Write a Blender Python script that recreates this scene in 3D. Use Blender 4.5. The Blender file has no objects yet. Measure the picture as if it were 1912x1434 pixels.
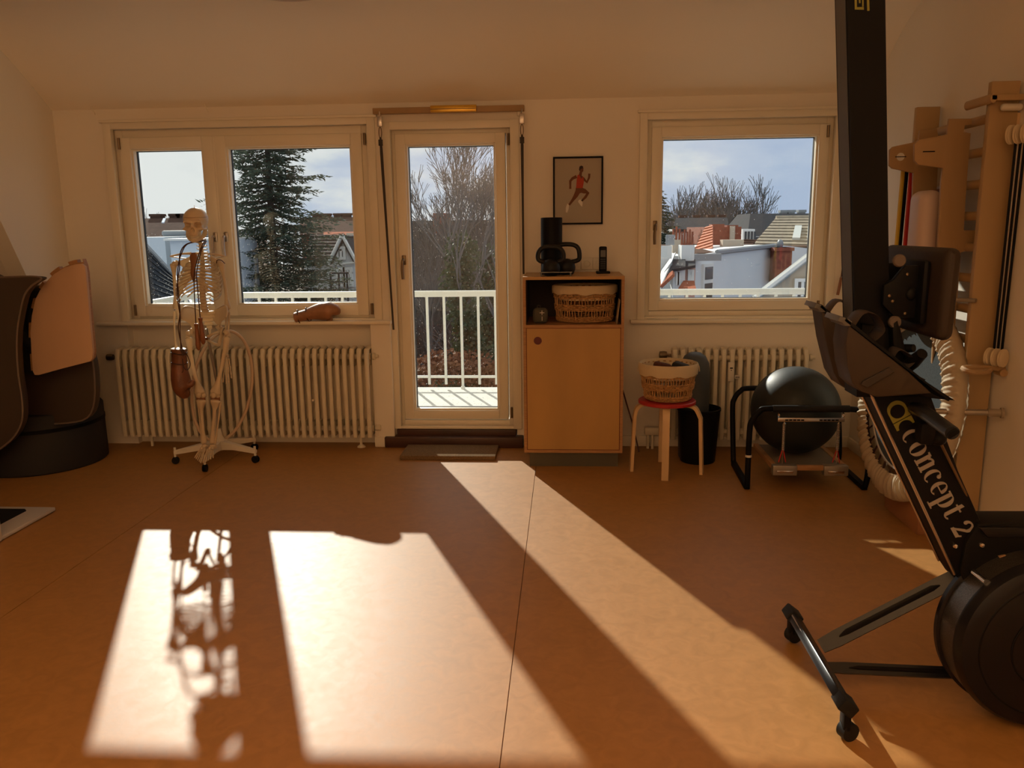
import bpy, bmesh, math, random
from mathutils import Vector, Matrix, noise

random.seed(7)
scene = bpy.context.scene
COL = scene.collection
PI = math.pi

# ---------------------------------------------------------------- camera
cam_d = bpy.data.cameras.new('camera')
cam = bpy.data.objects.new('camera', cam_d); COL.objects.link(cam)
cam_d.sensor_width = 36.0; cam_d.sensor_fit = 'HORIZONTAL'
cam_d.lens = 36.0 * 1514.57 / 1912.0
cam_d.clip_start = 0.05; cam_d.clip_end = 600
PITCH, YAW, ROLL = 0.18927, 0.06636, -0.01253
F = Vector((-math.sin(YAW)*math.cos(PITCH), math.cos(YAW)*math.cos(PITCH), -math.sin(PITCH)))
R = Vector((math.cos(YAW), math.sin(YAW), 0)); U = R.cross(F)
R2 = R*math.cos(ROLL) + U*math.sin(ROLL); U2 = U*math.cos(ROLL) - R*math.sin(ROLL)
m = Matrix((R2, U2, -F)).transposed().to_4x4(); m.translation = (0, 0, 1.5)
cam.matrix_world = m
scene.camera = cam

# ---------------------------------------------------------------- light
scene.view_settings.view_transform = 'Standard'
scene.view_settings.look = 'None'
scene.view_settings.exposure = 0.0
scene.view_settings.gamma = 1.0
scene.view_settings.use_curve_mapping = False

world = bpy.data.worlds.new('world'); scene.world = world; world.use_nodes = True
wn = world.node_tree; wn.nodes.clear()
def wnode(t, **k):
    n = wn.nodes.new(t)
    for a, b in k.items(): setattr(n, a, b)
    return n
W_TC = wnode('ShaderNodeTexCoord')
W_MAP = wnode('ShaderNodeMapping'); W_MAP.inputs['Scale'].default_value = (1, 1, 2.6)
W_MAP.inputs['Location'].default_value = (0.4, 2.2, 0.7)
wn.links.new(W_TC.outputs['Generated'], W_MAP.inputs['Vector'])
W_NZ = wnode('ShaderNodeTexNoise'); W_NZ.inputs['Scale'].default_value = 3.8; W_NZ.inputs['Detail'].default_value = 7
W_NZ.inputs['Roughness'].default_value = 0.55
wn.links.new(W_MAP.outputs['Vector'], W_NZ.inputs['Vector'])
W_SEP = wnode('ShaderNodeSeparateXYZ'); wn.links.new(W_TC.outputs['Generated'], W_SEP.inputs[0])
# more cloud towards the sun side (west, -X), clearer blue towards +X
W_ADD = wnode('ShaderNodeMath', operation='MULTIPLY_ADD'); W_ADD.inputs[1].default_value = -0.55; W_ADD.inputs[2].default_value = 0.0
wn.links.new(W_SEP.outputs['X'], W_ADD.inputs[0])
W_SUM = wnode('ShaderNodeMath', operation='ADD'); wn.links.new(W_NZ.outputs['Fac'], W_SUM.inputs[0]); wn.links.new(W_ADD.outputs[0], W_SUM.inputs[1])
W_Z = wnode('ShaderNodeMath', operation='MULTIPLY_ADD'); W_Z.inputs[1].default_value = 0.75
wn.links.new(W_SEP.outputs['Z'], W_Z.inputs[0]); wn.links.new(W_SUM.outputs[0], W_Z.inputs[2])
W_R = wnode('ShaderNodeValToRGB'); wn.links.new(W_Z.outputs[0], W_R.inputs[0])
cr = W_R.color_ramp
cr.elements[0].position = 0.40; cr.elements[0].color = (0.45, 0.54, 0.72, 1)
cr.elements[1].position = 0.72; cr.elements[1].color = (0.88, 0.89, 0.88, 1)
e = cr.elements.new(0.52); e.color = (0.56, 0.63, 0.76, 1)
e = cr.elements.new(0.60); e.color = (0.76, 0.79, 0.81, 1)
W_BG = wnode('ShaderNodeBackground'); W_BG.inputs['Strength'].default_value = 1.0
wn.links.new(W_R.outputs[0], W_BG.inputs['Color'])
W_O = wnode('ShaderNodeOutputWorld'); wn.links.new(W_BG.outputs[0], W_O.inputs[0])

AZ, EL = math.radians(23.3), math.radians(27.9)
sun_dir = Vector((math.sin(AZ)*math.cos(EL), -math.cos(AZ)*math.cos(EL), -math.sin(EL)))
sd = bpy.data.lights.new('sun', 'SUN'); sd.energy = 5.9; sd.angle = math.radians(0.7); sd.color = (1.0, 0.93, 0.81)
sun = bpy.data.objects.new('sun', sd); COL.objects.link(sun); sun.location = (-6, 14, 9)
sun.rotation_euler = sun_dir.to_track_quat('-Z', 'Y').to_euler()

# added warm fill standing in for light from the rear room behind the camera
rd = bpy.data.lights.new('rear_fill_light', 'AREA'); rd.shape = 'RECTANGLE'; rd.size = 5.4; rd.size_y = 2.2
rd.energy = 10; rd.color = (1.0, 0.72, 0.46)
rl = bpy.data.objects.new('rear_fill_light', rd); COL.objects.link(rl)
rl.location = (-1.2, -1.35, 1.35); rl.rotation_euler = (math.radians(90), 0, 0)
ud = bpy.data.lights.new('ceiling_fill_light', 'AREA'); ud.shape = 'RECTANGLE'; ud.size = 3.2; ud.size_y = 1.0  # added fill aimed at the ceiling to lift the walls, no real lamp
ud.energy = 90; ud.color = (1.0, 0.63, 0.34)
ul = bpy.data.objects.new('ceiling_fill_light', ud); COL.objects.link(ul)
ul.location = (-0.9, -0.35, 1.95); ul.rotation_euler = (math.radians(180), 0, 0)

# ---------------------------------------------------------------- materials
MATS = {}
def mat(name, color, rough=0.5, metal=0.0, spec=0.5, noise_s=0, noise_a=0.0, bump=0.0, bump_s=80, stretch=None, color2=None, coat=0.0, trans=0.0, detail=4):
    if name in MATS: return MATS[name]
    M = bpy.data.materials.new(name); M.use_nodes = True; nt = M.node_tree
    b = nt.nodes['Principled BSDF']
    b.inputs['Base Color'].default_value = (*color, 1); b.inputs['Roughness'].default_value = rough
    b.inputs['Metallic'].default_value = metal; b.inputs['Specular IOR Level'].default_value = spec
    b.inputs['Coat Weight'].default_value = coat
    tc = None
    if noise_s or bump:
        tc = nt.nodes.new('ShaderNodeTexCoord'); mp = nt.nodes.new('ShaderNodeMapping')
        if stretch: mp.inputs['Scale'].default_value = stretch
        nt.links.new(tc.outputs['Object'], mp.inputs['Vector'])
    if noise_s:
        nz = nt.nodes.new('ShaderNodeTexNoise'); nz.inputs['Scale'].default_value = noise_s; nz.inputs['Detail'].default_value = detail
        nt.links.new(mp.outputs['Vector'], nz.inputs['Vector'])
        rp = nt.nodes.new('ShaderNodeValToRGB'); rp.color_ramp.elements[0].position = 0.3; rp.color_ramp.elements[1].position = 0.7
        c2 = color2 if color2 else tuple(max(0, c*(1-noise_a)) for c in color)
        rp.color_ramp.elements[0].color = (*c2, 1); rp.color_ramp.elements[1].color = (*color, 1)
        nt.links.new(nz.outputs['Fac'], rp.inputs[0]); nt.links.new(rp.outputs[0], b.inputs['Base Color'])
    if bump:
        nb = nt.nodes.new('ShaderNodeTexNoise'); nb.inputs['Scale'].default_value = bump_s; nb.inputs['Detail'].default_value = 3
        nt.links.new(mp.outputs['Vector'], nb.inputs['Vector'])
        bp = nt.nodes.new('ShaderNodeBump'); bp.inputs['Strength'].default_value = bump; bp.inputs['Distance'].default_value = 0.004
        nt.links.new(nb.outputs['Fac'], bp.inputs['Height']); nt.links.new(bp.outputs[0], b.inputs['Normal'])
    if trans:
        tr = nt.nodes.new('ShaderNodeBsdfTranslucent'); tr.inputs['Color'].default_value = (*color, 1)
        mx = nt.nodes.new('ShaderNodeMixShader'); mx.inputs[0].default_value = trans
        nt.links.new(b.outputs[0], mx.inputs[1]); nt.links.new(tr.outputs[0], mx.inputs[2])
        nt.links.new(mx.outputs[0], nt.nodes['Material Output'].inputs[0])
    MATS[name] = M; return M

M_wall = mat('white_wall_paint', (0.87, 0.79, 0.67), 0.75, spec=0.2, bump=0.12, bump_s=60, noise_s=1.2, noise_a=0.05)
M_ceil = mat('white_ceiling_paint', (0.90, 0.81, 0.67), 0.8, spec=0.2, bump=0.08, bump_s=50)
M_frame = mat('cream_window_plastic', (0.86, 0.78, 0.63), 0.38)
M_trim = mat('cream_gloss_trim', (0.84, 0.76, 0.61), 0.4)
M_gasket = mat('black_rubber_gasket', (0.01, 0.01, 0.01), 0.6)
M_steel = mat('brushed_steel', (0.55, 0.50, 0.45), 0.32, metal=1.0)
M_bronze = mat('dull_bronze_metal', (0.22, 0.16, 0.10), 0.4, metal=0.9)
M_chrome = mat('chrome', (0.75, 0.72, 0.7), 0.15, metal=1.0)
M_rad = mat('cream_radiator_enamel', (0.74, 0.66, 0.50), 0.4, noise_s=9, noise_a=0.06)
M_birch = mat('birch_plywood_face', (0.52, 0.285, 0.085), 0.45, noise_s=3.5, noise_a=0.22, stretch=(1, 1, 0.35), bump=0.03, bump_s=60)
M_ply = mat('plywood_edge', (0.50, 0.25, 0.10), 0.6, noise_s=60, noise_a=0.4, stretch=(0.2, 0.2, 6))
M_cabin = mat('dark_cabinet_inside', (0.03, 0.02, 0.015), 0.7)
M_plinth = mat('dark_grey_plinth', (0.09, 0.075, 0.05), 0.55)
M_redhole = mat('dark_red_finger_hole', (0.11, 0.008, 0.012), 0.5)
M_beech = mat('pale_beech_wood', (0.72, 0.48, 0.24), 0.42, noise_s=6, noise_a=0.18, stretch=(1, 1, 0.15))
M_plate = mat('varnished_plywood', (0.44, 0.28, 0.135), 0.5, spec=0.3, noise_s=5, noise_a=0.15, stretch=(1, 1, 0.2))
M_redseat = mat('red_painted_seat', (0.42, 0.02, 0.02), 0.4)
M_black = mat('matt_black_metal', (0.006, 0.006, 0.007), 0.5, spec=0.12)
M_blackgl = mat('gloss_black_metal', (0.009, 0.009, 0.011), 0.32, spec=0.3)
M_blackpl = mat('black_plastic', (0.007, 0.007, 0.007), 0.5, spec=0.12)
M_iron = mat('black_cast_iron', (0.010, 0.010, 0.011), 0.5, spec=0.3, bump=0.1, bump_s=200)
M_rubber = mat('black_rubber', (0.010, 0.010, 0.010), 0.6, spec=0.3)
M_ball = mat('dark_green_black_vinyl', (0.018, 0.023, 0.022), 0.5, spec=0.4, bump=0.04, bump_s=30)
M_silver = mat('silver_blue_vinyl', (0.62, 0.68, 0.74), 0.25, spec=0.9)
M_mat = mat('brown_coir_doormat', (0.30, 0.19, 0.095), 0.95, spec=0.1, noise_s=160, noise_a=0.5, bump=0.9, bump_s=300)
M_sillwood = mat('dark_red_brown_threshold', (0.075, 0.028, 0.016), 0.45, noise_s=14, noise_a=0.4, stretch=(0.2, 1, 1))
M_bone = mat('ivory_bone_plastic', (0.82, 0.67, 0.46), 0.36, noise_s=7, noise_a=0.10, trans=0.26)
M_bonedk = mat('brown_cartilage', (0.30, 0.13, 0.06), 0.5, trans=0.15)
M_whitepl = mat('off_white_plastic', (0.72, 0.66, 0.55), 0.4)
M_leather = mat('brown_leather', (0.24, 0.085, 0.035), 0.42, noise_s=14, noise_a=0.4, bump=0.35, bump_s=120)
M_tanlea = mat('worn_tan_leather', (0.42, 0.20, 0.10), 0.45, noise_s=14, noise_a=0.35, bump=0.3, bump_s=90)
M_cord = mat('dark_brown_cord', (0.07, 0.028, 0.018), 0.6)
M_handle = mat('turned_brown_wood', (0.30, 0.11, 0.04), 0.35, noise_s=20, noise_a=0.3, stretch=(1, 1, 0.1))
M_wicker = mat('golden_wicker', (0.55, 0.30, 0.11), 0.55, noise_s=40, noise_a=0.35)
M_linen = mat('cream_linen', (0.72, 0.58, 0.38), 0.85, spec=0.1, bump=0.2, bump_s=250, trans=0.15)
M_paper = mat('warm_grey_poster_paper', (0.42, 0.36, 0.28), 0.6)
M_skin = mat('poster_brown_ink', (0.16, 0.055, 0.022), 0.7)
M_redink = mat('poster_red_ink', (0.45, 0.045, 0.015), 0.7)
M_whiteink = mat('poster_white_ink', (0.75, 0.70, 0.62), 0.7)
M_hair = mat('poster_dark_ink', (0.03, 0.015, 0.01), 0.7)
M_strap = mat('dark_webbing_strap', (0.045, 0.035, 0.03), 0.7)
M_brass = mat('yellow_brass_bar', (0.70, 0.40, 0.05), 0.3, metal=0.6)
M_brownvinyl = mat('dark_brown_vinyl', (0.032, 0.021, 0.015), 0.6, spec=0.25, bump=0.15, bump_s=120)
M_piping = mat('grey_brown_piping', (0.16, 0.12, 0.09), 0.5)
M_matvinyl = mat('brown_mat_vinyl', (0.062, 0.044, 0.032), 0.5, spec=0.3, bump=0.15, bump_s=120)
M_bars = mat('wall_bar_wood', (0.50, 0.33, 0.16), 0.5, spec=0.3, noise_s=3.5, noise_a=0.18, stretch=(1, 1, 0.2))
M_blackdrum = mat('black_drum_fabric', (0.010, 0.010, 0.011), 0.7)
M_concept = mat('grey_lettering', (0.30, 0.26, 0.22), 0.5)
M_yellow = mat('olive_yellow_emblem', (0.22, 0.20, 0.02), 0.5)
M_band_y = mat('yellow_band', (0.62, 0.42, 0.03), 0.4)
M_band_r = mat('red_band', (0.55, 0.02, 0.015), 0.4)
M_pink = mat('pale_pink_beige_padding', (0.62, 0.47, 0.40), 0.5, bump=0.05, bump_s=20)
M_canvas = mat('cream_canvas_cover', (0.62, 0.50, 0.34), 0.75, spec=0.2, trans=0.25, bump=0.12, bump_s=60)
M_net = mat('grey_jumping_mat', (0.11, 0.13, 0.14), 0.95, spec=0.05, noise_s=250, noise_a=0.5, trans=0.15)
M_railw = mat('white_balcony_paint', (0.62, 0.63, 0.60), 0.45)
M_concrete = mat('pale_balcony_concrete', (0.62, 0.62, 0.58), 0.85, noise_s=9, noise_a=0.15)
M_treadw = mat('white_platform_frame', (0.55, 0.50, 0.45), 0.35)
M_drumw = mat('grey_rolled_foam', (0.06, 0.07, 0.08), 0.5)
M_greytube = mat('grey_lacquered_steel', (0.36, 0.31, 0.25), 0.35, metal=0.5)

# linoleum
def lino():
    M = bpy.data.materials.new('orange_linoleum'); M.use_nodes = True; nt = M.node_tree; b = nt.nodes['Principled BSDF']
    tc = nt.nodes.new('ShaderNodeTexCoord')
    n1 = nt.nodes.new('ShaderNodeTexNoise'); n1.inputs['Scale'].default_value = 16; n1.inputs['Detail'].default_value = 8; n1.inputs['Distortion'].default_value = 1.2
    n2 = nt.nodes.new('ShaderNodeTexNoise'); n2.inputs['Scale'].default_value = 1.3; n2.inputs['Detail'].default_value = 3
    for n in (n1, n2): nt.links.new(tc.outputs['Object'], n.inputs['Vector'])
    r1 = nt.nodes.new('ShaderNodeValToRGB'); r1.color_ramp.elements[0].position = 0.32; r1.color_ramp.elements[1].position = 0.68
    r1.color_ramp.elements[0].color = (0.37, 0.178, 0.050, 1); r1.color_ramp.elements[1].color = (0.44, 0.213, 0.062, 1)
    nt.links.new(n1.outputs['Fac'], r1.inputs[0])
    mx = nt.nodes.new('ShaderNodeMix'); mx.data_type = 'RGBA'; mx.blend_type = 'MULTIPLY'; mx.inputs[0].default_value = 1
    r2 = nt.nodes.new('ShaderNodeValToRGB'); r2.color_ramp.elements[0].color = (0.88, 0.88, 0.88, 1); r2.color_ramp.elements[1].color = (1, 1, 1, 1)
    nt.links.new(n2.outputs['Fac'], r2.inputs[0]); nt.links.new(r1.outputs[0], mx.inputs[6]); nt.links.new(r2.outputs[0], mx.inputs[7])
    nt.links.new(mx.outputs[2], b.inputs['Base Color'])
    mr = nt.nodes.new('ShaderNodeMapRange'); mr.inputs['To Min'].default_value = 0.44; mr.inputs['To Max'].default_value = 0.54
    nt.links.new(n1.outputs['Fac'], mr.inputs[0]); nt.links.new(mr.outputs[0], b.inputs['Roughness'])
    b.inputs['Specular IOR Level'].default_value = 0.30
    bp = nt.nodes.new('ShaderNodeBump'); bp.inputs['Strength'].default_value = 0.07; bp.inputs['Distance'].default_value = 0.002
    n3 = nt.nodes.new('ShaderNodeTexNoise'); n3.inputs['Scale'].default_value = 70; n3.inputs['Detail'].default_value = 5
    nt.links.new(tc.outputs['Object'], n3.inputs['Vector']); nt.links.new(n3.outputs['Fac'], bp.inputs['Height']); nt.links.new(bp.outputs[0], b.inputs['Normal'])
    return M
M_lino = lino()
def glassmat(name, ior=1.55, tint=(0.96, 0.98, 0.97)):
    M = bpy.data.materials.new(name); M.use_nodes = True; nt = M.node_tree; nt.nodes.clear()
    o = nt.nodes.new('ShaderNodeOutputMaterial'); t = nt.nodes.new('ShaderNodeBsdfTransparent'); t.inputs[0].default_value = (*tint, 1)
    g = nt.nodes.new('ShaderNodeBsdfGlossy'); g.inputs['Roughness'].default_value = 0.0
    fr = nt.nodes.new('ShaderNodeFresnel'); fr.inputs[0].default_value = ior
    # the same reflectance for both sides of a face
    geo = nt.nodes.new('ShaderNodeNewGeometry'); ml = nt.nodes.new('ShaderNodeMix'); ml.data_type = 'FLOAT'
    ml.inputs[2].default_value = ior; ml.inputs[3].default_value = 1/ior
    nt.links.new(geo.outputs['Backfacing'], ml.inputs[0]); nt.links.new(ml.outputs[0], fr.inputs[0])
    mx = nt.nodes.new('ShaderNodeMixShader'); nt.links.new(fr.outputs[0], mx.inputs[0]); nt.links.new(t.outputs[0], mx.inputs[1]); nt.links.new(g.outputs[0], mx.inputs[2])
    nt.links.new(mx.outputs[0], o.inputs[0]); return M
M_glass = glassmat('window_glass', 1.5)
M_drop = mat('rain_drop_water', (0.85, 0.88, 0.9), 0.1, trans=0.55)

# ---------------------------------------------------------------- mesh helpers
class MB:
    """collects shapes given in world coordinates, then links them as ONE mesh object"""
    def __init__(s): s.v = []; s.f = []; s.mi = []; s.cur = 0
    def add(s, vs, fs, M=None):
        o = len(s.v)
        s.v += [tuple(M @ Vector(p)) if M else tuple(p) for p in vs]
        for f in fs: s.f.append(tuple(i+o for i in f)); s.mi.append(s.cur)
        return s
    def bm(s, b, M=None):
        b.verts.ensure_lookup_table(); b.verts.index_update()
        s.add([v.co for v in b.verts], [[v.index for v in f.verts] for f in b.faces], M); b.free(); return s
    def box(s, x0, x1, y0, y1, z0, z1, bev=0.0, M=None, seg=2):
        b = bmesh.new(); bmesh.ops.create_cube(b, size=1)
        for v in b.verts: v.co = Vector(((x0+x1)/2+v.co.x*(x1-x0), (y0+y1)/2+v.co.y*(y1-y0), (z0+z1)/2+v.co.z*(z1-z0)))
        if bev: bmesh.ops.bevel(b, geom=b.edges[:], offset=bev, segments=seg, profile=0.5, affect='EDGES', clamp_overlap=True)
        return s.bm(b, M)
    def prism(s, pts, y0, y1, bev=0.0, plane='XZ', M=None, seg=2):
        """polygon in the XZ (or XY / YZ) plane extruded along the third axis"""
        def P(a, b_, d): return {'XZ': (a, d, b_), 'XY': (a, b_, d), 'YZ': (d, a, b_)}[plane]
        b = bmesh.new(); A = [b.verts.new(P(a, c, y0)) for a, c in pts]; B = [b.verts.new(P(a, c, y1)) for a, c in pts]
        n = len(pts); b.faces.new(A); b.faces.new(B[::-1])
        for i in range(n): b.faces.new((A[i], A[(i+1) % n], B[(i+1) % n], B[i]))
        bmesh.ops.recalc_face_normals(b, faces=b.faces[:])
        if bev:
            ed = [e for e in b.edges if (e.verts[0] in A and e.verts[1] in A) or (e.verts[0] in B and e.verts[1] in B)] if bev < 0 else b.edges[:]
            bmesh.ops.bevel(b, geom=ed, offset=abs(bev), segments=seg, profile=0.5, affect='EDGES', clamp_overlap=True)
        return s.bm(b, M)
    def tube(s, pts, r, n=8, caps=True, closed=False, flat=None):
        pts = [Vector(p) for p in pts]; k = len(pts)
        rs = r if isinstance(r, list) else [r]*k
        T = []
        for i in range(k):
            if closed: t = pts[(i+1) % k]-pts[i-1]
            else: t = pts[min(i+1, k-1)]-pts[max(i-1, 0)]
            T.append(t.normalized() if t.length > 1e-9 else Vector((0, 0, 1)))
        up = Vector((0, 0, 1)) if abs(T[0].z) < 0.9 else Vector((0, 1, 0))
        N = (up-T[0]*up.dot(T[0])).normalized(); vs = []
        for i in range(k):
            N = (N-T[i]*N.dot(T[i]))
            N = N.normalized() if N.length > 1e-6 else T[i].orthogonal().normalized()
            Bn = T[i].cross(N)
            ra, rb = (rs[i], rs[i]) if not isinstance(rs[i], (tuple, list)) else rs[i]
            for j in range(n):
                a = 2*PI*j/n; vs.append(pts[i]+N*math.cos(a)*ra+Bn*math.sin(a)*rb)
        fs = []
        for i in range(k if closed else k-1):
            i2 = (i+1) % k
            for j in range(n): fs.append((i*n+j, i*n+(j+1) % n, i2*n+(j+1) % n, i2*n+j))
        if caps and not closed: fs += [tuple(range(n))[::-1], tuple((k-1)*n+j for j in range(n))]
        return s.add(vs, fs)
    def lathe(s, prof, c=(0, 0, 0), axis='Z', n=32, M=None, caps=True):
        vs = []; fs = []; c = Vector(c)
        for r, h in prof:
            for j in range(n):
                a = 2*PI*j/n; x, y = r*math.cos(a), r*math.sin(a)
                p = {'Z': (x, y, h), 'Y': (x, h, y), 'X': (h, x, y)}[axis]; vs.append(c+Vector(p))
        k = len(prof)
        for i in range(k-1):
            for j in range(n): fs.append((i*n+j, i*n+(j+1) % n, (i+1)*n+(j+1) % n, (i+1)*n+j))
        if caps: fs += [tuple(range(n))[::-1], tuple((k-1)*n+j for j in range(n))]
        return s.add(vs, fs, M)
    def ball(s, c, r, n=16, M=None):
        b = bmesh.new(); bmesh.ops.create_uvsphere(b, u_segments=n, v_segments=max(6, n//2), radius=1)
        r = r if isinstance(r, (tuple, list)) else (r, r, r)
        for v in b.verts: v.co = Vector((c[0]+v.co.x*r[0], c[1]+v.co.y*r[1], c[2]+v.co.z*r[2]))
        return s.bm(b, M)
    def ring(s, c, R_, r, axis='Z', n=48, k=8, M=None):
        pts = []
        for j in range(n):
            a = 2*PI*j/n; x, y = R_*math.cos(a), R_*math.sin(a)
            p = {'Z': (x, y, 0), 'Y': (x, 0, y), 'X': (0, x, y)}[axis]; p = Vector(c)+Vector(p)
            pts.append(M @ p if M else p)
        return s.tube(pts, r, n=k, closed=True)
    def build(s, name, mt, parent=None, smooth=True, angle=35):
        me = bpy.data.meshes.new(name)
        off = Vector(parent['_org']) if parent else Vector((0, 0, 0))
        me.from_pydata([Vector(p)-off for p in s.v], [], s.f); me.update()
        mts = mt if isinstance(mt, (list, tuple)) else [mt]
        for q_ in mts: me.materials.append(q_)
        if len(mts) > 1:
            for p, i in zip(me.polygons, s.mi): p.material_index = i
        b = bmesh.new(); b.from_mesh(me); bmesh.ops.recalc_face_normals(b, faces=b.faces[:]); b.to_mesh(me); b.free()
        if smooth:
            me.polygons.foreach_set('use_smooth', [True]*len(me.polygons)); me.set_sharp_from_angle(angle=math.radians(angle))
        o = bpy.data.objects.new(name, me); COL.objects.link(o)
        if parent: o.parent = parent
        o['_org'] = tuple(off)
        return o
def bez(p0, p1, p2, p3, n=12):
    p0, p1, p2, p3 = map(Vector, (p0, p1, p2, p3)); out = []
    for i in range(n+1):
        t = i/n; out.append(p0*(1-t)**3+p1*3*t*(1-t)**2+p2*3*t*t*(1-t)+p3*t**3)
    return out
def smoothpath(pts, n=6, closed=False):
    """Catmull-Rom through the points"""
    P = [Vector(p) for p in pts]; out = []; k = len(P)
    for i in range(k if closed else k-1):
        if closed: a, b, c, d = P[i-1], P[i], P[(i+1) % k], P[(i+2) % k]
        else: a, b, c, d = P[max(i-1, 0)], P[i], P[i+1], P[min(i+2, k-1)]
        for j in range(n):
            t = j/n; out.append(0.5*((2*b)+(c-a)*t+(2*a-5*b+4*c-d)*t*t+(3*b-a-3*c+d)*t**3))
    if not closed: out.append(P[-1])
    return out
def lerp_list(vals, m_):
    out = []; k = len(vals)-1
    if any(isinstance(v, tuple) for v in vals): vals = [v if isinstance(v, tuple) else (v, v) for v in vals]
    for i in range(m_):
        t = i/(m_-1)*k; a = min(int(t), k-1); w = t-a
        if isinstance(vals[a], tuple): out.append(tuple(p+(q-p)*w for p, q in zip(vals[a], vals[a+1])))
        else: out.append(vals[a]+(vals[a+1]-vals[a])*w)
    return out
def arcpoly(cx, cy, r, a0, a1, n=8):
    return [(cx+r*math.cos(math.radians(a0+(a1-a0)*i/n)), cy+r*math.sin(math.radians(a0+(a1-a0)*i/n))) for i in range(n+1)]
def thing(name, label, cat, loc=(0, 0, 0), group=None, kind=None):
    o = bpy.data.objects.new(name, None); COL.objects.link(o); o.location = loc; o.empty_display_size = 0.1
    o['_org'] = tuple(loc)
    if label: o['label'] = label
    if cat: o['category'] = cat
    if group: o['group'] = group
    if kind: o['kind'] = kind
    return o
def tag(o, label, cat, group=None, kind=None):
    if label: o['label'] = label
    if cat: o['category'] = cat
    if group: o['group'] = group
    if kind: o['kind'] = kind
    return o
def struct(o): o['kind'] = 'structure'; return o
def dup(root, loc, label=None, group=None):
    r_ = root.copy(); COL.objects.link(r_); r_.location = loc
    if label: r_['label'] = label
    if group: r_['group'] = group
    for ch in [c for c in bpy.data.objects if c.parent == root]:
        c = ch.copy(); COL.objects.link(c); c.parent = r_
        for g in [q_ for q_ in bpy.data.objects if q_.parent == ch]:
            d = g.copy(); COL.objects.link(d); d.parent = c
    return r_

# ================================================================ ROOM SHELL
D = 5.525          # inner face of the window wall
XR, XL, XLN = 1.942, -3.46, -4.35
YB = -1.6
WO = D + 0.30      # outer face

# floor: linoleum sheets with open seams
fl = struct(MB().box(XLN-0.1, XR+0.1, YB, D+0.12, -0.06, -0.004).build('floor', mat('seam_filler', (0.16, 0.07, 0.02), 0.7), smooth=False))
xs = [XLN-0.05, -2.245, -0.185, XR+0.05]
for a, b_ in zip(xs[:-1], xs[1:]):
    MB().box(a+0.0015, b_-0.0015, YB, D+0.11, -0.004, 0.0).build('linoleum_sheet', M_lino, fl, smooth=False)

# window wall, pieced around the openings   (name, x0, x1, z0, z1)
W1 = (-3.09, -1.29, 0.90, 2.20); DR = (-1.19, -0.335, 0.0, 2.17); W2 = (0.52, 1.735, 0.90, 2.20)
wf = MB()
for x0, x1, z0, z1 in ((XLN-0.2, W1[0], 0, 2.75), (W1[1], DR[0], 0, 2.75), (DR[1], W2[0], 0, 2.75), (W2[1], XR+0.15, 0, 2.75),
                       (W1[0], W1[1], W1[3], 2.75), (DR[0], DR[1], DR[3], 2.75), (W2[0], W2[1], W2[3], 2.75),
                       (W2[0], W2[1], 0, W2[2])):
    wf.box(x0, x1, D, WO, z0, z1)
wf.box(W1[0], W1[1], D+0.07, WO, 0, W1[2])      # radiator niche
wf.box(DR[0], DR[1], D+0.2, WO, -0.06, 0.06)
struct(wf.build('wall_front', M_wall, smooth=False))
# pier between radiator niche and door
struct(MB().box(-1.335, -1.195, D-0.055, D+0.01, 0, 0.885, 0.004).build('trim_1', M_wall))
# right wall
struct(MB().box(XR, XR+0.15, YB, WO, 0, 2.9).build('wall_right', M_wall, smooth=False))
# left wall: upper bulkhead with slanting edge, low niche beyond it
struct(MB().prism([(D, 1.18), (5.08, 1.18), (4.86, 1.61), (4.26, 2.9), (D, 2.9)], XL-0.12, XL, plane='YZ').build('wall_left', M_wall, smooth=False))
M_niche_shade = mat('unlit_niche_wall', (0.13, 0.11, 0.08), 0.8)  # darker than the walls: the unlit look of the niche is in the colour
struct(MB().box(XLN-0.1, XLN, YB, D, 0, 2.9).build('wall_left_niche', M_niche_shade, smooth=False))
struct(MB().box(XLN-0.1, XR+0.15, YB-0.1, YB, 0, 2.9).build('wall_rear', M_wall, smooth=False))
# coved ceiling profile (Y, z)
prof = [(D+0.02, 2.31), (D-0.02, 2.335), (5.30, 2.475), (5.10, 2.60), (4.95, 2.665), (4.78, 2.705), (4.55, 2.725), (4.2, 2.735), (3.6, 2.74), (2.5, 2.744), (0.5, 2.747), (YB, 2.75)]
pp = smoothpath([(a, b_, 0) for a, b_ in prof], 4); pp = [(p.x, p.y) for p in pp]
poly = pp + [(YB, 3.0), (D+0.3, 3.0), (D+0.3, 2.31)]
struct(MB().prism(poly, XLN-0.1, XR+0.15, plane='YZ').build('ceiling', M_ceil, angle=20))
# baseboards
struct(MB().box(XLN, -1.335, D+0.052, D+0.07, 0, 0.075, 0.003).box(-1.335, -1.26, D-0.067, D-0.055, 0, 0.075, 0.003).box(-0.29, XR, D-0.014, D, 0, 0.075, 0.003).build('baseboard_front', M_trim))
struct(MB().box(XR-0.014, XR, YB, D, 0, 0.075, 0.003).build('baseboard_right', M_trim))
# window boards (sills)
struct(MB().box(-3.27, -1.185, D-0.085, D+0.14, 0.868, 0.893, 0.006).build('trim_2', M_trim))
struct(MB().box(0.44, XR-0.002, D-0.06, D+0.14, 0.862, 0.886, 0.006).build('trim_3', M_trim))
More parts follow.
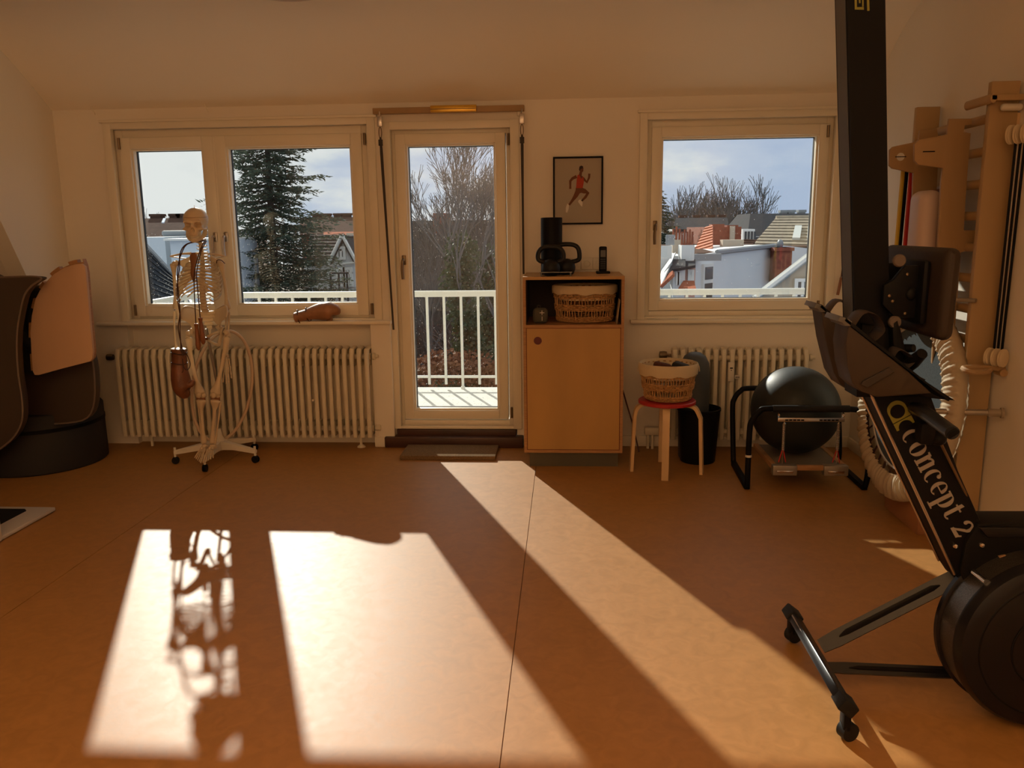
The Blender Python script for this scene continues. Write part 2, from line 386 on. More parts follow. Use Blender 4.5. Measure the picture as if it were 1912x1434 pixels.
# ceiling lamp: shallow round dish, only its rim reaches into the view
lamp = thing('ceiling_lamp', 'shallow round ceiling lamp dish cut by the top edge of the photo', 'lamp', (-1.29, 3.93, 2.585))
MB().lathe([(0.02, 2.575), (0.15, 2.578), (0.225, 2.600), (0.235, 2.625), (0.22, 2.63)], (-1.29, 3.93, 0), n=48).build('lamp_dish', mat('lamp_glass', (0.6, 0.5, 0.4), 0.3), lamp)
MB().lathe([(0.05, 2.63), (0.05, 2.735)], (-1.29, 3.93, 0), n=24).build('lamp_mount', M_whitepl, lamp)

# ---------------------------------------------------------------- windows and door
G = D + 0.10     # glass plane
def frame_ring(mb, x0, x1, z0, z1, w, y0, y1, bev=0.004):
    wl, wr, wb, wt = w if isinstance(w, tuple) else (w, w, w, w)
    mb.box(x0, x0+wl, y0, y1, z0, z1, bev); mb.box(x1-wr, x1, y0, y1, z0, z1, bev)
    mb.box(x0+wl-0.002, x1-wr+0.002, y0, y1, z0, z0+wb, bev); mb.box(x0+wl-0.002, x1-wr+0.002, y0, y1, z1-wt, z1, bev)
def lever_handle(name, x, y, z, parent, L=0.125, mt=None, side=1):
    h = MB(); h.box(x-0.014, x+0.014, y-0.012, y, z-0.035, z+0.03, 0.004)
    h.tube(smoothpath([(x, y-0.01, z), (x, y-0.045, z), (x-0.003*side, y-0.052, z-0.02), (x-0.006*side, y-0.05, z-L*0.55), (x-0.004*side, y-0.048, z-L)], 5), lerp_list([0.008, 0.009, 0.010, 0.010, 0.009], 21), n=10)
    return h.build(name, mt or M_steel, parent)
def hinge(x, z, parent, y=D+0.03, L=0.075):
    return MB().tube([(x, y-0.008, z-L/2), (x, y-0.008, z+L/2)], 0.009, n=10).box(x-0.004, x+0.004, y-0.012, y+0.01, z-L/2, z+L/2).build('hinge', M_bronze, parent)
def sash(name, gx0, gx1, gz0, gz1, parent, w=0.085, bottom=None):
    """an opening sash: frame, gasket, pane"""
    m_ = MB(); wb = bottom or w
    x0, x1, z0, z1 = gx0-w, gx1+w, gz0-wb, gz1+w
    frame_ring(m_, x0, x1, z0, z1, (w-0.012, w-0.012, wb-0.012, w-0.012), D+0.028, G+0.02, 0.006)
    # glazing bead, set back and chamfered
    frame_ring(m_, gx0-0.014, gx1+0.014, gz0-0.014, gz1+0.014, 0.014, D+0.045, G+0.01, 0.003)
    s_ = m_.build(name, M_frame, parent)
    g_ = MB(); frame_ring(g_, gx0-0.003, gx1+0.003, gz0-0.003, gz1+0.003, 0.006, G-0.012, G+0.012, 0)
    g_.build('gasket', M_gasket, s_, smooth=False)
    MB().box(gx0, gx1, G-0.003, G+0.003, gz0, gz1).build('glass_pane', M_glass, s_, smooth=False)
    return s_
def drops(parent, x0, x1, z0, z1, n, fade):
    m_ = MB(); rnd = random.Random(n)
    base = [(0, 0, 1), (1, 0, 0), (0, 1, 0), (-1, 0, 0), (0, -1, 0), (0, 0, -1)]
    fs = [(0, 1, 2), (0, 2, 3), (0, 3, 4), (0, 4, 1), (5, 2, 1), (5, 3, 2), (5, 4, 3), (5, 1, 4)]
    for i in range(n):
        x = x0+(x1-x0)*rnd.random()**fade; z = z0+(z1-z0)*rnd.random()**1.5; r = rnd.uniform(0.0009, 0.0026)
        m_.add([(x+a*r, G+0.004+b_*r*0.7, z+c*r*1.2) for a, b_, c in base], fs)
    tag(m_.build('raindrops', M_drop, parent), None, None, kind='stuff')

# window 1
w1 = thing('window_1', None, None, (-2.19, D, 0.9), kind='structure')
c = MB(); frame_ring(c, -3.115, -1.255, 0.885, 2.235, (0.055, 0.055, 0.02, 0.045), D-0.018, D+0.03, 0.004)
c.box(-3.13, -1.24, D-0.03, D, 2.232, 2.25, 0.004); c.build('casing', M_trim, w1)
c = MB(); frame_ring(c, -3.085, -1.295, 0.893, 2.192, (0.07, 0.07, 0.045, 0.065), D+0.045, G+0.03, 0.005); c.build('fixed_frame', M_frame, w1)
s1 = sash('sash', -2.946, -2.469, 1.008, 2.052, w1, 0.088)
s2 = sash('sash', -2.280, -1.446, 1.008, 2.052, w1, 0.088)
c = MB().box(-2.383, -2.365, D+0.03, G+0.02, 0.925, 2.135, 0.003); c.build('centre_bead', M_frame, w1)
lever_handle('handle', -2.408, D+0.028, 1.47, s1, 0.13); lever_handle('handle', -2.332, D+0.028, 1.47, s2, 0.13)
for x, z, p_ in ((-3.03, 2.10, s1), (-3.03, 0.965, s1), (-1.335, 2.10, s2), (-1.335, 0.965, s2)): hinge(x, z, p_)
drops(s1, -2.946, -2.60, 1.01, 1.5, 260, 1.6); drops(s2, -2.28, -1.55, 1.01, 1.6, 520, 1.9)
# window 2
w2 = thing('window_2', None, None, (1.11, D, 0.9), kind='structure')
c = MB(); frame_ring(c, 0.485, 1.775, 0.885, 2.225, (0.05, 0.05, 0.02, 0.045), D-0.018, D+0.03, 0.004)
c.box(0.47, 1.79, D-0.03, D, 2.222, 2.24, 0.004); c.build('casing', M_trim, w2)
c = MB(); frame_ring(c, 0.515, 1.745, 0.893, 2.192, (0.055, 0.06, 0.045, 0.06), D+0.045, G+0.03, 0.005); c.build('fixed_frame', M_frame, w2)
s3 = sash('sash', 0.644, 1.625, 1.019, 2.061, w2, 0.078)
lever_handle('handle', 0.598, D+0.028, 1.51, s3, 0.125, M_bronze)
for z in (2.09, 0.965): hinge(1.69, z, s3)
drops(s3, 0.644, 1.3, 1.02, 1.6, 160, 1.4)
# balcony door
dr = thing('door_1', None, None, (-0.76, D, 0), kind='structure')
c = MB(); frame_ring(c, -1.205, -0.30, 0.12, 2.20, (0.05, 0.06, 0.02, 0.05), D-0.018, D+0.03, 0.004); c.build('casing', M_trim, dr)
c = MB(); frame_ring(c, -1.185, -0.34, 0.11, 2.165, (0.05, 0.05, 0.06, 0.045), D+0.045, G+0.03, 0.005); c.build('fixed_frame', M_frame, dr)
s4 = sash('door_leaf', -1.053, -0.4745, 0.2552, 2.047, dr, 0.08, 0.075)
lever_handle('handle', -1.098, D+0.028, 1.30, s4, 0.13, M_bronze)
for z in (2.08, 0.23): hinge(-0.372, z, s4)
drops(s4, -1.05, -0.48, 0.27, 1.6, 420, 1.2)
c = MB().box(-1.185, -0.34, D-0.02, D+0.2, 0.06, 0.118, 0.006); c.build('door_threshold', M_sillwood, dr)
c = MB().box(-1.262, -0.292, D-0.085, D+0.02, 0.0, 0.075, 0.006); c.build('threshold_step', M_sillwood, dr)

# ================================================================ RADIATORS
def radiator(label, x0, n, pitch, yf, z0, z1, depth, valve_left=True):
    t = thing('radiator', label, 'radiator', (x0, yf+depth/2, 0), group=None)
    yb = yf+depth
    for i in range(n):
        x = x0+(i+0.5)*pitch; w = pitch*0.30
        o = MB()
        # rounded front and back columns joined by thin webs
        prof_ = [(yf, z0+0.05), (yf+0.004, z0+0.02), (yf+0.03, z0), (yb-0.03, z0), (yb, z0+0.03), (yb, z1-0.05), (yb-0.03, z1-0.012), (yf+0.035, z1-0.004), (yf+0.012, z1-0.02), (yf, z1-0.05)]
        o.tube([(x, yf+0.018, z0+0.012), (x, yf+0.014, z0+0.06), (x, yf+0.014, z1-0.06), (x, yf+0.03, z1-0.012), (x, yb-0.05, z1-0.004), (x, yb-0.02, z1-0.03)], [(0.010, w), (0.012, w), (0.012, w), (0.013, w*1.2), (0.012, w*1.25), (0.01, w)], n=8)
        o.box(x-w*0.45, x+w*0.45, yf+0.02, yb-0.01, z1-0.13, z1-0.01, 0.004)
        o.box(x-w*0.45, x+w*0.45, yf+0.02, yb-0.01, z0+0.01, z0+0.12, 0.004)
        o.tube([(x, yb-0.03, z0+0.02), (x, yb-0.03, z1-0.03)], (w, w), n=8)
        o.build('radiator_section', M_rad, t)
    L = x0+n*pitch
    MB().tube([(x0+0.01, yf+depth/2, z1-0.065), (L-0.01, yf+depth/2, z1-0.065)], 0.022, n=12).build('header_pipe', M_rad, t)
    MB().tube([(x0+0.01, yf+depth/2, z0+0.06), (L-0.01, yf+depth/2, z0+0.06)], 0.022, n=12).build('header_pipe', M_rad, t)
    MB().lathe([(0.02, 0), (0.024, 0.004), (0.024, 0.02), (0.012, 0.024), (0.012, 0.04)], (L, yf+depth/2, z1-0.065), axis='X', n=12).build('end_plug', M_rad, t)
    return t
r1 = radiator('long cream column radiator under the double window behind the skeleton', -3.135, 35, 0.0517, 5.375, 0.075, 0.712, 0.165)
MB().tube([(-3.13, 5.455, 0.645), (-3.175, 5.455, 0.645)], 0.009, n=10).lathe([(0.012, 0), (0.022, 0.004), (0.024, 0.03), (0.020, 0.048), (0.008, 0.052)], (-3.222, 5.455, 0.645), axis='X', n=16).build('thermostat_valve', M_bronze, r1)
MB().box(-1.44, -1.425, 5.45, 5.465, 0.0, 0.1).lathe([(0.03, 0.0), (0.028, 0.006), (0.012, 0.02)], (-1.4325, 5.4575, 0), n=16).build('support_foot', M_rad, r1)
MB().box(-2.96, -2.945, 5.45, 5.465, 0.0, 0.1).build('support_foot', M_rad, r1)
MB().lathe([(0.018, 0), (0.02, 0.01), (0.02, 0.035)], (-1.325, 5.455, 0.14), axis='X', n=12).build('lower_plug', M_rad, r1)
MB().box(-2.175, -2.145, 5.352, 5.376, 0.50, 0.60, 0.004).build('heat_meter', M_whitepl, r1)
MB().lathe([(0.009, -0.004), (0.009, 0.006)], (-1.735, 5.374, 0.355), axis='Y', n=10).build('vent_plug', M_whitepl, r1)
r2 = radiator('short cream column radiator under the single window behind the exercise ball', 0.705, 17, 0.0535, 5.375, 0.07, 0.70, 0.12)
MB().lathe([(0.012, 0), (0.026, 0.004), (0.028, 0.03), (0.024, 0.05), (0.008, 0.054)], (0.63, 5.43, 0.655), axis='X', n=16).tube([(0.68, 5.43, 0.655), (0.71, 5.43, 0.655)], 0.009, n=10).build('thermostat_valve', M_bronze, r2)
hm = MB().box(1.075, 1.115, 5.352, 5.378, 0.49, 0.615, 0.004).build('heat_meter', M_whitepl, r2)
MB().box(1.086, 1.104, 5.350, 5.353, 0.575, 0.583).box(1.092, 1.098, 5.350, 5.353, 0.562, 0.567).build('meter_display', M_blackpl, hm, smooth=False)
mt_ = MB().box(1.121, 1.156, 5.362, 5.378, 0.505, 0.528, 0.002).build('meter_tag', M_whitepl, r2)
for k in range(3): MB().box(1.127+k*0.009, 1.131+k*0.009, 5.360, 5.363, 0.511, 0.521).build('tag_mark', M_blackpl, mt_, smooth=False)
MB().tube([(0.60, 5.45, 0.0), (0.60, 5.45, 0.13), (0.62, 5.45, 0.145), (0.71, 5.44, 0.145)], 0.010, n=10).tube([(0.57, 5.46, 0.0), (0.57, 5.46, 0.12)], 0.010, n=8).box(0.545, 0.64, 5.43, 5.48, 0.10, 0.15, 0.006).build('supply_pipe', M_rad, r2)
MB().box(0.80, 0.815, 5.42, 5.435, 0, 0.1).build('support_foot', M_rad, r2)
MB().box(1.50, 1.515, 5.42, 5.435, 0, 0.1).build('support_foot', M_rad, r2)

# ================================================================ CABINET
cx0, cx1, cy0, cy1, cz0, cz1 = -0.258, 0.362, 4.985, 5.50, 0.098, 1.208
cab = thing('cabinet', 'birch plywood cabinet with open top shelf and door with dark red finger hole', 'cabinet', (0.05, 5.24, 0))
T = 0.018
MB().box(cx0, cx0+T, cy0, cy1, cz0, cz1, 0.001).build('side_panel', M_ply, cab, smooth=False)
c = MB().box(cx1-T, cx1, cy0, cy1, cz0, cz1, 0.001)
c.build('side_panel', M_ply, cab, smooth=False)
MB().box(cx0, cx1, cy0-0.001, cy1, cz1-T, cz1+0.001, 0.001).build('top_panel', M_birch, cab, smooth=False)
MB().box(cx0+T, cx1-T, cy0, cy1, 0.895, 0.913).build('shelf', M_ply, cab, smooth=False)
MB().box(cx0+T, cx1-T, cy0, cy1, cz0, cz0+T).build('bottom_panel', M_ply, cab, smooth=False)
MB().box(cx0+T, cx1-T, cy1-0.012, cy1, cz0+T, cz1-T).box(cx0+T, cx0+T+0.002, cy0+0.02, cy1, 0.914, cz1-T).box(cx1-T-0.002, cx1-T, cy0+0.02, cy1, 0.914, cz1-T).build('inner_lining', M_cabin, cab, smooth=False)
# door with a round hole
dx0, dx1, dz0, dz1 = cx0+T+0.004, cx1-T-0.004, cz0+T+0.004, 0.891
hx, hz, hr = -0.168, 0.815, 0.025
b = bmesh.new(); ed = []
outer = [b.verts.new((x, cy0+0.002, z)) for x, z in ((dx0, dz0), (dx1, dz0), (dx1, dz1), (dx0, dz1))]
hole = [b.verts.new((hx+hr*math.cos(2*PI*i/28), cy0+0.002, hz+hr*math.sin(2*PI*i/28))) for i in range(28)]
ed += [b.edges.new((outer[i], outer[(i+1) % 4])) for i in range(4)] + [b.edges.new((hole[i], hole[(i+1) % 28])) for i in range(28)]
bmesh.ops.triangle_fill(b, edges=ed, use_beauty=True)
gf = [f for f in b.faces]
r_ = bmesh.ops.extrude_face_region(b, geom=gf)
for v in [g for g in r_['geom'] if isinstance(g, bmesh.types.BMVert)]: v.co.y += 0.018
door = MB().bm(b).build('door', M_birch, cab, smooth=False)
MB().lathe([(hr+0.001, 0.0), (hr+0.001, 0.004)], (hx, cy0+0.012, hz), axis='Y', n=28).build('finger_hole', M_redhole, door)
e_ = MB()
frame_ring(e_, dx0-0.004, dx1+0.004, dz0-0.004, dz1+0.004, 0.005, cy0+0.004, cy0+0.01, 0)
e_.build('door_reveal', mat('red_brown_reveal', (0.14, 0.02, 0.012), 0.6), door, smooth=False)
MB().box(-0.225, 0.338, 5.02, cy1, 0, cz0).build('plinth', M_plinth, cab, smooth=False)

# things on the cabinet
zc = cz1+0.001
sp = thing('speaker_cylinder', 'tall plain black cylinder at the back of the cabinet top', 'cylinder', (-0.085, 5.24, zc))
MB().lathe([(0.066, zc), (0.068, zc+0.004), (0.068, zc+0.352), (0.066, zc+0.356), (0.056, zc+0.357), (0.054, zc+0.345)], (-0.085, 5.24, 0), n=40).build('cylinder_body', M_black, sp)
def kettlebell(label, x, y, r, hw, hh, rot, tr):
    t = thing('kettlebell', label, 'kettlebell', (x, y, zc))
    MB().lathe([(r*0.62, zc), (r*0.80, zc+r*0.12), (r*0.97, zc+r*0.55), (r, zc+r*0.85), (r*0.93, zc+r*1.25), (r*0.7, zc+r*1.58), (r*0.35, zc+r*1.75), (0.01, zc+r*1.8)], (x, y, 0), n=32).build('bell_body', M_iron, t)
    M = Matrix.Translation((x, y, 0)) @ Matrix.Rotation(rot, 4, 'Z')
    pts = [(-r*0.52, 0, zc+r*1.42), (-hw*0.88, 0, zc+r*1.62), (-hw, 0, zc+r*2.0), (-hw*0.92, 0, zc+hh-0.03), (-hw*0.6, 0, zc+hh-0.006), (0, 0, zc+hh), (hw*0.6, 0, zc+hh-0.006), (hw*0.92, 0, zc+hh-0.03), (hw, 0, zc+r*2.0), (hw*0.88, 0, zc+r*1.62), (r*0.52, 0, zc+r*1.42)]
    MB().tube([M @ p for p in smoothpath(pts, 4)], tr, n=10).build('bell_handle', M_iron, t)
    return t
kettlebell('round black kettlebell in front of the black cylinder on the cabinet', -0.088, 5.10, 0.058, 0.080, 0.178, 0.05, 0.014)
kettlebell('black kettlebell standing right of the other kettlebell, large square handle', 0.010, 5.19, 0.056, 0.082, 0.190, -0.1, 0.014)
ph = thing('cordless_phone', 'black cordless phone upright in its charging cradle', 'phone', (0.245, 5.30, zc))
MB().box(0.20, 0.29, 5.26, 5.345, zc, zc+0.014, 0.005).build('charging_cradle', M_blackpl, ph)
hs = MB().box(0.219, 0.269, 5.290, 5.316, zc+0.01, zc+0.172, 0.010, seg=3).build('handset', M_blackpl, ph)
MB().box(0.228, 0.260, 5.2885, 5.2905, zc+0.105, zc+0.148).build('display', mat('grey_display', (0.06, 0.06, 0.055), 0.25), hs, smooth=False)
k = MB()
for i in range(5):
    for j in range(3): k.box(0.228+j*0.0115, 0.236+j*0.0115, 5.288, 5.2905, zc+0.03+i*0.014, zc+0.038+i*0.014)
k.build('keypad', mat('dark_grey_keys', (0.04, 0.04, 0.04), 0.5), hs, smooth=False)
for i, (x, lb) in enumerate(((0.147, 'round white wall socket left of the phone above the cabinet'), (0.226, 'round white wall socket half hidden behind the phone'), (0.065, 'round white wall socket seen through the kettlebell handle'))):
    s_ = thing('wall_socket', lb, 'socket', (x, D, 1.262), group=None)
    MB().box(x-0.04, x+0.04, D-0.009, D, 1.222, 1.302, 0.005).build('cover_plate', M_whitepl, s_)
    MB().ring((x, D-0.009, 1.262), 0.021, 0.0025, axis='Y', n=24, k=6).build('socket_ring', M_whitepl, s_)
gl = thing('glass_tray', 'thin clear glass plate lying in front of the kettlebells', 'tray', (-0.02, 5.04, zc))
MB().box(-0.155, 0.045, 5.00, 5.03, zc+0.024, zc+0.027).build('glass_sheet', mat('clear_tray_rim', (0.25, 0.26, 0.24), 0.15, spec=0.8), gl, smooth=False)
MB().box(-0.150, -0.140, 5.005, 5.025, zc, zc+0.024).box(0.03, 0.04, 5.005, 5.025, zc, zc+0.024).build('glass_foot', mat('tray_foot', (0.06, 0.06, 0.055), 0.3), gl, smooth=False)

# in the open shelf
zs = 0.914
bs = thing('portable_speaker', 'small grey fabric speaker with plus and minus marks, left in the cabinet shelf', 'speaker', (-0.155, 5.08, zs))
MB().box(-0.201, -0.106, 5.04, 5.10, zs, zs+0.098, 0.026, seg=4).build('speaker_body', mat('grey_speaker_cloth', (0.085, 0.075, 0.055), 0.85, bump=0.4, bump_s=500), bs)
MB().box(-0.157, -0.128, 5.0375, 5.0405, zs+0.068, zs+0.071).box(-0.144, -0.141, 5.0375, 5.0405, zs+0.055, zs+0.084).box(-0.1435, -0.1405, 5.0375, 5.0405, zs+0.020, zs+0.046).build('volume_marks', M_whitepl, bs, smooth=False)
MB().ring((-0.163, 5.07, zs+0.104), 0.010, 0.004, axis='Y', n=20, k=6).build('hanging_loop', M_strap, bs)

def basket(label, cx, cy, z0, rx, ry, rbx, rby, h, name='wicker_basket', cloth_drop=0.055, lower_shelf=False, seed=1):
    rnd = random.Random(seed); t = thing(name, label, 'basket', (cx, cy, z0))
    def rad(f, a):
        s_ = f**0.7; X = (rbx+(rx-rbx)*s_); Y = (rby+(ry-rby)*s_); return cx+X*math.cos(a), cy+Y*math.sin(a)
    n = 56; st = MB()
    for i in range(n):
        a = 2*PI*i/n+rnd.uniform(-0.02, 0.02); pts = []
        for k_ in range(7):
            f = k_/6; x, y = rad(f, a+0.02*math.sin(f*9+i)); pts.append((x, y, z0+0.006+f*(h-0.006)))
        st.tube(pts, 0.0032, n=5)
    st.build('stakes', M_wicker, t)
    fz = [0.03, 0.075, 0.12, 0.33, 0.38, 0.43, 0.48, 0.70, 0.76, 0.82, 0.97]
    for q_, f in enumerate(fz):
        w_ = MB(); pts = []
        for i in range(n*2):
            a = 2*PI*i/(n*2); x, y = rad(f, a); d = 0.0045*(1 if i % 4 < 2 else -1)*(1 if q_ % 2 else -1)
            nx, ny = math.cos(a), math.sin(a); pts.append((x+nx*d, y+ny*d, z0+0.008+f*(h-0.012)+rnd.uniform(-0.0015, 0.0015)))
        w_.tube(pts, 0.0052, n=5, closed=True); w_.build('woven_strand', M_wicker, t)
    # canvas lining inside and folded over the rim
    m_ = 64; vs = []; fs = []
    rows = [(h-cloth_drop, 1.075), (h-cloth_drop*0.5, 1.075), (h+0.002, 1.06), (h+0.008, 1.0), (h-0.004, 0.965), (h*0.62, 0.92)]
    for zz, k_ in rows:
        for i in range(m_):
            a = 2*PI*i/m_; x, y = rad(max(0, min(1, zz/h)), a)
            wob = 0.004*math.sin(7*a+seed)+0.003*math.sin(13*a) if zz > h*0.55 else 0
            vs.append((cx+(x-cx)*k_, cy+(y-cy)*k_, z0+zz+(wob if k_ > 1 else 0)))
    for r in range(len(rows)-1):
        for i in range(m_): fs.append((r*m_+i, r*m_+(i+1) % m_, (r+1)*m_+(i+1) % m_, (r+1)*m_+i))
    MB().add(vs, fs).build('cloth_lining', M_linen, t, angle=80)
    MB().lathe([(0.01, z0+0.004), (1.0, z0+0.004), (1.0, z0+0.012), (0.01, z0+0.012)], (0, 0, 0), n=40, M=Matrix.Translation((cx, cy, 0)) @ Matrix.Diagonal((rbx, rby, 1, 1))).build('basket_base', M_wicker, t)
    return t
basket('oval wicker basket with cream lining inside the open cabinet shelf', 0.125, 5.19, zs, 0.195, 0.15, 0.172, 0.13, 0.225, seed=3, cloth_drop=0.045)
bk2 = basket('round wicker basket with linen lining standing on the red stool', 0.632, 4.95, 0.456, 0.172, 0.165, 0.132, 0.13, 0.222, seed=5, cloth_drop=0.062)
for (x, s_) in ((0.632-0.176, -1), (0.632+0.176, 1)):
    MB().tube(smoothpath([(x, 4.93, 0.675), (x+0.008*s_, 4.935, 0.66), (x+0.012*s_, 4.94, 0.63)], 4), 0.003, n=6).build('lining_tie', M_linen, bk2)
for i, (x, y, a, lb) in enumerate(((0.60, 5.00, 0.4, 'dark red-brown folded cloth poking out of the basket on the stool'), (0.71, 4.99, -0.5, 'black folded cloth at the right inside the basket on the stool'))):
    M = Matrix.Translation((x, y, 0.64)) @ Matrix.Rotation(a, 4, 'Z') @ Matrix.Rotation(0.25, 4, 'Y')
    o = MB().box(-0.05, 0.05, -0.04, 0.04, -0.03, 0.035, 0.018, M=M, seg=3).build('folded_cloth', mat('cloth_%d' % i, ((0.09, 0.025, 0.015), (0.02, 0.018, 0.016))[i], 0.85), None)
    tag(o, lb, 'cloth')
o = MB().box(0.318, 0.320, 5.0, 5.14, zs, zs+0.15, M=Matrix.Translation((0.318, 0, zs)) @ Matrix.Rotation(0.12, 4, 'Y') @ Matrix.Translation((-0.318, 0, -zs))).build('leaflet', M_linen, smooth=False)
tag(o, 'pale leaflet leaning between basket and right side of the cabinet shelf', 'leaflet')

# ================================================================ PICTURE
pic = thing('framed_picture', 'black framed print of a sprinting runner in red above the cabinet', 'picture', (0.086, D, 1.74))
c = MB(); frame_ring(c, -0.078, 0.25, 1.522, 1.958, 0.011, D-0.024, D-0.002, 0.002); c.build('picture_frame', M_black, pic)
MB().box(-0.068, 0.24, D-0.010, D-0.004, 1.532, 1.948).build('paper_sheet', M_paper, pic, smooth=False)
# runner figure: printed outlines   coordinates in the sheet, u right v up (0..1)
def fig(name, pts, mt, dy=0.0):
    P_ = [(-0.068+0.308*u, 1.532+0.416*v) for u, v in pts]
    MB().prism(P_, D-0.0115-dy, D-0.0101-dy).build(name, mt, pic, smooth=False)
def lim(name, pts, ws, mt, dy=0.0):
    """tapered printed limb"""
    L_, R__ = [], []
    for i, (u, v) in enumerate(pts):
        a = pts[max(i-1, 0)]; b_ = pts[min(i+1, len(pts)-1)]; dx, dz = (b_[0]-a[0]), (b_[1]-a[1])*1.35; l = math.hypot(dx, dz); nx, nz = -dz/l, dx/l/1.35
        L_.append((u+nx*ws[i], v+nz*ws[i])); R__.append((u-nx*ws[i], v-nz*ws[i]))
    fig(name, L_+R__[::-1], mt, dy)
lim('printed_arm', [(0.52, 0.74), (0.62, 0.68), (0.69, 0.63), (0.735, 0.70), (0.74, 0.76)], [0.03, 0.028, 0.028, 0.022, 0.024], M_skin)
lim('printed_arm', [(0.47, 0.72), (0.38, 0.69), (0.335, 0.65), (0.335, 0.58), (0.335, 0.53)], [0.035, 0.028, 0.026, 0.02, 0.024], M_skin)
lim('printed_leg', [(0.52, 0.52), (0.45, 0.42), (0.39, 0.36), (0.31, 0.28)], [0.06, 0.045, 0.03, 0.02], M_skin)
lim('printed_leg', [(0.53, 0.52), (0.64, 0.49), (0.71, 0.46), (0.66, 0.40), (0.58, 0.34)], [0.055, 0.05, 0.035, 0.028, 0.018], M_skin)
fig('printed_shoe', [(0.24, 0.17), (0.27, 0.16), (0.30, 0.22), (0.31, 0.29), (0.27, 0.30), (0.24, 0.24)], M_whiteink)
fig('printed_shoe', [(0.50, 0.33), (0.56, 0.27), (0.59, 0.25), (0.60, 0.30), (0.595, 0.37), (0.52, 0.36)], M_whiteink)
fig('printed_shorts', [(0.455, 0.55), (0.60, 0.55), (0.62, 0.49), (0.55, 0.46), (0.50, 0.49), (0.44, 0.46)], M_skin, 0.0006)
fig('printed_vest', [(0.46, 0.54), (0.60, 0.54), (0.625, 0.64), (0.61, 0.72), (0.57, 0.68), (0.52, 0.75), (0.49, 0.74), (0.47, 0.66)], M_redink, 0.001)
lim('printed_neck', [(0.55, 0.74), (0.56, 0.79)], [0.03, 0.026], M_skin, 0.0005)
fig('printed_head', [(0.54, 0.79), (0.58, 0.775), (0.61, 0.80), (0.615, 0.85), (0.57, 0.87), (0.53, 0.85)], M_skin, 0.001)
fig('printed_hair', [(0.52, 0.82), (0.54, 0.80), (0.55, 0.83), (0.60, 0.845), (0.61, 0.87), (0.57, 0.885), (0.53, 0.87)], M_hair, 0.002)

# ================================================================ DOORMAT
o = thing('doormat', 'brown coir doormat lying before the balcony door', 'doormat', (-0.77, 5.36, 0))
MB().box(-1.095, -0.458, 5.135, 5.425, 0.0, 0.030, 0.006).build('coir_pile', M_mat, o)

# ================================================================ STOOL
st = thing('round_stool', 'bentwood stool with round red seat carrying the wicker basket', 'stool', (0.632, 4.93, 0))
SX, SY = 0.628, 4.945
MB().lathe([(0.01, 0.432), (0.168, 0.432), (0.175, 0.436), (0.175, 0.450), (0.168, 0.455), (0.01, 0.455)], (SX, SY, 0), n=48).build('seat', M_redseat, st)
for (lx, ly) in ((0.415, 4.93), (0.60, 4.735), (0.840, 4.87), (0.625, 5.135)):
    d = Vector((lx-SX, ly-SY, 0)); L = d.length; d.normalize()
    P_ = [(SX+d.x*0.06, SY+d.y*0.06, 0.425), (SX+d.x*0.13, SY+d.y*0.13, 0.425), (SX+d.x*0.168, SY+d.y*0.168, 0.417), (SX+d.x*0.188, SY+d.y*0.188, 0.395), (SX+d.x*(L*0.93), SY+d.y*(L*0.93), 0.35), (lx, ly, 0.0)]
    sp_ = smoothpath(P_[:5], 4)+[Vector(P_[5])]
    side = Vector((-d.y, d.x, 0)); vs = []; fs = []
    for i, p in enumerate(sp_):
        a = sp_[max(i-1, 0)]; b_ = sp_[min(i+1, len(sp_)-1)]; tt = (b_-a).normalized(); nn = tt.cross(side).normalized()
        for q1, q2 in ((1, 1), (-1, 1), (-1, -1), (1, -1)): vs.append(p+side*0.021*q1+nn*0.0095*q2)
    k_ = len(sp_)
    for i in range(k_-1):
        for j in range(4): fs.append((i*4+j, i*4+(j+1) % 4, (i+1)*4+(j+1) % 4, (i+1)*4+j))
    fs += [(0, 1, 2, 3), ((k_-1)*4, (k_-1)*4+1, (k_-1)*4+2, (k_-1)*4+3)]
    MB().add(vs, fs).build('leg', M_beech, st, angle=30)

# ================================================================ BIN and rolls behind the stool
bn = thing('waste_bin', 'round black waste bin between stool and ball frame', 'bin', (0.862, 5.17, 0))
MB().lathe([(0.01, 0.0), (0.108, 0.0), (0.112, 0.006), (0.134, 0.335), (0.139, 0.34), (0.139, 0.352), (0.130, 0.352), (0.126, 0.335), (0.105, 0.012), (0.01, 0.012)], (0.862, 5.17, 0), n=40, caps=False).build('bin_body', M_blackpl, bn)
MB().ring((0.862, 5.17, 0.35), 0.135, 0.005, n=40).build('bin_rim', M_blackpl, bn)
o = thing('foam_roll', 'dark grey foam roll with rounded top standing up in the waste bin', 'foam roll', (0.83, 5.19, 0.02))
MB().lathe([(0.01, 0.02), (0.088, 0.02), (0.09, 0.03), (0.098, 0.34), (0.098, 0.58), (0.090, 0.64), (0.068, 0.685), (0.036, 0.708), (0.004, 0.714)], (0.83, 5.19, 0), n=36).build('roll_body', M_drumw, o)
o = MB().tube([(0.39, 5.49, 0.42), (0.455, 5.40, 0.2), (0.50, 5.34, 0.006)], 0.005, n=6).build('thin_pole', mat('dark_red_pole', (0.10, 0.03, 0.02), 0.5))
tag(o, 'thin dark pole leaning beside the cabinet behind the stool', 'pole')

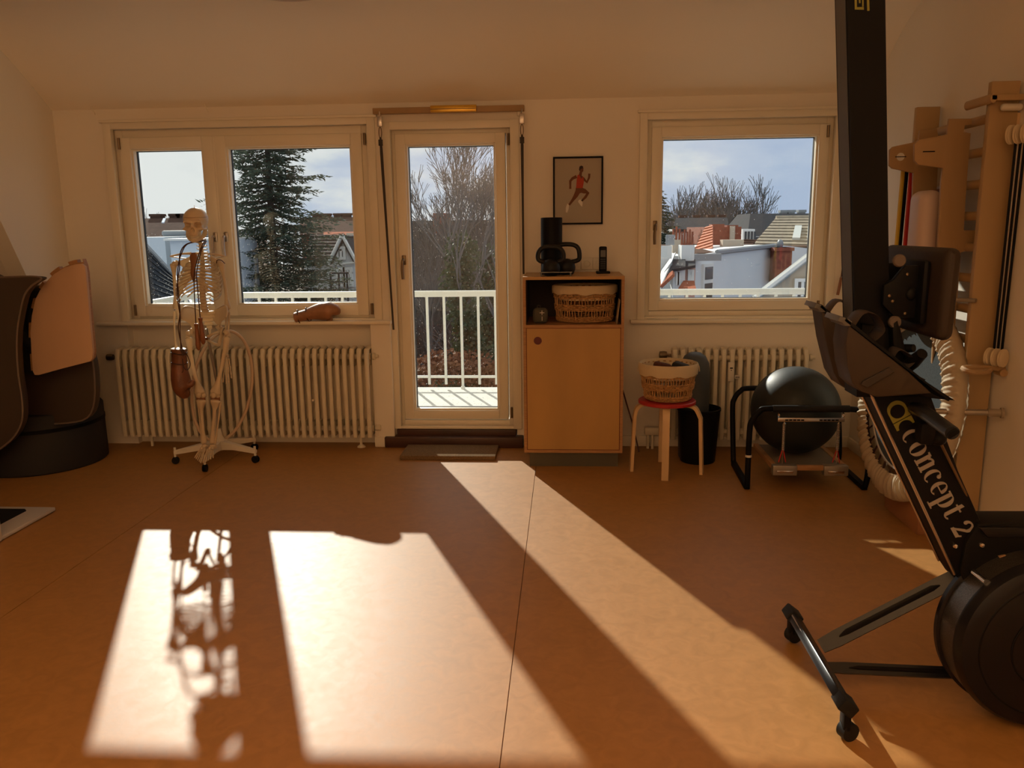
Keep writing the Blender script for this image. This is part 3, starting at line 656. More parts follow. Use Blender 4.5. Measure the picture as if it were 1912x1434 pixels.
# ================================================================ BALL IN THE SWING FRAME
fr_ = thing('swing_frame', 'black tubular frame with spring-hung platform under the big ball', 'frame', (1.39, 4.8, 0))
TR = 0.0165
yF, yK = 4.575, 5.06
for (y, xl, xr) in ((yF, 1.052, 1.715), (yK, 1.072, 1.722)):
    pts = [(xl, y, 0.02), (xl, y, 0.34), (xl+0.012, y, 0.41), (xl+0.05, y, 0.462), (xl+0.12, y, 0.48), (xr-0.12, y, 0.478), (xr-0.04, y, 0.455), (xr+0.005, y, 0.40), (xr+0.012, y, 0.33), (xr+0.012, y, 0.10), (xr, y, 0.02)]
    if y > 4.8: pts = [(a, b_+0.11*min(1, c_/0.40), c_) for a, b_, c_ in pts]
    MB().tube(smoothpath(pts, 5), TR, n=12).build('bent_tube', M_black, fr_)
for (xa, xb) in ((1.052, 1.072), (1.715, 1.722)):
    MB().box(-TR, TR, 0, yK-yF, 0.0, 0.032, 0.004, M=Matrix.Translation((xa, yF, 0)) @ Matrix.Rotation(-math.atan2(xb-xa, yK-yF), 4, 'Z')).build('base_runner', M_black, fr_)
MB().tube([(1.052, yF, 0.195), (1.052, yF, 0.208)], 0.0185, n=16).build('white_collar', M_whitepl, fr_)
MB().tube([(1.175, yF, 0.479), (1.60, yF, 0.479)], 0.0205, n=14).build('foam_grip', M_rubber, fr_)
hg = MB().box(1.205, 1.575, yF-0.012, yF-0.004, 0.405, 0.428, 0.003)
hb = hg.build('hanger_bar', M_steel, fr_)
k = MB()
for i in range(5): k.box(1.245+i*0.022, 1.262+i*0.022, yF-0.0135, yF-0.0118, 0.412, 0.420); k.box(1.435+i*0.022, 1.452+i*0.022, yF-0.0135, yF-0.0118, 0.412, 0.420)
k.build('bar_slots', M_blackpl, hb, smooth=False)
for x in (1.212, 1.568):
    MB().ring((x, yF, 0.442), 0.014, 0.003, axis='X', n=16, k=6).build('hanger_ring', M_chrome, fr_)
for x in (1.243, 1.545):
    pts = []
    for i in range(22*8): a = 2*PI*i/8; pts.append((x+0.0085*math.cos(a), yF-0.006+0.0085*math.sin(a), 0.395-0.155*i/(22*8)))
    MB().tube(pts, 0.0022, n=5).tube([(x, yF-0.006, 0.425), (x, yF-0.006, 0.39)], 0.003, n=6).tube([(x, yF-0.006, 0.245), (x, yF-0.006, 0.16)], 0.003, n=6).build('spring', M_chrome, fr_)
    for dx_ in (-0.02, 0.02): MB().tube([(x, yF-0.004, 0.25), (x+dx_, yF, 0.165)], 0.003, n=6).build('red_cord', M_band_r, fr_)
pl = MB().box(1.19, 1.60, yF-0.02, 5.03, 0.128, 0.148, 0.003)
plo = pl.build('platform', mat('grey_platform_board', (0.16, 0.13, 0.10), 0.6), fr_)
MB().box(1.185, 1.215, yF-0.02, 5.04, 0.122, 0.152, 0.003).box(1.575, 1.605, yF-0.02, 5.04, 0.122, 0.152, 0.003).box(1.30, 1.49, yF-0.022, yF+0.0, 0.122, 0.152, 0.003).build('wooden_edge', M_ply, plo)
for x in (1.252, 1.537):
    br = MB().box(x-0.068, x+0.068, yF-0.04, yF+0.01, 0.096, 0.155, 0.005).build('end_bracket', M_greytube, fr_)
    MB().box(x-0.045, x+0.045, yF-0.043, yF-0.039, 0.112, 0.126, 0.002).build('bracket_groove', M_chrome, br)
BC, BR = (1.383, 4.862, 0.410), 0.260
bb = thing('exercise_ball', 'large dark green-black exercise ball resting in the swing frame', 'ball', (BC[0], BC[1], 0.148))
MB().ball(BC, BR, 64).build('ball_skin', M_ball, bb)
s_ = MB()
Mb = Matrix.Translation(BC) @ Matrix.Rotation(math.radians(-22), 4, 'Y') @ Matrix.Rotation(math.radians(12), 4, 'X')
for off in (0.0,):
    s_.ring((0, 0, 0), BR+0.0008, 0.0016, axis='Z', n=96, k=5, M=Mb @ Matrix.Rotation(math.radians(62), 4, 'X'))
s_.build('seam', mat('ball_seam', (0.03, 0.036, 0.035), 0.5), bb)
lg = MB()
for q_ in (-1, 1):
    pts = []
    for i in range(7):
        a = -0.9+1.8*i/6; x = q_*0.007+0.006*math.sin(a)*q_-0.003*i/6; z = 0.010*(i/3-1)
        pts.append((BC[0]+0.005+x-z*0.5, BC[1]-math.sqrt(BR**2-0.0009)-0.0006, BC[2]-0.012+0.012+z))
    lg.tube(pts, 0.0016, n=5)
lg.build('printed_mark', mat('silver_print', (0.5, 0.5, 0.48), 0.4), bb)

# ================================================================ HEADRAIL, STRAPS over the door
hr_ = thing('pull_up_rail', 'tan wooden rail spanning above the balcony door', 'rail', (-0.76, D, 2.26))
MB().box(-1.255, -0.262, D-0.055, D-0.02, 2.246, 2.284, 0.004).build('rail_board', M_plate, hr_)
MB().box(-1.23, -1.21, D-0.03, D, 2.22, 2.26, 0.003).box(-0.31, -0.29, D-0.03, D, 2.22, 2.26, 0.003).build('rail_bracket', M_trim, hr_)
sl = thing('spirit_level', 'yellow-brass bar lying on the rail above the balcony door', 'level', (-0.72, D-0.06, 2.26))
MB().box(-0.870, -0.570, D-0.085, D-0.055, 2.245, 2.288, 0.005).build('level_body', M_brass, sl)
MB().box(-0.868, -0.572, D-0.087, D-0.084, 2.262, 2.266).build('level_groove', M_sillwood, sl, smooth=False)
def strap(label, top, bot, w=0.011):
    t = thing('exercise_strap', label, 'strap', top)
    x, y, z = top
    MB().box(x-0.016, x+0.016, y-0.012, y+0.012, z-0.085, z-0.022, 0.003).build('clamp_block', M_steel, t)
    MB().tube([(x, y, z-0.02), (x, y, z+0.01)], 0.005, n=8).build('clamp_pin', M_steel, t)
    pts = []
    for i in range(20): a = 2*PI*i/20; pts.append((x+0.009*math.cos(a), y, z-0.122+0.034*math.sin(a)))
    MB().tube(pts, 0.003, n=6, closed=True).build('carabiner', M_bronze, t)
    b0 = Vector((x, y, z-0.15)); b1 = Vector(bot)
    MB().tube([b0, b0+(b1-b0)*0.08, b0+(b1-b0)*0.5, b1], [(0.003, w*0.7), (0.004, w), (0.003, w*0.75), (0.003, w*0.7)], n=6).build('webbing', M_strap, t)
    MB().box(x-0.014, x+0.014, y-0.006, y+0.006, z-0.205, z-0.165, 0.003).build('strap_buckle', M_strap, t)
    return t
strap('dark webbing strap hanging slanted left of the balcony door', (-1.198, 5.42, 2.245), (-1.158, 5.40, 0.837))
strap('dark webbing strap hanging down to the cabinet right of the balcony door', (-0.276, 5.43, 2.245), (-0.276, 5.46, 1.20))
o = thing('wall_tassel', 'small brown strap end hanging right of the single window', 'strap', (1.84, 5.5, 1.45))
MB().tube([(1.815, 5.490, 1.428), (1.814, 5.490, 1.221), (1.805, 5.480, 1.152)], 0.0035, n=6).build('cord', M_cord, o)
MB().tube([(1.805, 5.480, 1.159), (1.801, 5.480, 1.110), (1.791, 5.480, 1.044)], [(0.004, 0.008), (0.005, 0.011), (0.004, 0.010)], n=6).build('strap_end', M_handle, o)
o = tag(MB().box(-0.05, 0.16, -0.012, 0.012, 0, 0.008, 0.003, M=Matrix.Translation((0.60, 5.50, 0.887)) @ Matrix.Rotation(-0.06, 4, 'Z')).build('window_wedge', M_whitepl), 'flat cream wedge lying on the sill of the single window', 'wedge')
# small cracks/hooks at the ceiling edge
for x in (-3.16, -2.38):
    o = tag(MB().tube([(x-0.012, 5.50, 2.345), (x, 5.505, 2.305), (x+0.012, 5.50, 2.288)], [0.003, 0.004, 0.003], n=6).build('wall_hook', M_trim), ('small cream hook above the left end of the double window', 'small cream hook above the middle of the double window')[x > -3], 'hook')

# ================================================================ LEFT CORNER
dm = thing('drum_seat', 'large black round drum standing on the floor at the left edge', 'drum', (-3.51, 5.07, 0))
MB().lathe([(0.01, 0.0), (0.392, 0.0), (0.4, 0.008), (0.397, 0.37), (0.39, 0.38), (0.01, 0.38)], (-3.515, 5.07, 0), n=72).build('drum_body', M_blackdrum, dm)
MB().lathe([(0.395, 0.265), (0.4015, 0.268), (0.4015, 0.29), (0.395, 0.293)], (-3.515, 5.07, 0), n=72, caps=False).build('drum_band', M_black, dm)
# rear padded slab
def slab(name, label, pts, y0, y1, mt, bev=0.012, pip=True):
    t = thing(name, label, 'padded mat', (pts[0][0], y0, min(p[1] for p in pts)))
    MB().prism(pts, y0, y1, bev=-bev, seg=3).build('padding', mt, t, angle=50)
    if pip: MB().tube([(a, y0+0.002, b_) for a, b_ in pts], 0.006, n=6, closed=True).build('piping', M_piping, t)
    return t
P_ = smoothpath([(a, b_, 0) for a, b_ in [(-3.616, 1.108), (-3.263, 1.171), (-3.006, 1.038), (-2.947, 0.805), (-2.928, 0.670), (-2.947, 0.472), (-3.005, 0.362), (-3.142, 0.327), (-3.373, 0.319), (-3.728, 0.325)]], 3, closed=True)
slab('padded_mat', 'dark brown rounded padded mat behind the plywood board', [(p.x, p.y) for p in P_], 4.80, 4.87, M_matvinyl)
P_ = smoothpath([(a, b_, 0) for a, b_ in [(-3.422, 1.257), (-3.229, 1.262), (-3.036, 1.266), (-2.977, 1.253), (-3.036, 1.217), (-3.088, 1.163), (-3.126, 1.071), (-3.159, 0.962), (-3.179, 0.837), (-3.188, 0.694), (-3.185, 0.566), (-3.192, 0.469), (-3.210, 0.404), (-3.256, 0.332), (-3.316, 0.279), (-3.389, 0.236), (-3.577, 0.188)]], 3, closed=True)
slab('padded_mat', 'large dark brown padded mat with wavy edge, nearest at the left photo edge', [(p.x, p.y) for p in P_], 4.47, 4.53, M_matvinyl)
# a black hollow roller behind them
o = thing('black_tire', 'black curved rubber ring behind the plywood board', 'ring', (-3.186, 4.700, 0.984))
MB().ring((-3.112, 4.660, 0.988), 0.17, 0.045, axis='Y', n=48, k=12, M=None).build('ring_body', M_rubber, o)
MB().box(-3.62, -3.13, 4.68, 4.74, 0.66, 1.20, 0.02).build('ring_backing', M_blackdrum, o)
# plywood board with toothed edge
P0 = [(-2.812, 1.331), (-2.792, 1.315), (-2.789, 1.274), (-2.794, 1.118), (-2.799, 0.940), (-2.800, 0.815), (-2.809, 0.770), (-2.825, 0.753), (-3.000, 0.711), (-3.153, 0.671), (-3.178, 0.672), (-3.187, 0.692), (-3.181, 0.816), (-3.172, 0.929), (-3.151, 1.028), (-3.115, 1.128), (-3.082, 1.177), (-3.048, 1.217), (-2.985, 1.270), (-2.919, 1.307), (-2.854, 1.326)]
o = thing('plywood_board', 'light birch plywood board with one curved toothed edge standing in the left corner', 'board', P0[11]+(0,))
o.location = (-3.2, 4.62, 0.60); o['_org'] = (-3.2, 4.62, 0.60)
MB().prism(P0, 4.60, 4.622, bev=-0.003).build('front_sheet', mat('pinkish_birch_sheet', (0.62, 0.40, 0.25), 0.45, noise_s=4, noise_a=0.12, stretch=(1, 1, 0.3)), o, angle=40)
cxm = sum(p[0] for p in P0)/len(P0); czm = sum(p[1] for p in P0)/len(P0)
crv = [(-3.187, 0.692), (-3.181, 0.816), (-3.172, 0.929), (-3.151, 1.028), (-3.115, 1.128), (-3.082, 1.177), (-3.048, 1.217), (-2.985, 1.270), (-2.919, 1.307), (-2.854, 1.326), (-2.812, 1.331)]
cs = smoothpath([(a, b_, 0) for a, b_ in crv], 6); tooth = []
for i, p in enumerate(cs):
    a = cs[max(i-1, 0)]; b_ = cs[min(i+1, len(cs)-1)]; t_ = (b_-a).normalized(); nrm = Vector((-t_.y, t_.x, 0))
    off = 0.026 if (i//5) % 2 == 0 else 0.008
    if i % 5 == 0 and i: 
        off0 = 0.026 if ((i-1)//5) % 2 == 0 else 0.008; q_ = p+nrm*off0; tooth.append((q_.x, q_.y))
    q_ = p+nrm*off; tooth.append((q_.x, q_.y))
tooth += [(a-0.012, b_) for a, b_ in P0[1:9]]
MB().prism(tooth, 4.624, 4.66).build('toothed_layer', M_ply, o, smooth=False)
hd = MB()
for u, v in ((115,604), (146,672), (115,682)):
    pass
o = thing('silver_ball', 'silver-blue exercise ball peeking out behind the plywood board', 'ball', (-3.33, 5.12, 0.72))
MB().ball((-3.335, 5.10, 0.93), 0.20, 40).build('ball_skin', M_silver, o)
MB().box(-3.60, -3.20, 4.95, 5.3, 0.38, 0.73, 0.02).build('ball_block', M_blackdrum, tag(thing('foam_block', 'black foam block on the drum beneath the silver ball', 'block', (-3.4, 5.1, 0.38)), None, None))
# white platform at lower left
pf = thing('white_platform', 'low white frame with black rubber inset on the floor at the left edge', 'platform', (-3.2, 3.85, 0))
MB().box(-3.75, -2.80, 3.62, 4.09, 0.004, 0.026, 0.006).build('platform_frame', M_treadw, pf)
MB().prism([(-3.70, 3.66), (-2.93, 3.66), (-2.92, 3.67), (-2.92, 4.02), (-2.945, 4.045), (-3.70, 4.045)], 0.0262, 0.029, plane='XY').build('rubber_inset', M_rubber, pf)
MB().box(-3.1, -2.795, 3.60, 3.66, 0.0, 0.20, 0.014, seg=3).build('upright_panel', M_whitepl, pf)

# ================================================================ ANATOMICAL SKELETON
SKX, SKY = -2.31, 5.12
sk = thing('anatomical_skeleton', 'life-size ivory model skeleton hanging on a rolling stand before the double window', 'skeleton', (SKX, SKY, 0))
def sf(t, k): return smoothpath(t, k)
BKX, BKY = -2.271, 4.95      # the body hangs a little in front of the stand
YW = math.radians(7)       # trunk turned a little to the left
def W(x, y, z, yaw=YW):
    return (BKX+0.97*(x*math.cos(yaw)-y*math.sin(yaw)), BKY+0.97*(x*math.sin(yaw)+y*math.cos(yaw)), 1.5+(z-1.5)*0.97)
# stand: five-armed base
for k_ in range(5):
    a = math.radians(202+72*k_); dx, dy = math.cos(a), math.sin(a); m_ = MB()
    vs = []; fs = []
    for i, (r, w, zt, zb_) in enumerate(((0.03, 0.024, 0.135, 0.075), (0.12, 0.020, 0.12, 0.08), (0.27, 0.013, 0.092, 0.066), (0.285, 0.010, 0.088, 0.068))):
        for sx, zz in ((1, zt), (-1, zt), (-1, zb_), (1, zb_)): vs.append((SKX+dx*r-dy*w*sx, SKY+dy*r+dx*w*sx, zz))
    for i in range(3):
        for j in range(4): fs.append((i*4+j, i*4+(j+1) % 4, (i+1)*4+(j+1) % 4, (i+1)*4+j))
    fs += [(0, 1, 2, 3), (12, 13, 14, 15)]
    arm = m_.add(vs, fs).build('base_arm', M_whitepl, sk, angle=40)
    cx, cy = SKX+dx*0.277, SKY+dy*0.277
    MB().tube([(cx, cy, 0.045), (cx, cy, 0.112)], 0.008, n=10).build('caster_stem', M_whitepl, arm)
    MB().tube([(cx-dy*0.012, cy+dx*0.012, 0.024), (cx-dy*0.003, cy+dx*0.003, 0.024)], 0.024, n=20).tube([(cx+dy*0.003, cy-dx*0.003, 0.024), (cx+dy*0.012, cy-dx*0.012, 0.024)], 0.024, n=20).ball((cx, cy, 0.036), (0.016, 0.016, 0.014), 12).build('caster', M_blackpl, arm)
MB().lathe([(0.034, 0.07), (0.042, 0.08), (0.040, 0.135), (0.026, 0.165), (0.022, 0.21), (0.012, 0.215)], (SKX, SKY, 0), n=24).build('stand_hub', M_whitepl, sk)
pole_top = Vector(W(0.0, 0.05, 0.88))
MB().tube([(SKX, SKY+0.0, 0.2), (SKX, SKY+0.05, 0.5), pole_top], 0.009, n=12).build('stand_pole', M_greytube, sk)

# spine
def spinept(f):
    """f 0 = skull base, 1 = sacrum"""
    z = 1.475+(1.00-1.475)*f
    y = 0.035+0.028*math.sin(f*2*PI*0.95-0.35)*(1 if f < 0.75 else 1)
    x = 0.012-0.006*math.sin(f*PI)
    return x, y, z
NV = 24
for i in range(NV):
    f = i/(NV-1); x, y, z = spinept(f); w = 0.011+0.013*f; h = 0.0088
    m_ = MB(); M = Matrix.Translation(W(x, y, z)) @ Matrix.Rotation(YW, 4, 'Z')
    m_.lathe([(w*0.6, -h), (w, -h*0.85), (w*0.86, 0), (w, h*0.85), (w*0.6, h)], (0, 0, 0), n=12, M=M)
    sp_ = 0.020+0.012*min(1, f*1.6)
    for sx in (-1, 1):
        tp = sp_*(1.0 if f < 0.9 else 0.8)
        pts = [M @ Vector((sx*w*0.5, 0.012, 0)), M @ Vector((sx*tp, 0.022, 0.002)), M @ Vector((sx*(tp+0.010), 0.024, 0.004))]
        m_.tube(pts, [0.005, 0.0036, 0.003], n=6)
    m_.tube([M @ Vector((0, 0.012, 0)), M @ Vector((0, 0.035, -0.006)), M @ Vector((0, 0.045, -0.014))], [0.006, 0.004, 0.003], n=6)
    m_.build('vertebra', M_bone, sk, angle=60)
dk = MB()
for i in range(NV-1):
    x, y, z = spinept((i+0.5)/(NV-1)); w = 0.010+0.012*(i/NV); dk.tube([W(x, y, z-0.003), W(x, y, z+0.003)], w*0.92, n=10)
dk.build('spinal_discs', mat('tan_disc_plastic', (0.58, 0.38, 0.22), 0.5), sk)
# sternum
stp = [(0.0, -0.075, 1.375), (0.0, -0.083, 1.345), (-0.002, -0.094, 1.30), (-0.003, -0.104, 1.25), (-0.003, -0.106, 1.225), (-0.002, -0.104, 1.195)]
MB().tube([W(*p) for p in sf(stp, 3)], lerp_list([(0.006, 0.020), (0.007, 0.024), (0.006, 0.014), (0.006, 0.017), (0.006, 0.014), (0.004, 0.005)], 16), n=10).build('sternum', M_bonedk, sk)
# ribs: 12 pairs
RW = [0.052, 0.078, 0.098, 0.112, 0.122, 0.129, 0.134, 0.136, 0.134, 0.128, 0.112, 0.09]
for i in range(12):
    f = (6.6+i*0.98)/NV; bx, by, bz = spinept(f*0.985)
    drop = 0.030+0.0065*i; hw = RW[i]; fr = 0.095+0.014*min(i, 6)
    for sx in (-1, 1):
        if i < 10:
            a_end = 1.0 if i < 7 else 0.93-0.07*(i-7)
            pts = []
            for k_ in range(13):
                t = k_/12*a_end; ang = t*PI      # from the back round to the front
                px = sx*(hw*math.sin(ang)**0.8 if 0 < t < 1 else 0.0)+sx*0.012*(1-t)
                py = by+0.018+ (0.022*math.sin(ang*1.0) if t < 0.3 else 0.022*math.sin(0.3*PI)*(1-(t-0.3)/0.7)) - (fr+by*0.3)*(1-math.cos(ang))/2*1.05
                pz = bz+0.002-drop*math.sin(ang*0.5)**1.2*1.35
                if t > 0.72: pz += (t-0.72)/0.28*(0.012+0.011*max(0, i-1))
                pts.append(W(px+(0 if t < 1 else sx*0.012), py, pz))
            m_ = MB(); n_bone = 10
            P_ = sf(pts, 2); rr = lerp_list([(0.0048, 0.0035), (0.0068, 0.0032), (0.0068, 0.003), (0.006, 0.003), (0.005, 0.003)], len(P_))
            m_.tube(P_, rr, n=6)
        else:
            pts = [W(sx*0.014, by+0.02, bz), W(sx*0.06, by+0.028, bz-0.014), W(sx*hw, by-0.005, bz-0.045), W(sx*(hw+0.006), by-0.04, bz-0.062)][:(4 if i == 10 else 3)]
            m_ = MB(); P_ = sf(pts, 4); m_.tube(P_, lerp_list([(0.006, 0.0034), (0.006, 0.003), (0.003, 0.002)], len(P_)), n=6)
        m_.build('rib', M_bone, sk, angle=60)
# costal cartilage edge
for sx in (-1, 1):
    P_ = sf([W(-0.003+sx*0.014, -0.103, 1.222), W(sx*0.045, -0.096, 1.195), W(sx*0.085, -0.075, 1.150), W(sx*0.113, -0.035, 1.115)], 4)
    MB().tube(P_, lerp_list([0.006, 0.0055, 0.0045, 0.003], len(P_)), n=6).build('costal_cartilage', M_bone, sk)
# shoulder girdle
SHL = Vector((-2.424, 4.940, 1.316)); SHR = Vector((-2.154, 5.018, 1.314))
for sx, sh in ((-1, SHL), (1, SHR)):
    a = Vector(W(sx*0.014, -0.078, 1.372)); top = sh+Vector((sx*0.012, 0.0, 0.042))
    P_ = sf([a, a.lerp(top, 0.35)+Vector((0, -0.02, 0.004)), a.lerp(top, 0.7)+Vector((0, 0.008, 0.004)), top], 4)
    MB().tube(P_, lerp_list([0.009, 0.006, 0.006, (0.006, 0.010)], len(P_)), n=8).build('clavicle', M_bone, sk)
    # scapula: thin triangular blade with spine
    inn = Vector(W(sx*0.055, 0.075, 1.355)); low = Vector(W(sx*0.065, 0.085, 1.215)); out = sh+Vector((-sx*0.012, 0.025, 0.005))
    th = Vector((0, 0.004, 0)); mid = (inn+low+out)/3+Vector((0, 0.006, 0))
    vs = [inn-th, low-th, out-th, mid-th, inn+th, low+th, out+th, mid+th]
    m_ = MB().add(vs, [(0, 1, 3), (1, 2, 3), (2, 0, 3), (4, 7, 5), (5, 7, 6), (6, 7, 4), (0, 4, 5, 1), (1, 5, 6, 2), (2, 6, 4, 0)])
    m_.tube(sf([inn+Vector((0, 0.004, -0.03)), (inn+out)/2+Vector((0, 0.02, 0.0)), top+Vector((0, 0.015, -0.004)), top], 3), [(0.004, 0.007)]*10, n=6)
    m_.tube([out+Vector((0, -0.01, 0)), out], [0.013, 0.010], n=8)
    m_.build('scapula', M_bone, sk, angle=60)
def longbone(name, a, b_, r0, rm, r1, parent=sk, bow=(0, 0, 0), mt=None, head=None, flat=1.0):
    a, b_ = Vector(a), Vector(b_); m_ = MB(); bow = Vector(bow); P_ = []; rs = []
    prof_ = [(0.0, r0*0.55), (0.02, r0*0.95), (0.06, r0), (0.13, (r0*0.45+rm*0.65)), (0.24, rm), (0.5, rm*0.95), (0.74, rm), (0.86, (r1*0.45+rm*0.65)), (0.94, r1), (0.98, r1*0.95), (1.0, r1*0.55)]
    for t, r in prof_:
        P_.append(a.lerp(b_, t)+bow*math.sin(t*PI)); rs.append((r*flat, r) if flat != 1 else r)
    m_.tube(P_, rs, n=12)
    if head: m_.ball(head[0], head[1], 14)
    return m_.build(name, mt or M_bone, parent, angle=75)
ELL = Vector((-2.438, 4.950, 1.030)); ELR = Vector((-2.132, 5.008, 1.019))
WRL = Vector((-2.421, 4.892, 0.766)); WRR = Vector((-2.148, 4.969, 0.747))
longbone('humerus', SHL, ELL, 0.021, 0.0105, 0.021, head=(SHL+Vector((0.008, 0.0, -0.006)), 0.019))
longbone('humerus', SHR, ELR, 0.021, 0.0105, 0.021, head=(SHR+Vector((-0.008, 0.0, -0.006)), 0.019), bow=(0.004, 0, 0))
MB().ring(ELL+Vector((0, 0, -0.004)), 0.012, 0.003, n=16, k=6).build('elbow_fitting', M_chrome, sk)
cr_ = sf([SHR+Vector((-0.022, -0.02, -0.004)), SHR+Vector((-0.012, -0.026, 0.016)), SHR+Vector((0.012, -0.022, 0.014)), SHR+Vector((0.030, -0.015, -0.008))], 4)
MB().tube(cr_, 0.0028, n=6).build('shoulder_wire', M_cord, sk)
for (e_, w_, sx) in ((ELL, WRL, -1), (ELR, WRR, 1)):
    longbone('ulna', e_+Vector((-sx*0.005, 0.006, 0.006)), w_+Vector((-sx*0.012, 0.004, 0)), 0.012, 0.006, 0.0075, bow=(sx*-0.004, 0.004, 0))
    longbone('radius_bone', e_+Vector((sx*0.009, -0.006, -0.014)), w_+Vector((sx*0.006, -0.004, 0)), 0.0095, 0.006, 0.011, bow=(sx*0.007, -0.004, 0))
# hand of the free arm (image right): carpals and five fingers hanging down
hn = MB(); random.seed(11)
for i in range(8): hn.ball(WRR+Vector((-0.018+0.010*(i % 4), -0.004+0.005*(i//4), -0.012-0.012*(i//4))), (0.0068, 0.006, 0.0062), 8)
hand = hn.build('wrist_bones', M_bone, sk, angle=80)
for i, (ox, L, sprd) in enumerate(((-0.022, 0.055, -0.020), (-0.012, 0.086, -0.009), (-0.002, 0.094, 0.0), (0.008, 0.088, 0.008), (0.017, 0.072, 0.018))):
    base = WRR+Vector((ox, 0, -0.034)); segs = [0, 0.36, 0.62, 0.82, 1.0]; P_ = []
    m_ = MB(); Lt = L*1.75 if i else L*1.5
    pts = [base+Vector((sprd*t, -0.010*math.sin(t*1.6)-0.020*t*t, -Lt*t)) for t in segs]
    for a, b_ in zip(pts[:-1], pts[1:]):
        m_.tube([a.lerp(b_, t) for t in (0.03, 0.15, 0.5, 0.85, 0.97)], [0.0045, 0.0052, 0.003, 0.0048, 0.0036], n=7)
    m_.build('finger', M_bone, hand, angle=80)
# pelvis: sacrum, two hip bones
PW = math.radians(14)
def V2(x, y, z): return Vector(W(x, y, z, PW))+Vector((0.022, 0, 0))
m_ = MB()
for i in range(5):
    z = 0.985-0.024*i; w = 0.048-0.008*i
    m_.tube([V2(-w, 0.058+0.006*i, z), V2(0, 0.050+0.007*i, z-0.004), V2(w, 0.058+0.006*i, z)], [(0.012, 0.008), (0.014, 0.012), (0.012, 0.008)], n=8)
m_.tube([V2(0, 0.082, 0.872), V2(0, 0.078, 0.845), V2(0, 0.066, 0.825)], [0.010, 0.007, 0.004], n=8)
m_.build('sacrum', M_bone, sk, angle=70)
HJ = {-1: V2(-0.098, 0.0, 0.862), 1: V2(0.102, 0.0, 0.862)}
for sx in (-1, 1):
    # iliac wing as a curved thin sheet
    rows = []
    NI, NJ = 10, 8
    for i in range(NI+1):
        a = i/NI                      # 0 back .. 1 front along the crest
        cx_ = sx*(0.045+0.095*math.sin(a*PI*0.60)**0.8); cy_ = 0.072-0.150*a; cz_ = 1.000+0.045*math.sin(a*PI*0.85)-0.058*a**2.2
        bx_ = sx*(0.040+0.045*a); by_ = 0.050-0.070*a; bz_ = 0.925-0.035*a
        row = []
        for j in range(NJ+1):
            t = j/NJ; row.append(V2(bx_+(cx_-bx_)*t - sx*0.016*math.sin(t*PI), by_+(cy_-by_)*t+0.012*math.sin(t*PI), bz_+(cz_-bz_)*t))
        rows.append(row)
    vs = []; fs = []
    for side in (0, 1):
        for i in range(NI+1):
            for j in range(NJ+1):
                edge = (j == NJ) or i in (0, NI); th = 0.0045 if edge else 0.0025
                vs.append(rows[i][j]+Vector((sx*th*(1 if side else -1), -th*(1 if side else -1), 0)))
    S = (NI+1)*(NJ+1)
    for side in (0, 1):
        for i in range(NI):
            for j in range(NJ):
                q_ = (i*(NJ+1)+j, i*(NJ+1)+j+1, (i+1)*(NJ+1)+j+1, (i+1)*(NJ+1)+j); fs.append(tuple(v+side*S for v in q_))
    per = [(i, 0) for i in range(NI)]+[(NI, j) for j in range(NJ)]+[(i, NJ) for i in range(NI, 0, -1)]+[(0, j) for j in range(NJ, 0, -1)]
    for k_ in range(len(per)):
        a = per[k_]; b_ = per[(k_+1) % len(per)]; ia = a[0]*(NJ+1)+a[1]; ib = b_[0]*(NJ+1)+b_[1]; fs.append((ia, ib, ib+S, ia+S))
    m_ = MB().add(vs, fs)
    crest = [rows[i][NJ] for i in range(NI+1)]; m_.tube(crest, [0.006]*len(crest), n=7)
    # acetabulum, pubis, ischium
    h = HJ[sx]
    m_.lathe([(0.012, 0.012), (0.024, 0.010), (0.030, -0.004), (0.027, -0.010), (0.020, -0.006)], (0, 0, 0), n=18, M=Matrix.Translation(h+Vector((-sx*0.012, 0, 0.004))) @ Matrix.Rotation(sx*-math.radians(75), 4, 'Y'))
    m_.tube([rows[6][0], h+Vector((-sx*0.018, 0, 0.012))], [(0.020, 0.012), (0.020, 0.014)], n=8)
    pub = V2(sx*0.012, -0.075, 0.842); isc = V2(sx*0.058, 0.030, 0.775)
    P_ = sf([h+Vector((-sx*0.018, -0.008, 0.004)), V2(sx*0.055, -0.055, 0.862), pub], 4); m_.tube(P_, lerp_list([0.013, 0.008, 0.010], len(P_)), n=8)
    P_ = sf([h+Vector((-sx*0.016, 0.010, -0.012)), V2(sx*0.070, 0.026, 0.810), isc, V2(sx*0.040, -0.02, 0.790), pub+Vector((0, 0, -0.02))], 4); m_.tube(P_, lerp_list([0.014, 0.012, 0.014, 0.007, 0.008], len(P_)), n=8)
    m_.build('hip_bone', M_bone, sk, angle=75)
MB().tube([V2(-0.012, -0.076, 0.832), V2(0.014, -0.076, 0.832)], (0.010, 0.014), n=8).build('pubic_disc', M_bonedk, sk)
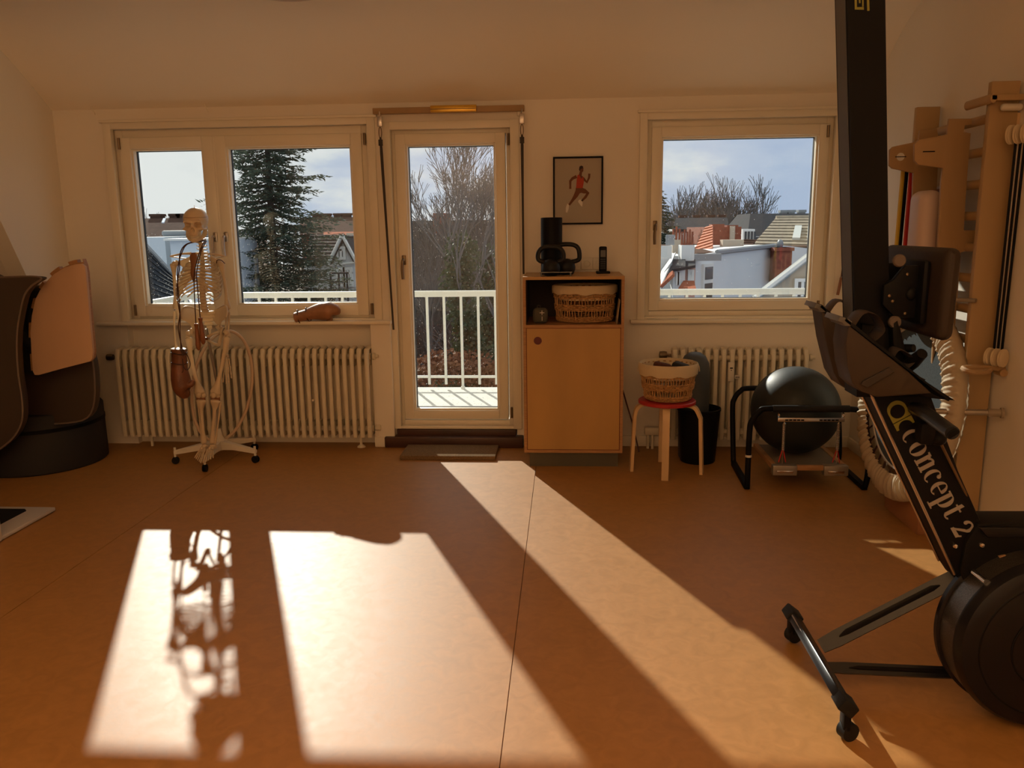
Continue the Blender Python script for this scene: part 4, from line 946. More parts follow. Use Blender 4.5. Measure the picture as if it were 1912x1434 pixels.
# legs
KNL = Vector((-2.310, 4.911, 0.474)); KNR = Vector((-2.215, 4.911, 0.474))
ANL = Vector((-2.310, 4.901, 0.171)); ANR = Vector((-2.257, 4.901, 0.171))
for sx, kn, an in ((-1, KNL, ANL), (1, KNR, ANR)):
    h = HJ[sx]; sh = h+Vector((sx*0.020, 0.0, -0.030))
    fm = longbone('femur', sh, kn+Vector((0, 0, 0.012)), 0.023, 0.0135, 0.036, flat=0.8, bow=(sx*0.008, -0.012, 0), head=(h+Vector((sx*0.018, 0, -0.004)), 0.020))
    MB().tube(sf([h+Vector((-sx*0.0, 0, 0.002)), h+Vector((sx*0.022, 0, -0.012)), sh+Vector((sx*0.006, 0.004, -0.002)), sh+Vector((sx*0.008, 0.004, 0.022))], 3), [0.014, 0.013, 0.012, 0.013, 0.014, 0.015, 0.016, 0.015, 0.013, 0.009], n=9).build('femur_neck', M_bone, fm)
    MB().ball(kn+Vector((-0.017, 0.004, 0.010)), (0.019, 0.024, 0.019), 14).ball(kn+Vector((0.017, 0.004, 0.010)), (0.019, 0.024, 0.019), 14).build('condyles', M_bone, fm)
    MB().ball(kn+Vector((0, -0.026, 0.016)), (0.018, 0.009, 0.020), 14).build('patella', M_bone, sk)
    MB().tube([kn+Vector((-0.028, 0, -0.010)), kn+Vector((0.028, 0, -0.010))], (0.018, 0.0035), n=10).build('meniscus', M_bonedk, sk)
    longbone('tibia', kn+Vector((0, 0, -0.016)), an, 0.033, 0.0115, 0.018, flat=0.85, bow=(0, -0.004, 0))
    longbone('fibula', kn+Vector((sx*0.026, 0.012, -0.032)), an+Vector((sx*0.014, 0.006, -0.006)), 0.009, 0.0052, 0.009, bow=(sx*0.003, 0.003, 0))
    ft = MB(); ft.ball(an+Vector((0, 0.002, -0.016)), (0.018, 0.022, 0.014), 12); ft.ball(an+Vector((0, 0.032, -0.030)), (0.014, 0.026, 0.016), 12)
    ft.ball(an+Vector((-0.008, -0.020, -0.026)), (0.010, 0.014, 0.010), 10); ft.ball(an+Vector((0.008, -0.020, -0.027)), (0.010, 0.014, 0.010), 10)
    fo = ft.build('foot_bones', M_bone, sk, angle=80)
    for i in range(5):
        o0 = an+Vector((-0.018*sx+sx*0.009*i, -0.034, -0.030-0.001*i)); L = 0.135-0.014*i; m_ = MB(); pts = [o0+Vector((sx*0.004*i*t, -L*t*0.55, -L*t*0.50)) for t in (0, 0.5, 0.72, 0.88, 1.0)]
        r0 = 0.0062 if i == 0 else 0.0042
        for a, b_ in zip(pts[:-1], pts[1:]): m_.tube([a.lerp(b_, t) for t in (0.03, 0.2, 0.5, 0.8, 0.97)], [r0, r0*1.1, r0*0.7, r0, r0*0.8], n=7)
        m_.build('toe_bones', M_bone, fo, angle=80)
# skull
def skull():
    c0 = Vector(((-2.262, 4.950, 1.572)[0], 4.94, 1.554)); fy = math.radians(9)      # face turned left
    b = bmesh.new(); bmesh.ops.create_icosphere(b, subdivisions=6, radius=1.0)
    def ell(p, c, r):
        q_ = ((p[0]-c[0])/r[0], (p[1]-c[1])/r[1], (p[2]-c[2])/r[2]); l = math.sqrt(q_[0]**2+q_[1]**2+q_[2]**2)
        return (l-1)*min(r)
    def smin(a, b_, k): h = max(k-abs(a-b_), 0)/k; return min(a, b_)-h*h*k/4
    def smax(a, b_, k): return -smin(-a, -b_, k)
    def sdf(x, y, z):
        ax = abs(x); p = (ax, y, z)
        d = ell(p, (0, 0.014, 0.026), (0.074, 0.090, 0.072))
        d = smin(d, ell(p, (0.0, -0.046, -0.020), (0.050, 0.038, 0.040)), 0.020)
        d = smin(d, ell(p, (0.020, -0.072, 0.014), (0.034, 0.014, 0.010)), 0.012)      # brow
        d = smin(d, ell(p, (0.046, -0.060, -0.030), (0.015, 0.018, 0.012)), 0.012)      # cheekbone
        d = smin(d, ell(p, (0.062, -0.030, -0.032), (0.008, 0.034, 0.006)), 0.006)      # arch
        d = smin(d, ell(p, (0.0, -0.062, -0.058), (0.026, 0.023, 0.022)), 0.016)        # upper jaw
        d = smin(d, ell(p, (0.0, -0.088, -0.008), (0.007, 0.008, 0.012)), 0.008)        # nasal bone
        d = smax(d, -ell(p, (0.0320, -0.088, -0.006), (0.0200, 0.064, 0.0185)), 0.003)  # orbit
        d = smax(d, -ell(p, (0.0, -0.098, -0.037), (0.0125, 0.055, 0.0165)), 0.002)     # nose opening
        d = smax(d, -ell(p, (0.052, -0.070, -0.064), (0.020, 0.022, 0.022)), 0.010)     # hollow cheek
        d = smax(d, -ell(p, (0.092, -0.040, 0.0), (0.024, 0.030, 0.028)), 0.012)        # temple
        return d
    for v in b.verts:
        x, y, z = v.co; O = (0, -0.028, -0.006); t = 0.16; lo = 0.0
        # march inwards from outside until the surface is met
        while t > 0.01:
            d = sdf(O[0]+x*t, O[1]+y*t, O[2]+z*t)
            if d < 0.0004: break
            t -= max(d*0.6, 0.0006)
        v.co = (O[0]+x*t, O[1]+y*t, O[2]+z*t)
    M = Matrix.Translation(c0) @ Matrix.Scale(0.975, 4) @ Matrix.Rotation(fy, 4, 'Z') @ Matrix.Rotation(math.radians(3), 4, 'X')
    so = MB().bm(b, M).build('skull', mat('ivory_skull_plastic', (0.80, 0.63, 0.42), 0.36, noise_s=7, noise_a=0.10, trans=0.05), sk, angle=60)
    # teeth and jaw
    j = MB()
    P_ = sf([(-0.052, 0.015, -0.030), (-0.050, -0.005, -0.068), (-0.034, -0.045, -0.092), (-0.014, -0.074, -0.100), (0.0, -0.080, -0.101), (0.014, -0.074, -0.100), (0.034, -0.045, -0.092), (0.050, -0.005, -0.068), (0.052, 0.015, -0.030)], 4)
    j.tube([M @ p for p in P_], lerp_list([(0.004, 0.012), (0.006, 0.016), (0.009, 0.009), (0.012, 0.008), (0.015, 0.008), (0.012, 0.008), (0.009, 0.009), (0.006, 0.016), (0.004, 0.012)], len(P_)), n=10)
    jaw = j.build('jaw', M_bone, so, angle=70)
    tt = MB()
    for rz, rr in ((-0.0765, 0.0), (-0.0855, 0.001)):
        for i in range(12):
            a = math.radians(-78+156*(i+0.5)/12); x = 0.026*math.sin(a); y = -0.046-0.032*math.cos(a)+rr
            tt.ball(M @ Vector((x, y, rz)), (0.0032, 0.0036, 0.0050), 6)
    tt.build('teeth', mat('ivory_teeth', (0.80, 0.68, 0.48), 0.35), so, angle=80)
    ct = MB(); pts = []
    for i in range(48):
        a = 2*PI*i/48; pts.append(M @ Vector((0.0722*math.cos(a), 0.009+0.0895*math.sin(a), 0.040)))
    ct.tube(pts, 0.0010, n=4, closed=True); ct.build('skull_cut_line', M_bonedk, so)
    MB().tube([M @ Vector((0, 0.01, 0.095)), M @ Vector((0, 0.01, 0.112))], 0.0015, n=6).build('hanging_hook', M_chrome, so)
skull()
MB().tube([W(0.012, 0.03, 1.475), W(0.012, 0.02, 1.53)], 0.014, n=10).build('neck_rod', M_bone, sk)

# ================================================================ things hung on the skeleton
def glove(label, M, mt, cat='boxing glove'):
    """boxing glove standing in its own frame: cuff at +z, fist at the bottom, thumb towards +x"""
    t = thing('boxing_glove', label, cat, tuple(M.translation))
    P_ = sf([(0, 0, 0.145), (0, 0, 0.10), (0.0, 0, 0.06), (-0.002, 0, 0.02), (0.004, 0, -0.04), (0.014, 0, -0.095), (0.032, 0, -0.128), (0.052, 0, -0.130)], 4)
    rr = lerp_list([(0.036, 0.046), (0.037, 0.046), (0.038, 0.047), (0.046, 0.050), (0.060, 0.058), (0.062, 0.060), (0.050, 0.048), (0.022, 0.022)], len(P_))
    MB().tube([M @ p for p in P_], rr, n=20).build('glove_fist', mt, t, angle=70)
    P_ = sf([(0.030, -0.008, 0.005), (0.055, -0.012, -0.03), (0.074, -0.010, -0.062), (0.086, -0.004, -0.072)], 4)
    P_ = sf([(0.030, -0.008, -0.045), (0.058, -0.014, -0.075), (0.080, -0.012, -0.070), (0.088, -0.006, -0.048)], 4)
    MB().tube([M @ p for p in P_], lerp_list([0.022, 0.021, 0.018, 0.011], len(P_)), n=12).build('glove_thumb', mt, t, angle=70)
    MB().tube([M @ Vector((0, 0, z)) for z in (0.142, 0.146, 0.150)], [(0.030, 0.038), (0.039, 0.049), (0.030, 0.038)], n=20).build('cuff_rim', M_whitepl, t)
    for z in (0.118, 0.055):
        pts = [M @ Vector((0.041*math.cos(2*PI*i/24)*1.18, 0.041*math.sin(2*PI*i/24), z+0.004*math.sin(2*PI*i/12))) for i in range(24)]
        MB().tube(pts, 0.0035, n=6, closed=True).build('lace', M_cord, t)
    return t
gA = Vector((-2.404, 4.853, 0.626))
MG = Matrix.Translation(gA+Vector((0, 0, 0.02))) @ Matrix.Rotation(math.radians(3), 4, 'Y')
glove('brown leather boxing glove hanging by its laces at the skeleton hand', MG, M_leather)
GB = Vector((-1.687, 5.430, 0.967))
MG2 = Matrix.Translation((GB.x-0.02, 5.46, 0.952)) @ Matrix.Rotation(math.radians(-104), 4, 'Y') @ Matrix.Rotation(math.radians(172), 4, 'Z')
glove('worn tan boxing glove lying on the sill of the double window', MG2, M_tanlea)
o = thing('lace_bundle', 'dark glove laces running from the skeleton neck down to the hanging glove', 'laces', W(0, 0, 1.42))
nk = [W(0.03, 0.03, 1.445), W(-0.01, -0.03, 1.42)]
for q_, dx in ((0, 0.0), (1, 0.010)):
    P_ = sf([W(0.035, 0.02, 1.445+0.006*q_), (-2.275, 4.834, 1.432), (-2.316, 4.824, 1.368), (-2.333, 4.814, 1.308), (-2.347, 4.814, 1.228), (-2.347, 4.814, 1.124), (-2.350, 4.814, 1.016), (-2.368, 4.814, 0.927), (-2.360, 4.814, 0.828), (-2.347, 4.814, 0.754)], 5)
    MB().tube([p+Vector((dx*math.sin(i*0.35+q_*2), 0, 0)) for i, p in enumerate(P_)], 0.0035, n=6).build('lace', M_cord, o)
P_ = sf([(-2.345, 4.804, 0.796), (-2.317, 4.795, 0.757), (-2.305, 4.795, 0.704), (-2.322, 4.795, 0.670), (-2.344, 4.795, 0.680), (-2.354, 4.804, 0.736), (-2.352, 4.795, 0.670), (-2.361, 4.795, 0.650)], 6)
MB().tube(P_, 0.0028, n=6).build('lace_loop', M_cord, o)
# skipping rope with two turned wooden handles
o = thing('skipping_rope', 'brown skipping rope round the skeleton neck with two turned wooden handles', 'skipping rope', W(0, -0.1, 1.4))
P1_ = sf([W(0.05, 0.03, 1.455), (-2.175, 4.853, 1.449), (-2.193, 4.824, 1.399), (-2.209, 4.804, 1.336), (-2.229, 4.795, 1.260), (-2.240, 4.795, 1.131), (-2.246, 4.795, 0.955)], 5)
P2_ = sf([W(0.05, 0.035, 1.450), (-2.169, 4.853, 1.443), (-2.187, 4.824, 1.393), (-2.200, 4.804, 1.330), (-2.216, 4.795, 1.253), (-2.217, 4.795, 1.163), (-2.216, 4.795, 0.988)], 5)
for P_ in (P1_, P2_): MB().tube(P_, 0.0034, n=6).build('rope', M_cord, o)
for (a, b_) in (((-2.244, 4.795, 0.955), (-2.243, 4.795, 0.790)), ((-2.216, 4.795, 0.991), (-2.210, 4.795, 0.827))):
    a, b_ = Vector(a), Vector(b_)
    MB().tube([a.lerp(b_, t) for t in (0, 0.03, 0.06, 0.14, 0.30, 0.50, 0.62, 0.80, 0.93, 1.0)], [0.010, 0.0145, 0.013, 0.010, 0.0125, 0.0145, 0.0150, 0.0165, 0.013, 0.005], n=14).build('wooden_handle', M_handle, o)
# gymnastic hoop
o = thing('gymnastics_hoop', 'pale beige gymnastics hoop hanging over the skeleton legs', 'hoop', (-2.31, 5.2, 0.46))
hc = Vector((-2.279, 5.170, 0.489)); pts = []
hv = Vector((-0.40, 0, -1)).normalized()
for i in range(72):
    a = 2*PI*i/72; hh = Vector((0.47, 0.17, -0.10)).normalized()
    pts.append(hc+hh*0.185*math.cos(a)+Vector((0.075, 0.02, 0.37))*math.sin(a))
MB().tube(pts, 0.0105, n=10, closed=True).build('hoop_ring', mat('pale_beige_hoop', (0.60, 0.44, 0.30), 0.4), o)

# ================================================================ WALL BARS on the right wall
wb = thing('wall_bars', 'wooden wall bars with two tall posts and round rungs on the right wall', 'wall bars', (1.88, 4.1, 0))
for y in (3.75, 4.50):
    MB().box(1.812, 1.930, y, y+0.032, 0.0, 2.09 if y < 4 else 2.09, 0.003).build('post', M_bars, wb)
    MB().box(1.925, XR, y+0.002, y+0.03, 0.1, 0.16).box(1.925, XR, y+0.002, y+0.03, 1.9, 1.96).build('wall_spacer', M_beech, wb)
for i in range(14):
    z = 0.13+i*0.14
    MB().tube([(1.862, 3.775, z), (1.862, 4.505, z)], (0.021, 0.016), n=14).build('rung', M_bars, wb)
MB().tube([(1.80, 3.70, 2.015), (1.80, 3.93, 2.015)], (0.020, 0.014), n=14).box(1.79, 1.93, 3.70, 3.748, 2.005, 2.03, 0.004).build('top_rung', M_bars, wb)
o = MB().box(1.722, 1.81, 3.885, 4.30, 0.0, 0.15, 0.002).build('wooden_box', mat('reddish_box_wood', (0.45, 0.20, 0.09), 0.5, noise_s=4, noise_a=0.2))
tag(o, 'low wooden box on the floor between trampoline and wall bars', 'box')

# pulley set
pu = thing('pulley_trainer', 'rope pulley trainer with cream wheels and black ropes on the near wall bars post', 'pulley', (1.91, 3.68, 0.9))
MB().box(1.845, 1.935, 3.715, 3.742, 1.965, 1.995, 0.013, seg=4).build('top_bracket', M_whitepl, pu)
for zc_, nm in ((1.862, 'upper'), (0.918, 'lower')):
    for i in range(3):
        yy = 3.62+i*0.024; xw = 1.912-i*0.017
        MB().lathe([(0.006, 0), (0.034, 0.0), (0.040, 0.003), (0.033, 0.008), (0.040, 0.013), (0.034, 0.016), (0.006, 0.016)], (xw, yy, zc_), axis='Y', n=28, M=Matrix.Translation((xw, yy, zc_)) @ Matrix.Rotation(math.radians(35), 4, 'Z') @ Matrix.Translation((-xw, -yy, -zc_))).build('pulley_wheel', mat('cream_nylon_wheel', (0.72, 0.58, 0.38), 0.4), pu)
for i in range(3):
    x0 = 1.900+0.019*i; x1 = 1.898+0.017*i
    MB().tube([(x0, 3.685, 1.86), (x1, 3.69, 0.92)], 0.0056, n=8).build('rope', M_black, pu)
for i in range(2):
    x0 = 1.9095+0.019*i; x1 = 1.9065+0.017*i
    MB().tube([(x0, 3.692, 1.84), (x1, 3.697, 0.94)], 0.0035, n=6).build('pale_rope', M_whitepl, pu)
hd = MB(); hp = smoothpath([(1.925, 3.66, 0.868), (1.86, 3.655, 0.872), (1.80, 3.65, 0.875), (1.752, 3.645, 0.872), (1.745, 3.60, 0.868), (1.77, 3.58, 0.864), (1.83, 3.60, 0.862), (1.86, 3.63, 0.865)], 4)
hd.tube(hp, (0.012, 0.011), n=8).tube([(1.90, 3.66, 0.868), (1.945 if False else 1.935, 3.66, 0.868)], 0.012, n=8)
hd.tube([(1.925, 3.64, 0.85), (1.925, 3.70, 0.85)], 0.017, n=14)
hd.build('wooden_grip', M_plate, pu)

# plywood hook plates with crossbars
def plate(name_y, pts, y, bev=-0.0025):
    P_ = [(a, b_) for a, b_ in pts]
    return P_
plt_ = thing('hook_rack', 'pair of plywood hook plates hung on the wall bars with grey crossbars', 'rack', (1.76, 4.05, 0.3))
pB = [(1.731, 1.963), (1.831, 1.962), (1.833, 1.936), (1.803, 1.932), (1.801, 1.904), (1.832, 1.898), (1.833, 1.755), (1.836, 1.588), (1.840, 1.467), (1.926, 1.466), (1.931, 1.382), (1.881, 1.378), (1.837, 1.366), (1.839, 1.145), (1.842, 0.941), (1.847, 0.628), (1.852, 0.360), (1.853, 0.238), (1.756, 0.237), (1.761, 0.360), (1.751, 0.786), (1.739, 1.145), (1.727, 1.468), (1.720, 1.685), (1.722, 1.747), (1.612, 1.764), (1.593, 1.783), (1.588, 1.854), (1.607, 1.875), (1.703, 1.889), (1.729, 1.896)]
pA = [(1.729, 1.946), (1.809, 1.954), (1.824, 1.899), (1.831, 1.726), (1.837, 1.492), (1.849, 1.226), (1.850, 0.732), (1.859, 0.273), (1.861, 0.141), (1.773, 0.140), (1.780, 0.273), (1.766, 0.732), (1.743, 1.173), (1.726, 1.493), (1.714, 1.745), (1.612, 1.768), (1.595, 1.783), (1.592, 1.857), (1.607, 1.872), (1.705, 1.891), (1.727, 1.901)]
fb = MB().prism(pB, 3.94, 3.958, bev=-0.003).build('hook_plate', M_plate, plt_, angle=40)
fa = MB().prism(pA, 4.24, 4.258, bev=-0.003).build('hook_plate', M_plate, plt_, angle=40)
hA = (1.646, 4.240, 1.823); hB = (1.653, 3.940, 1.821)
MB().lathe([(0.019, -0.002), (0.019, 0.001)], hA, axis='Y', n=24).build('hole_daylight_disc', mat('painted_hole_daylight', (0.75, 0.70, 0.62), 0.6), fa)  # pale disc drawn for the hole, its daylight put into the colour
MB().box(hA[0]-0.026, hA[0]+0.026, 4.236, 4.239, hA[2]-0.002, hA[2]+0.002).build('hole_slot', M_blackpl, fa, smooth=False)
MB().box(hB[0]-0.026, hB[0]+0.026, 3.936, 3.9405, hB[2]-0.002, hB[2]+0.002).build('hole_slot', M_blackpl, fb, smooth=False)
MB().tube([(1.80, 3.955, 0.60), (1.80, 4.245, 0.60)], 0.012, n=12).build('lower_crossbar', M_greytube, plt_)
o = MB().tube([(1.687, 3.860, 1.156), (1.817, 3.720, 1.162)], 0.0095, n=12).build('grey_stick', M_greytube)
tag(o, 'short grey metal stick through the wall bars, upper of the two', 'stick')
o = thing('grey_gym_stick', 'grey metal stick with rubber end cap, lower of the two at the wall bars', 'stick', (1.645, 3.720, 0.657))
a_, b_ = Vector((1.616, 3.700, 0.666)), Vector((1.917, 3.620, 0.675))
MB().tube([a_, b_], 0.014, n=14).build('stick_tube', M_greytube, o)
MB().tube([b_-(b_-a_)*0.16, b_], 0.0175, n=14).tube([b_, b_+(b_-a_).normalized()*0.012], 0.0235, n=16).build('end_cap', mat('beige_rubber_cap', (0.34, 0.27, 0.19), 0.6), o)
cu = thing('back_cushion', 'pale pinkish-beige padded cushion standing between the hook plates', 'cushion', (1.74, 4.15, 1.15))
MB().box(1.680, 1.785, 4.03, 4.20, 0.98, 1.655, 0.045, seg=5).build('cushion_pad', M_pink, cu)
MB().box(1.780, 1.812, 4.03, 4.20, 0.98, 1.66, 0.006).build('cushion_side', mat('dark_red_brown_side', (0.20, 0.07, 0.04), 0.6), cu)
o = thing('resistance_bands', 'yellow, black and red flat bands hanging beside the pale cushion', 'bands', (1.75, 4.45, 1.0))
for (xa, xb, mt_, nm) in ((1686, 1669, M_band_y, 'yellow_band'), (1692, 1674, M_black, 'black_band'), (1700, 1684, M_band_r, 'red_band')):
    A_, B_ = Vector((1.736, 4.400, 1.768)), Vector((1.729, 4.400, 1.218))
    k_ = (xa-1690)/345.0
    A_.x += k_+0.002; B_.x += (xb-1672)/345.0
    MB().tube([A_, A_.lerp(B_, 0.5), B_], [(0.004, 0.011)]*3, n=8).build(nm, mt_, o)

MB().tube([(1.745, 4.41, 1.765), (1.742, 4.34, 1.80), (1.735, 4.25, 1.80)], 0.006, n=8).build('hanging_loop', M_cord, o)

# ================================================================ MINI TRAMPOLINE on its side
tr = thing('mini_trampoline', 'round mini trampoline with cream ruched cover standing on edge against the wall bars', 'trampoline', (1.70, 4.18, 0.15))
TC = Vector((1.718, 4.12, 0.635)); tn = Vector((-1, -0.06, 0.10)).normalized()   # normal towards the room
th_ = Vector((0, 0, 1)).cross(tn).normalized(); tv = tn.cross(th_).normalized()
def TP(r, a, d): return TC+th_*(r*math.cos(a))+tv*(r*math.sin(a))+tn*d
RT = 0.455
# jumping mat
vs = [TP(0, 0, 0.0)]; fs = []; n = 64
for i in range(n): vs.append(TP(RT*0.80, 2*PI*i/n, 0.0))
for i in range(n): fs.append((0, 1+i, 1+(i+1) % n))
MB().add(vs, fs).build('jumping_mat', M_net, tr)
MB().tube([TP(RT*0.80, 2*PI*i/n, 0.0) for i in range(n)], 0.006, n=6, closed=True).build('mat_hem', mat('white_mat_hem', (0.5, 0.48, 0.44), 0.6), tr)
MB().tube([TP(RT, 2*PI*i/n, 0.0) for i in range(n)], 0.017, n=10, closed=True).build('steel_ring', M_sillwood, tr)
for i in range(36):
    a = 2*PI*(i+0.5)/36; MB().tube([TP(RT*0.81, a, 0), TP(RT*0.96, a, 0)], 0.005, n=6).build('elastic_cord', M_cord, tr)
# cover: wraps over the outside of the ring, ruched hem facing the room
rndc = random.Random(4); NA = 640; rows = []
phs = [rndc.uniform(0, 2*PI) for _ in range(6)]
for j, (rr, d, amp) in enumerate(((RT*0.90, -0.035, 0.002), (RT+0.010, -0.045, 0.003), (RT+0.030, -0.02, 0.005), (RT+0.036, 0.005, 0.007), (RT+0.026, 0.028, 0.009), (RT-0.002, 0.040, 0.012), (RT-0.035, 0.040, 0.013), (RT-0.060, 0.034, 0.010), (RT-0.072, 0.028, 0.006), (RT-0.080, 0.030, 0.009))):
    row = []
    for i in range(NA):
        a = 2*PI*i/NA
        w_ = math.sin(61*a+phs[0]+1.6*math.sin(5*a))*0.5+math.sin(97*a+phs[1]+2.4*math.sin(3*a))*0.5
        low = max(0, math.sin(-a))           # deeper folds where the cover sags at the bottom
        A_ = amp*0.62*(1+0.9*low)
        sag = 0.030*low**2 if 2 <= j <= 4 else 0.012*low
        row.append(TP(rr+sag, a, d+A_*w_))
    rows.append(row)
vs = [p for row in rows for p in row]; fs = []
for j in range(len(rows)-1):
    for i in range(NA): fs.append((j*NA+i, j*NA+(i+1) % NA, (j+1)*NA+(i+1) % NA, (j+1)*NA+i))
MB().add(vs, fs).build('ruched_cover', M_canvas, tr, angle=80)
for a in (-0.5, 0.6, 2.4, 3.6):
    p = TP(RT-0.06, a, -0.03); MB().tube([p, p-tn*0.10], 0.013, n=10).build('leg_stub', M_sillwood, tr)

# ================================================================ ROWING MACHINE stored upright
rw = thing('rowing_machine', 'black rowing machine stored upright on its flywheel at the right edge', 'rowing machine', (1.2, 2.45, 0))
# sliding rail
def hexa(front, back, yf, yb):
    """prism with different front/back outlines"""
    n = len(front); vs = [(a, yf, b_) for a, b_ in front]+[(a, yb, b_) for a, b_ in back]
    fs = [tuple(range(n)), tuple(range(n, 2*n))[::-1]]+[(i, (i+1) % n, n+(i+1) % n, n+i) for i in range(n)]
    return vs, fs
rx = lambda z: 0.742+(2.32-z)*0.088        # left face of the rail, it leans a little
ft_ = [(rx(z), z) for z in (1.02, 2.55)]; 
rail = MB().add(*hexa([(rx(1.0), 1.0), (rx(1.0)+0.097, 1.0), (rx(2.6)+0.100, 2.6), (rx(2.6), 2.6)], [(rx(1.0), 1.0), (rx(1.0)+0.097, 1.0), (rx(2.6)+0.100, 2.6), (rx(2.6), 2.6)], 2.40, 2.505))
rail_o = rail.build('slide_rail', M_black, rw, angle=30)
MB().box(-0.001, 0.001, 2.415, 2.49, 0, 1.45, M=Matrix.Translation((rx(1.1)-0.0015, 0, 1.1)) @ Matrix.Rotation(-0.088, 4, 'Y')).build('rail_lit_face', mat('dark_grey_rail_face', (0.085, 0.085, 0.085), 0.45, metal=0.3), rail_o)  # paler strip: window light on this side of the rail put into its colour
# yellow-green lettering fragment at the top of the rail, running sideways
LZ = 2.085
for P_ in ([(0.775, 2.148), (0.781, 2.148), (0.787, 2.076), (0.805, 2.076), (0.806, 2.069), (0.782, 2.070)], [(0.798, 2.107), (0.802, 2.107), (0.805, 2.077), (0.801, 2.077)], [(0.806, 2.154), (0.812, 2.154), (0.821, 2.066), (0.815, 2.066)], [(0.789, 2.113), (0.793, 2.113), (0.796, 2.086), (0.792, 2.086)]):
    MB().prism(P_, 2.3985, 2.4005).build('lettering', M_yellow, rail_o, smooth=False)
# main beam (towards the flywheel)
bf = [(0.889, 1.031), (0.948, 1.031), (1.017, 1.031), (1.067, 1.010), (1.168, 0.775), (1.256, 0.600), (1.278, 0.557), (1.287, 0.419), (1.208, 0.418), (1.188, 0.447)]
bb_ = [(a-0.004, b_) for a, b_ in bf]
beam = MB().prism(bf, 2.40, 2.51, bev=-0.004).build('main_beam', M_black, rw, angle=35)
le = [(0.889, 1.031), (1.188, 0.447)]
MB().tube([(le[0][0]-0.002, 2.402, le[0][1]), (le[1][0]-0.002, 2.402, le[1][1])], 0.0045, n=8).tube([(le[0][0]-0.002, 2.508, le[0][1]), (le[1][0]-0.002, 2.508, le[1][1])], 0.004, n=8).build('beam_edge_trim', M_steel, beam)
# lettering along the beam
TO = Vector(((1.012, 2.400, 0.899)[0], (1.012, 2.400, 0.899)[2])); TE = Vector(((1.200, 2.400, 0.577)[0], (1.200, 2.400, 0.577)[2]))
td = (TE-TO).normalized(); tu = Vector((-td.y, td.x)); TL = (TE-TO).length
def tq(u, v): p = TO+td*u+tu*v; return (p.x, p.y)
XH = 0.050         # x-height
def lett(polys, name='letter'):
    m_ = MB()
    for q_, P_ in enumerate(polys): m_.prism([tq(u, v) for u, v in P_], 2.3978-0.00006*(q_ % 9), 2.4002)
    return m_.build(name, M_concept, beam, smooth=False)
def ringpoly(cx, cy, rx_, ry_, ix, iy, a0, a1, n=22):
    """stroke between an outer and an inner ellipse, from angle a0 to a1 -> quads"""
    out = []
    for i in range(n):
        aa = math.radians(a0+(a1-a0)*i/n); ab = math.radians(a0+(a1-a0)*(i+1)/n)
        out.append([(cx+rx_*math.cos(aa), cy+ry_*math.sin(aa)), (cx+rx_*math.cos(ab), cy+ry_*math.sin(ab)), (cx+ix*math.cos(ab), cy+iy*math.sin(ab)), (cx+ix*math.cos(aa), cy+iy*math.sin(aa))])
    return out
def glyph(ch, u):
    h = XH/2; g = []
    if ch in 'ce':
        g += ringpoly(u+0.020, h, 0.020, h, 0.009, h*0.90, 55, 305)
        g += ringpoly(u+0.030, h*1.62, 0.0062, 0.0062, 0.0, 0.0, 0, 360, 10) if ch == 'c' else [[(u+0.010, h*0.93), (u+0.038, h*0.93), (u+0.038, h*1.07), (u+0.010, h*1.07)]]+ringpoly(u+0.021, h, 0.0185, h, 0.0085, h*0.9, 0, 60, 6)
        return g, 0.043
    if ch == 'o': return ringpoly(u+0.021, h, 0.021, h, 0.0085, h*0.92, 0, 360, 30), 0.047
    if ch == 'n':
        for x0 in (u+0.004, u+0.028): g.append([(x0, 0), (x0+0.012, 0), (x0+0.012, XH*0.92), (x0, XH*0.92)])
        g += [[(x0-0.004, 0), (x0+0.016, 0), (x0+0.016, 0.004), (x0-0.004, 0.004)] for x0 in (u+0.004, u+0.028)]
        g += ringpoly(u+0.027, XH*0.70, 0.013, XH*0.30, 0.008, XH*0.18, 0, 170, 10); g.append([(u-0.002, XH), (u+0.012, XH), (u+0.012, XH-0.005), (u-0.002, XH-0.005)])
        return g, 0.050
    if ch == 'p':
        g.append([(u+0.004, -0.024), (u+0.016, -0.024), (u+0.016, XH), (u+0.004, XH)]); g.append([(u-0.002, -0.024), (u+0.022, -0.024), (u+0.022, -0.020), (u-0.002, -0.020)])
        g.append([(u-0.002, XH), (u+0.008, XH), (u+0.008, XH-0.005), (u-0.002, XH-0.005)]); g += ringpoly(u+0.019, h, 0.021, h, 0.008, h*0.88, -110, 110)
        return g, 0.047
    if ch == 't':
        g.append([(u+0.006, 0.006), (u+0.017, 0.004), (u+0.017, XH*1.30), (u+0.006, XH*1.22)]); g.append([(u, XH*0.90), (u+0.027, XH*0.90), (u+0.027, XH), (u, XH)])
        g += ringpoly(u+0.0185, 0.010, 0.0125, 0.010, 0.006, 0.006, 180, 340, 8)
        return g, 0.040
    if ch == '2':
        H2 = XH*1.25; g += ringpoly(u+0.019, H2*0.72, 0.019, H2*0.28, 0.009, H2*0.20, -40, 170, 14)
        g.append([(u+0.034, H2*0.56), (u+0.024, H2*0.58), (u+0.001, 0.006), (u+0.010, 0.008)]); g += [[(u, 0), (u+0.034, 0), (u+0.036, 0.012), (u+0.001, 0.010)]]
        g.append([(u+0.032, 0), (u+0.040, 0.016), (u+0.036, 0.018), (u+0.030, 0.008)]); g += ringpoly(u+0.006, H2*0.74, 0.006, 0.006, 0, 0, 0, 360, 10)
        return g, 0.044
widths = {'c': 0.043, 'e': 0.043, 'o': 0.047, 'n': 0.050, 'p': 0.047, 't': 0.040, '2': 0.044}
word = 'concept'; tot = sum(widths[c_] for c_ in word)+0.022+widths['2']; kx = TL/tot*1.03
u = 0.0
_tq = tq
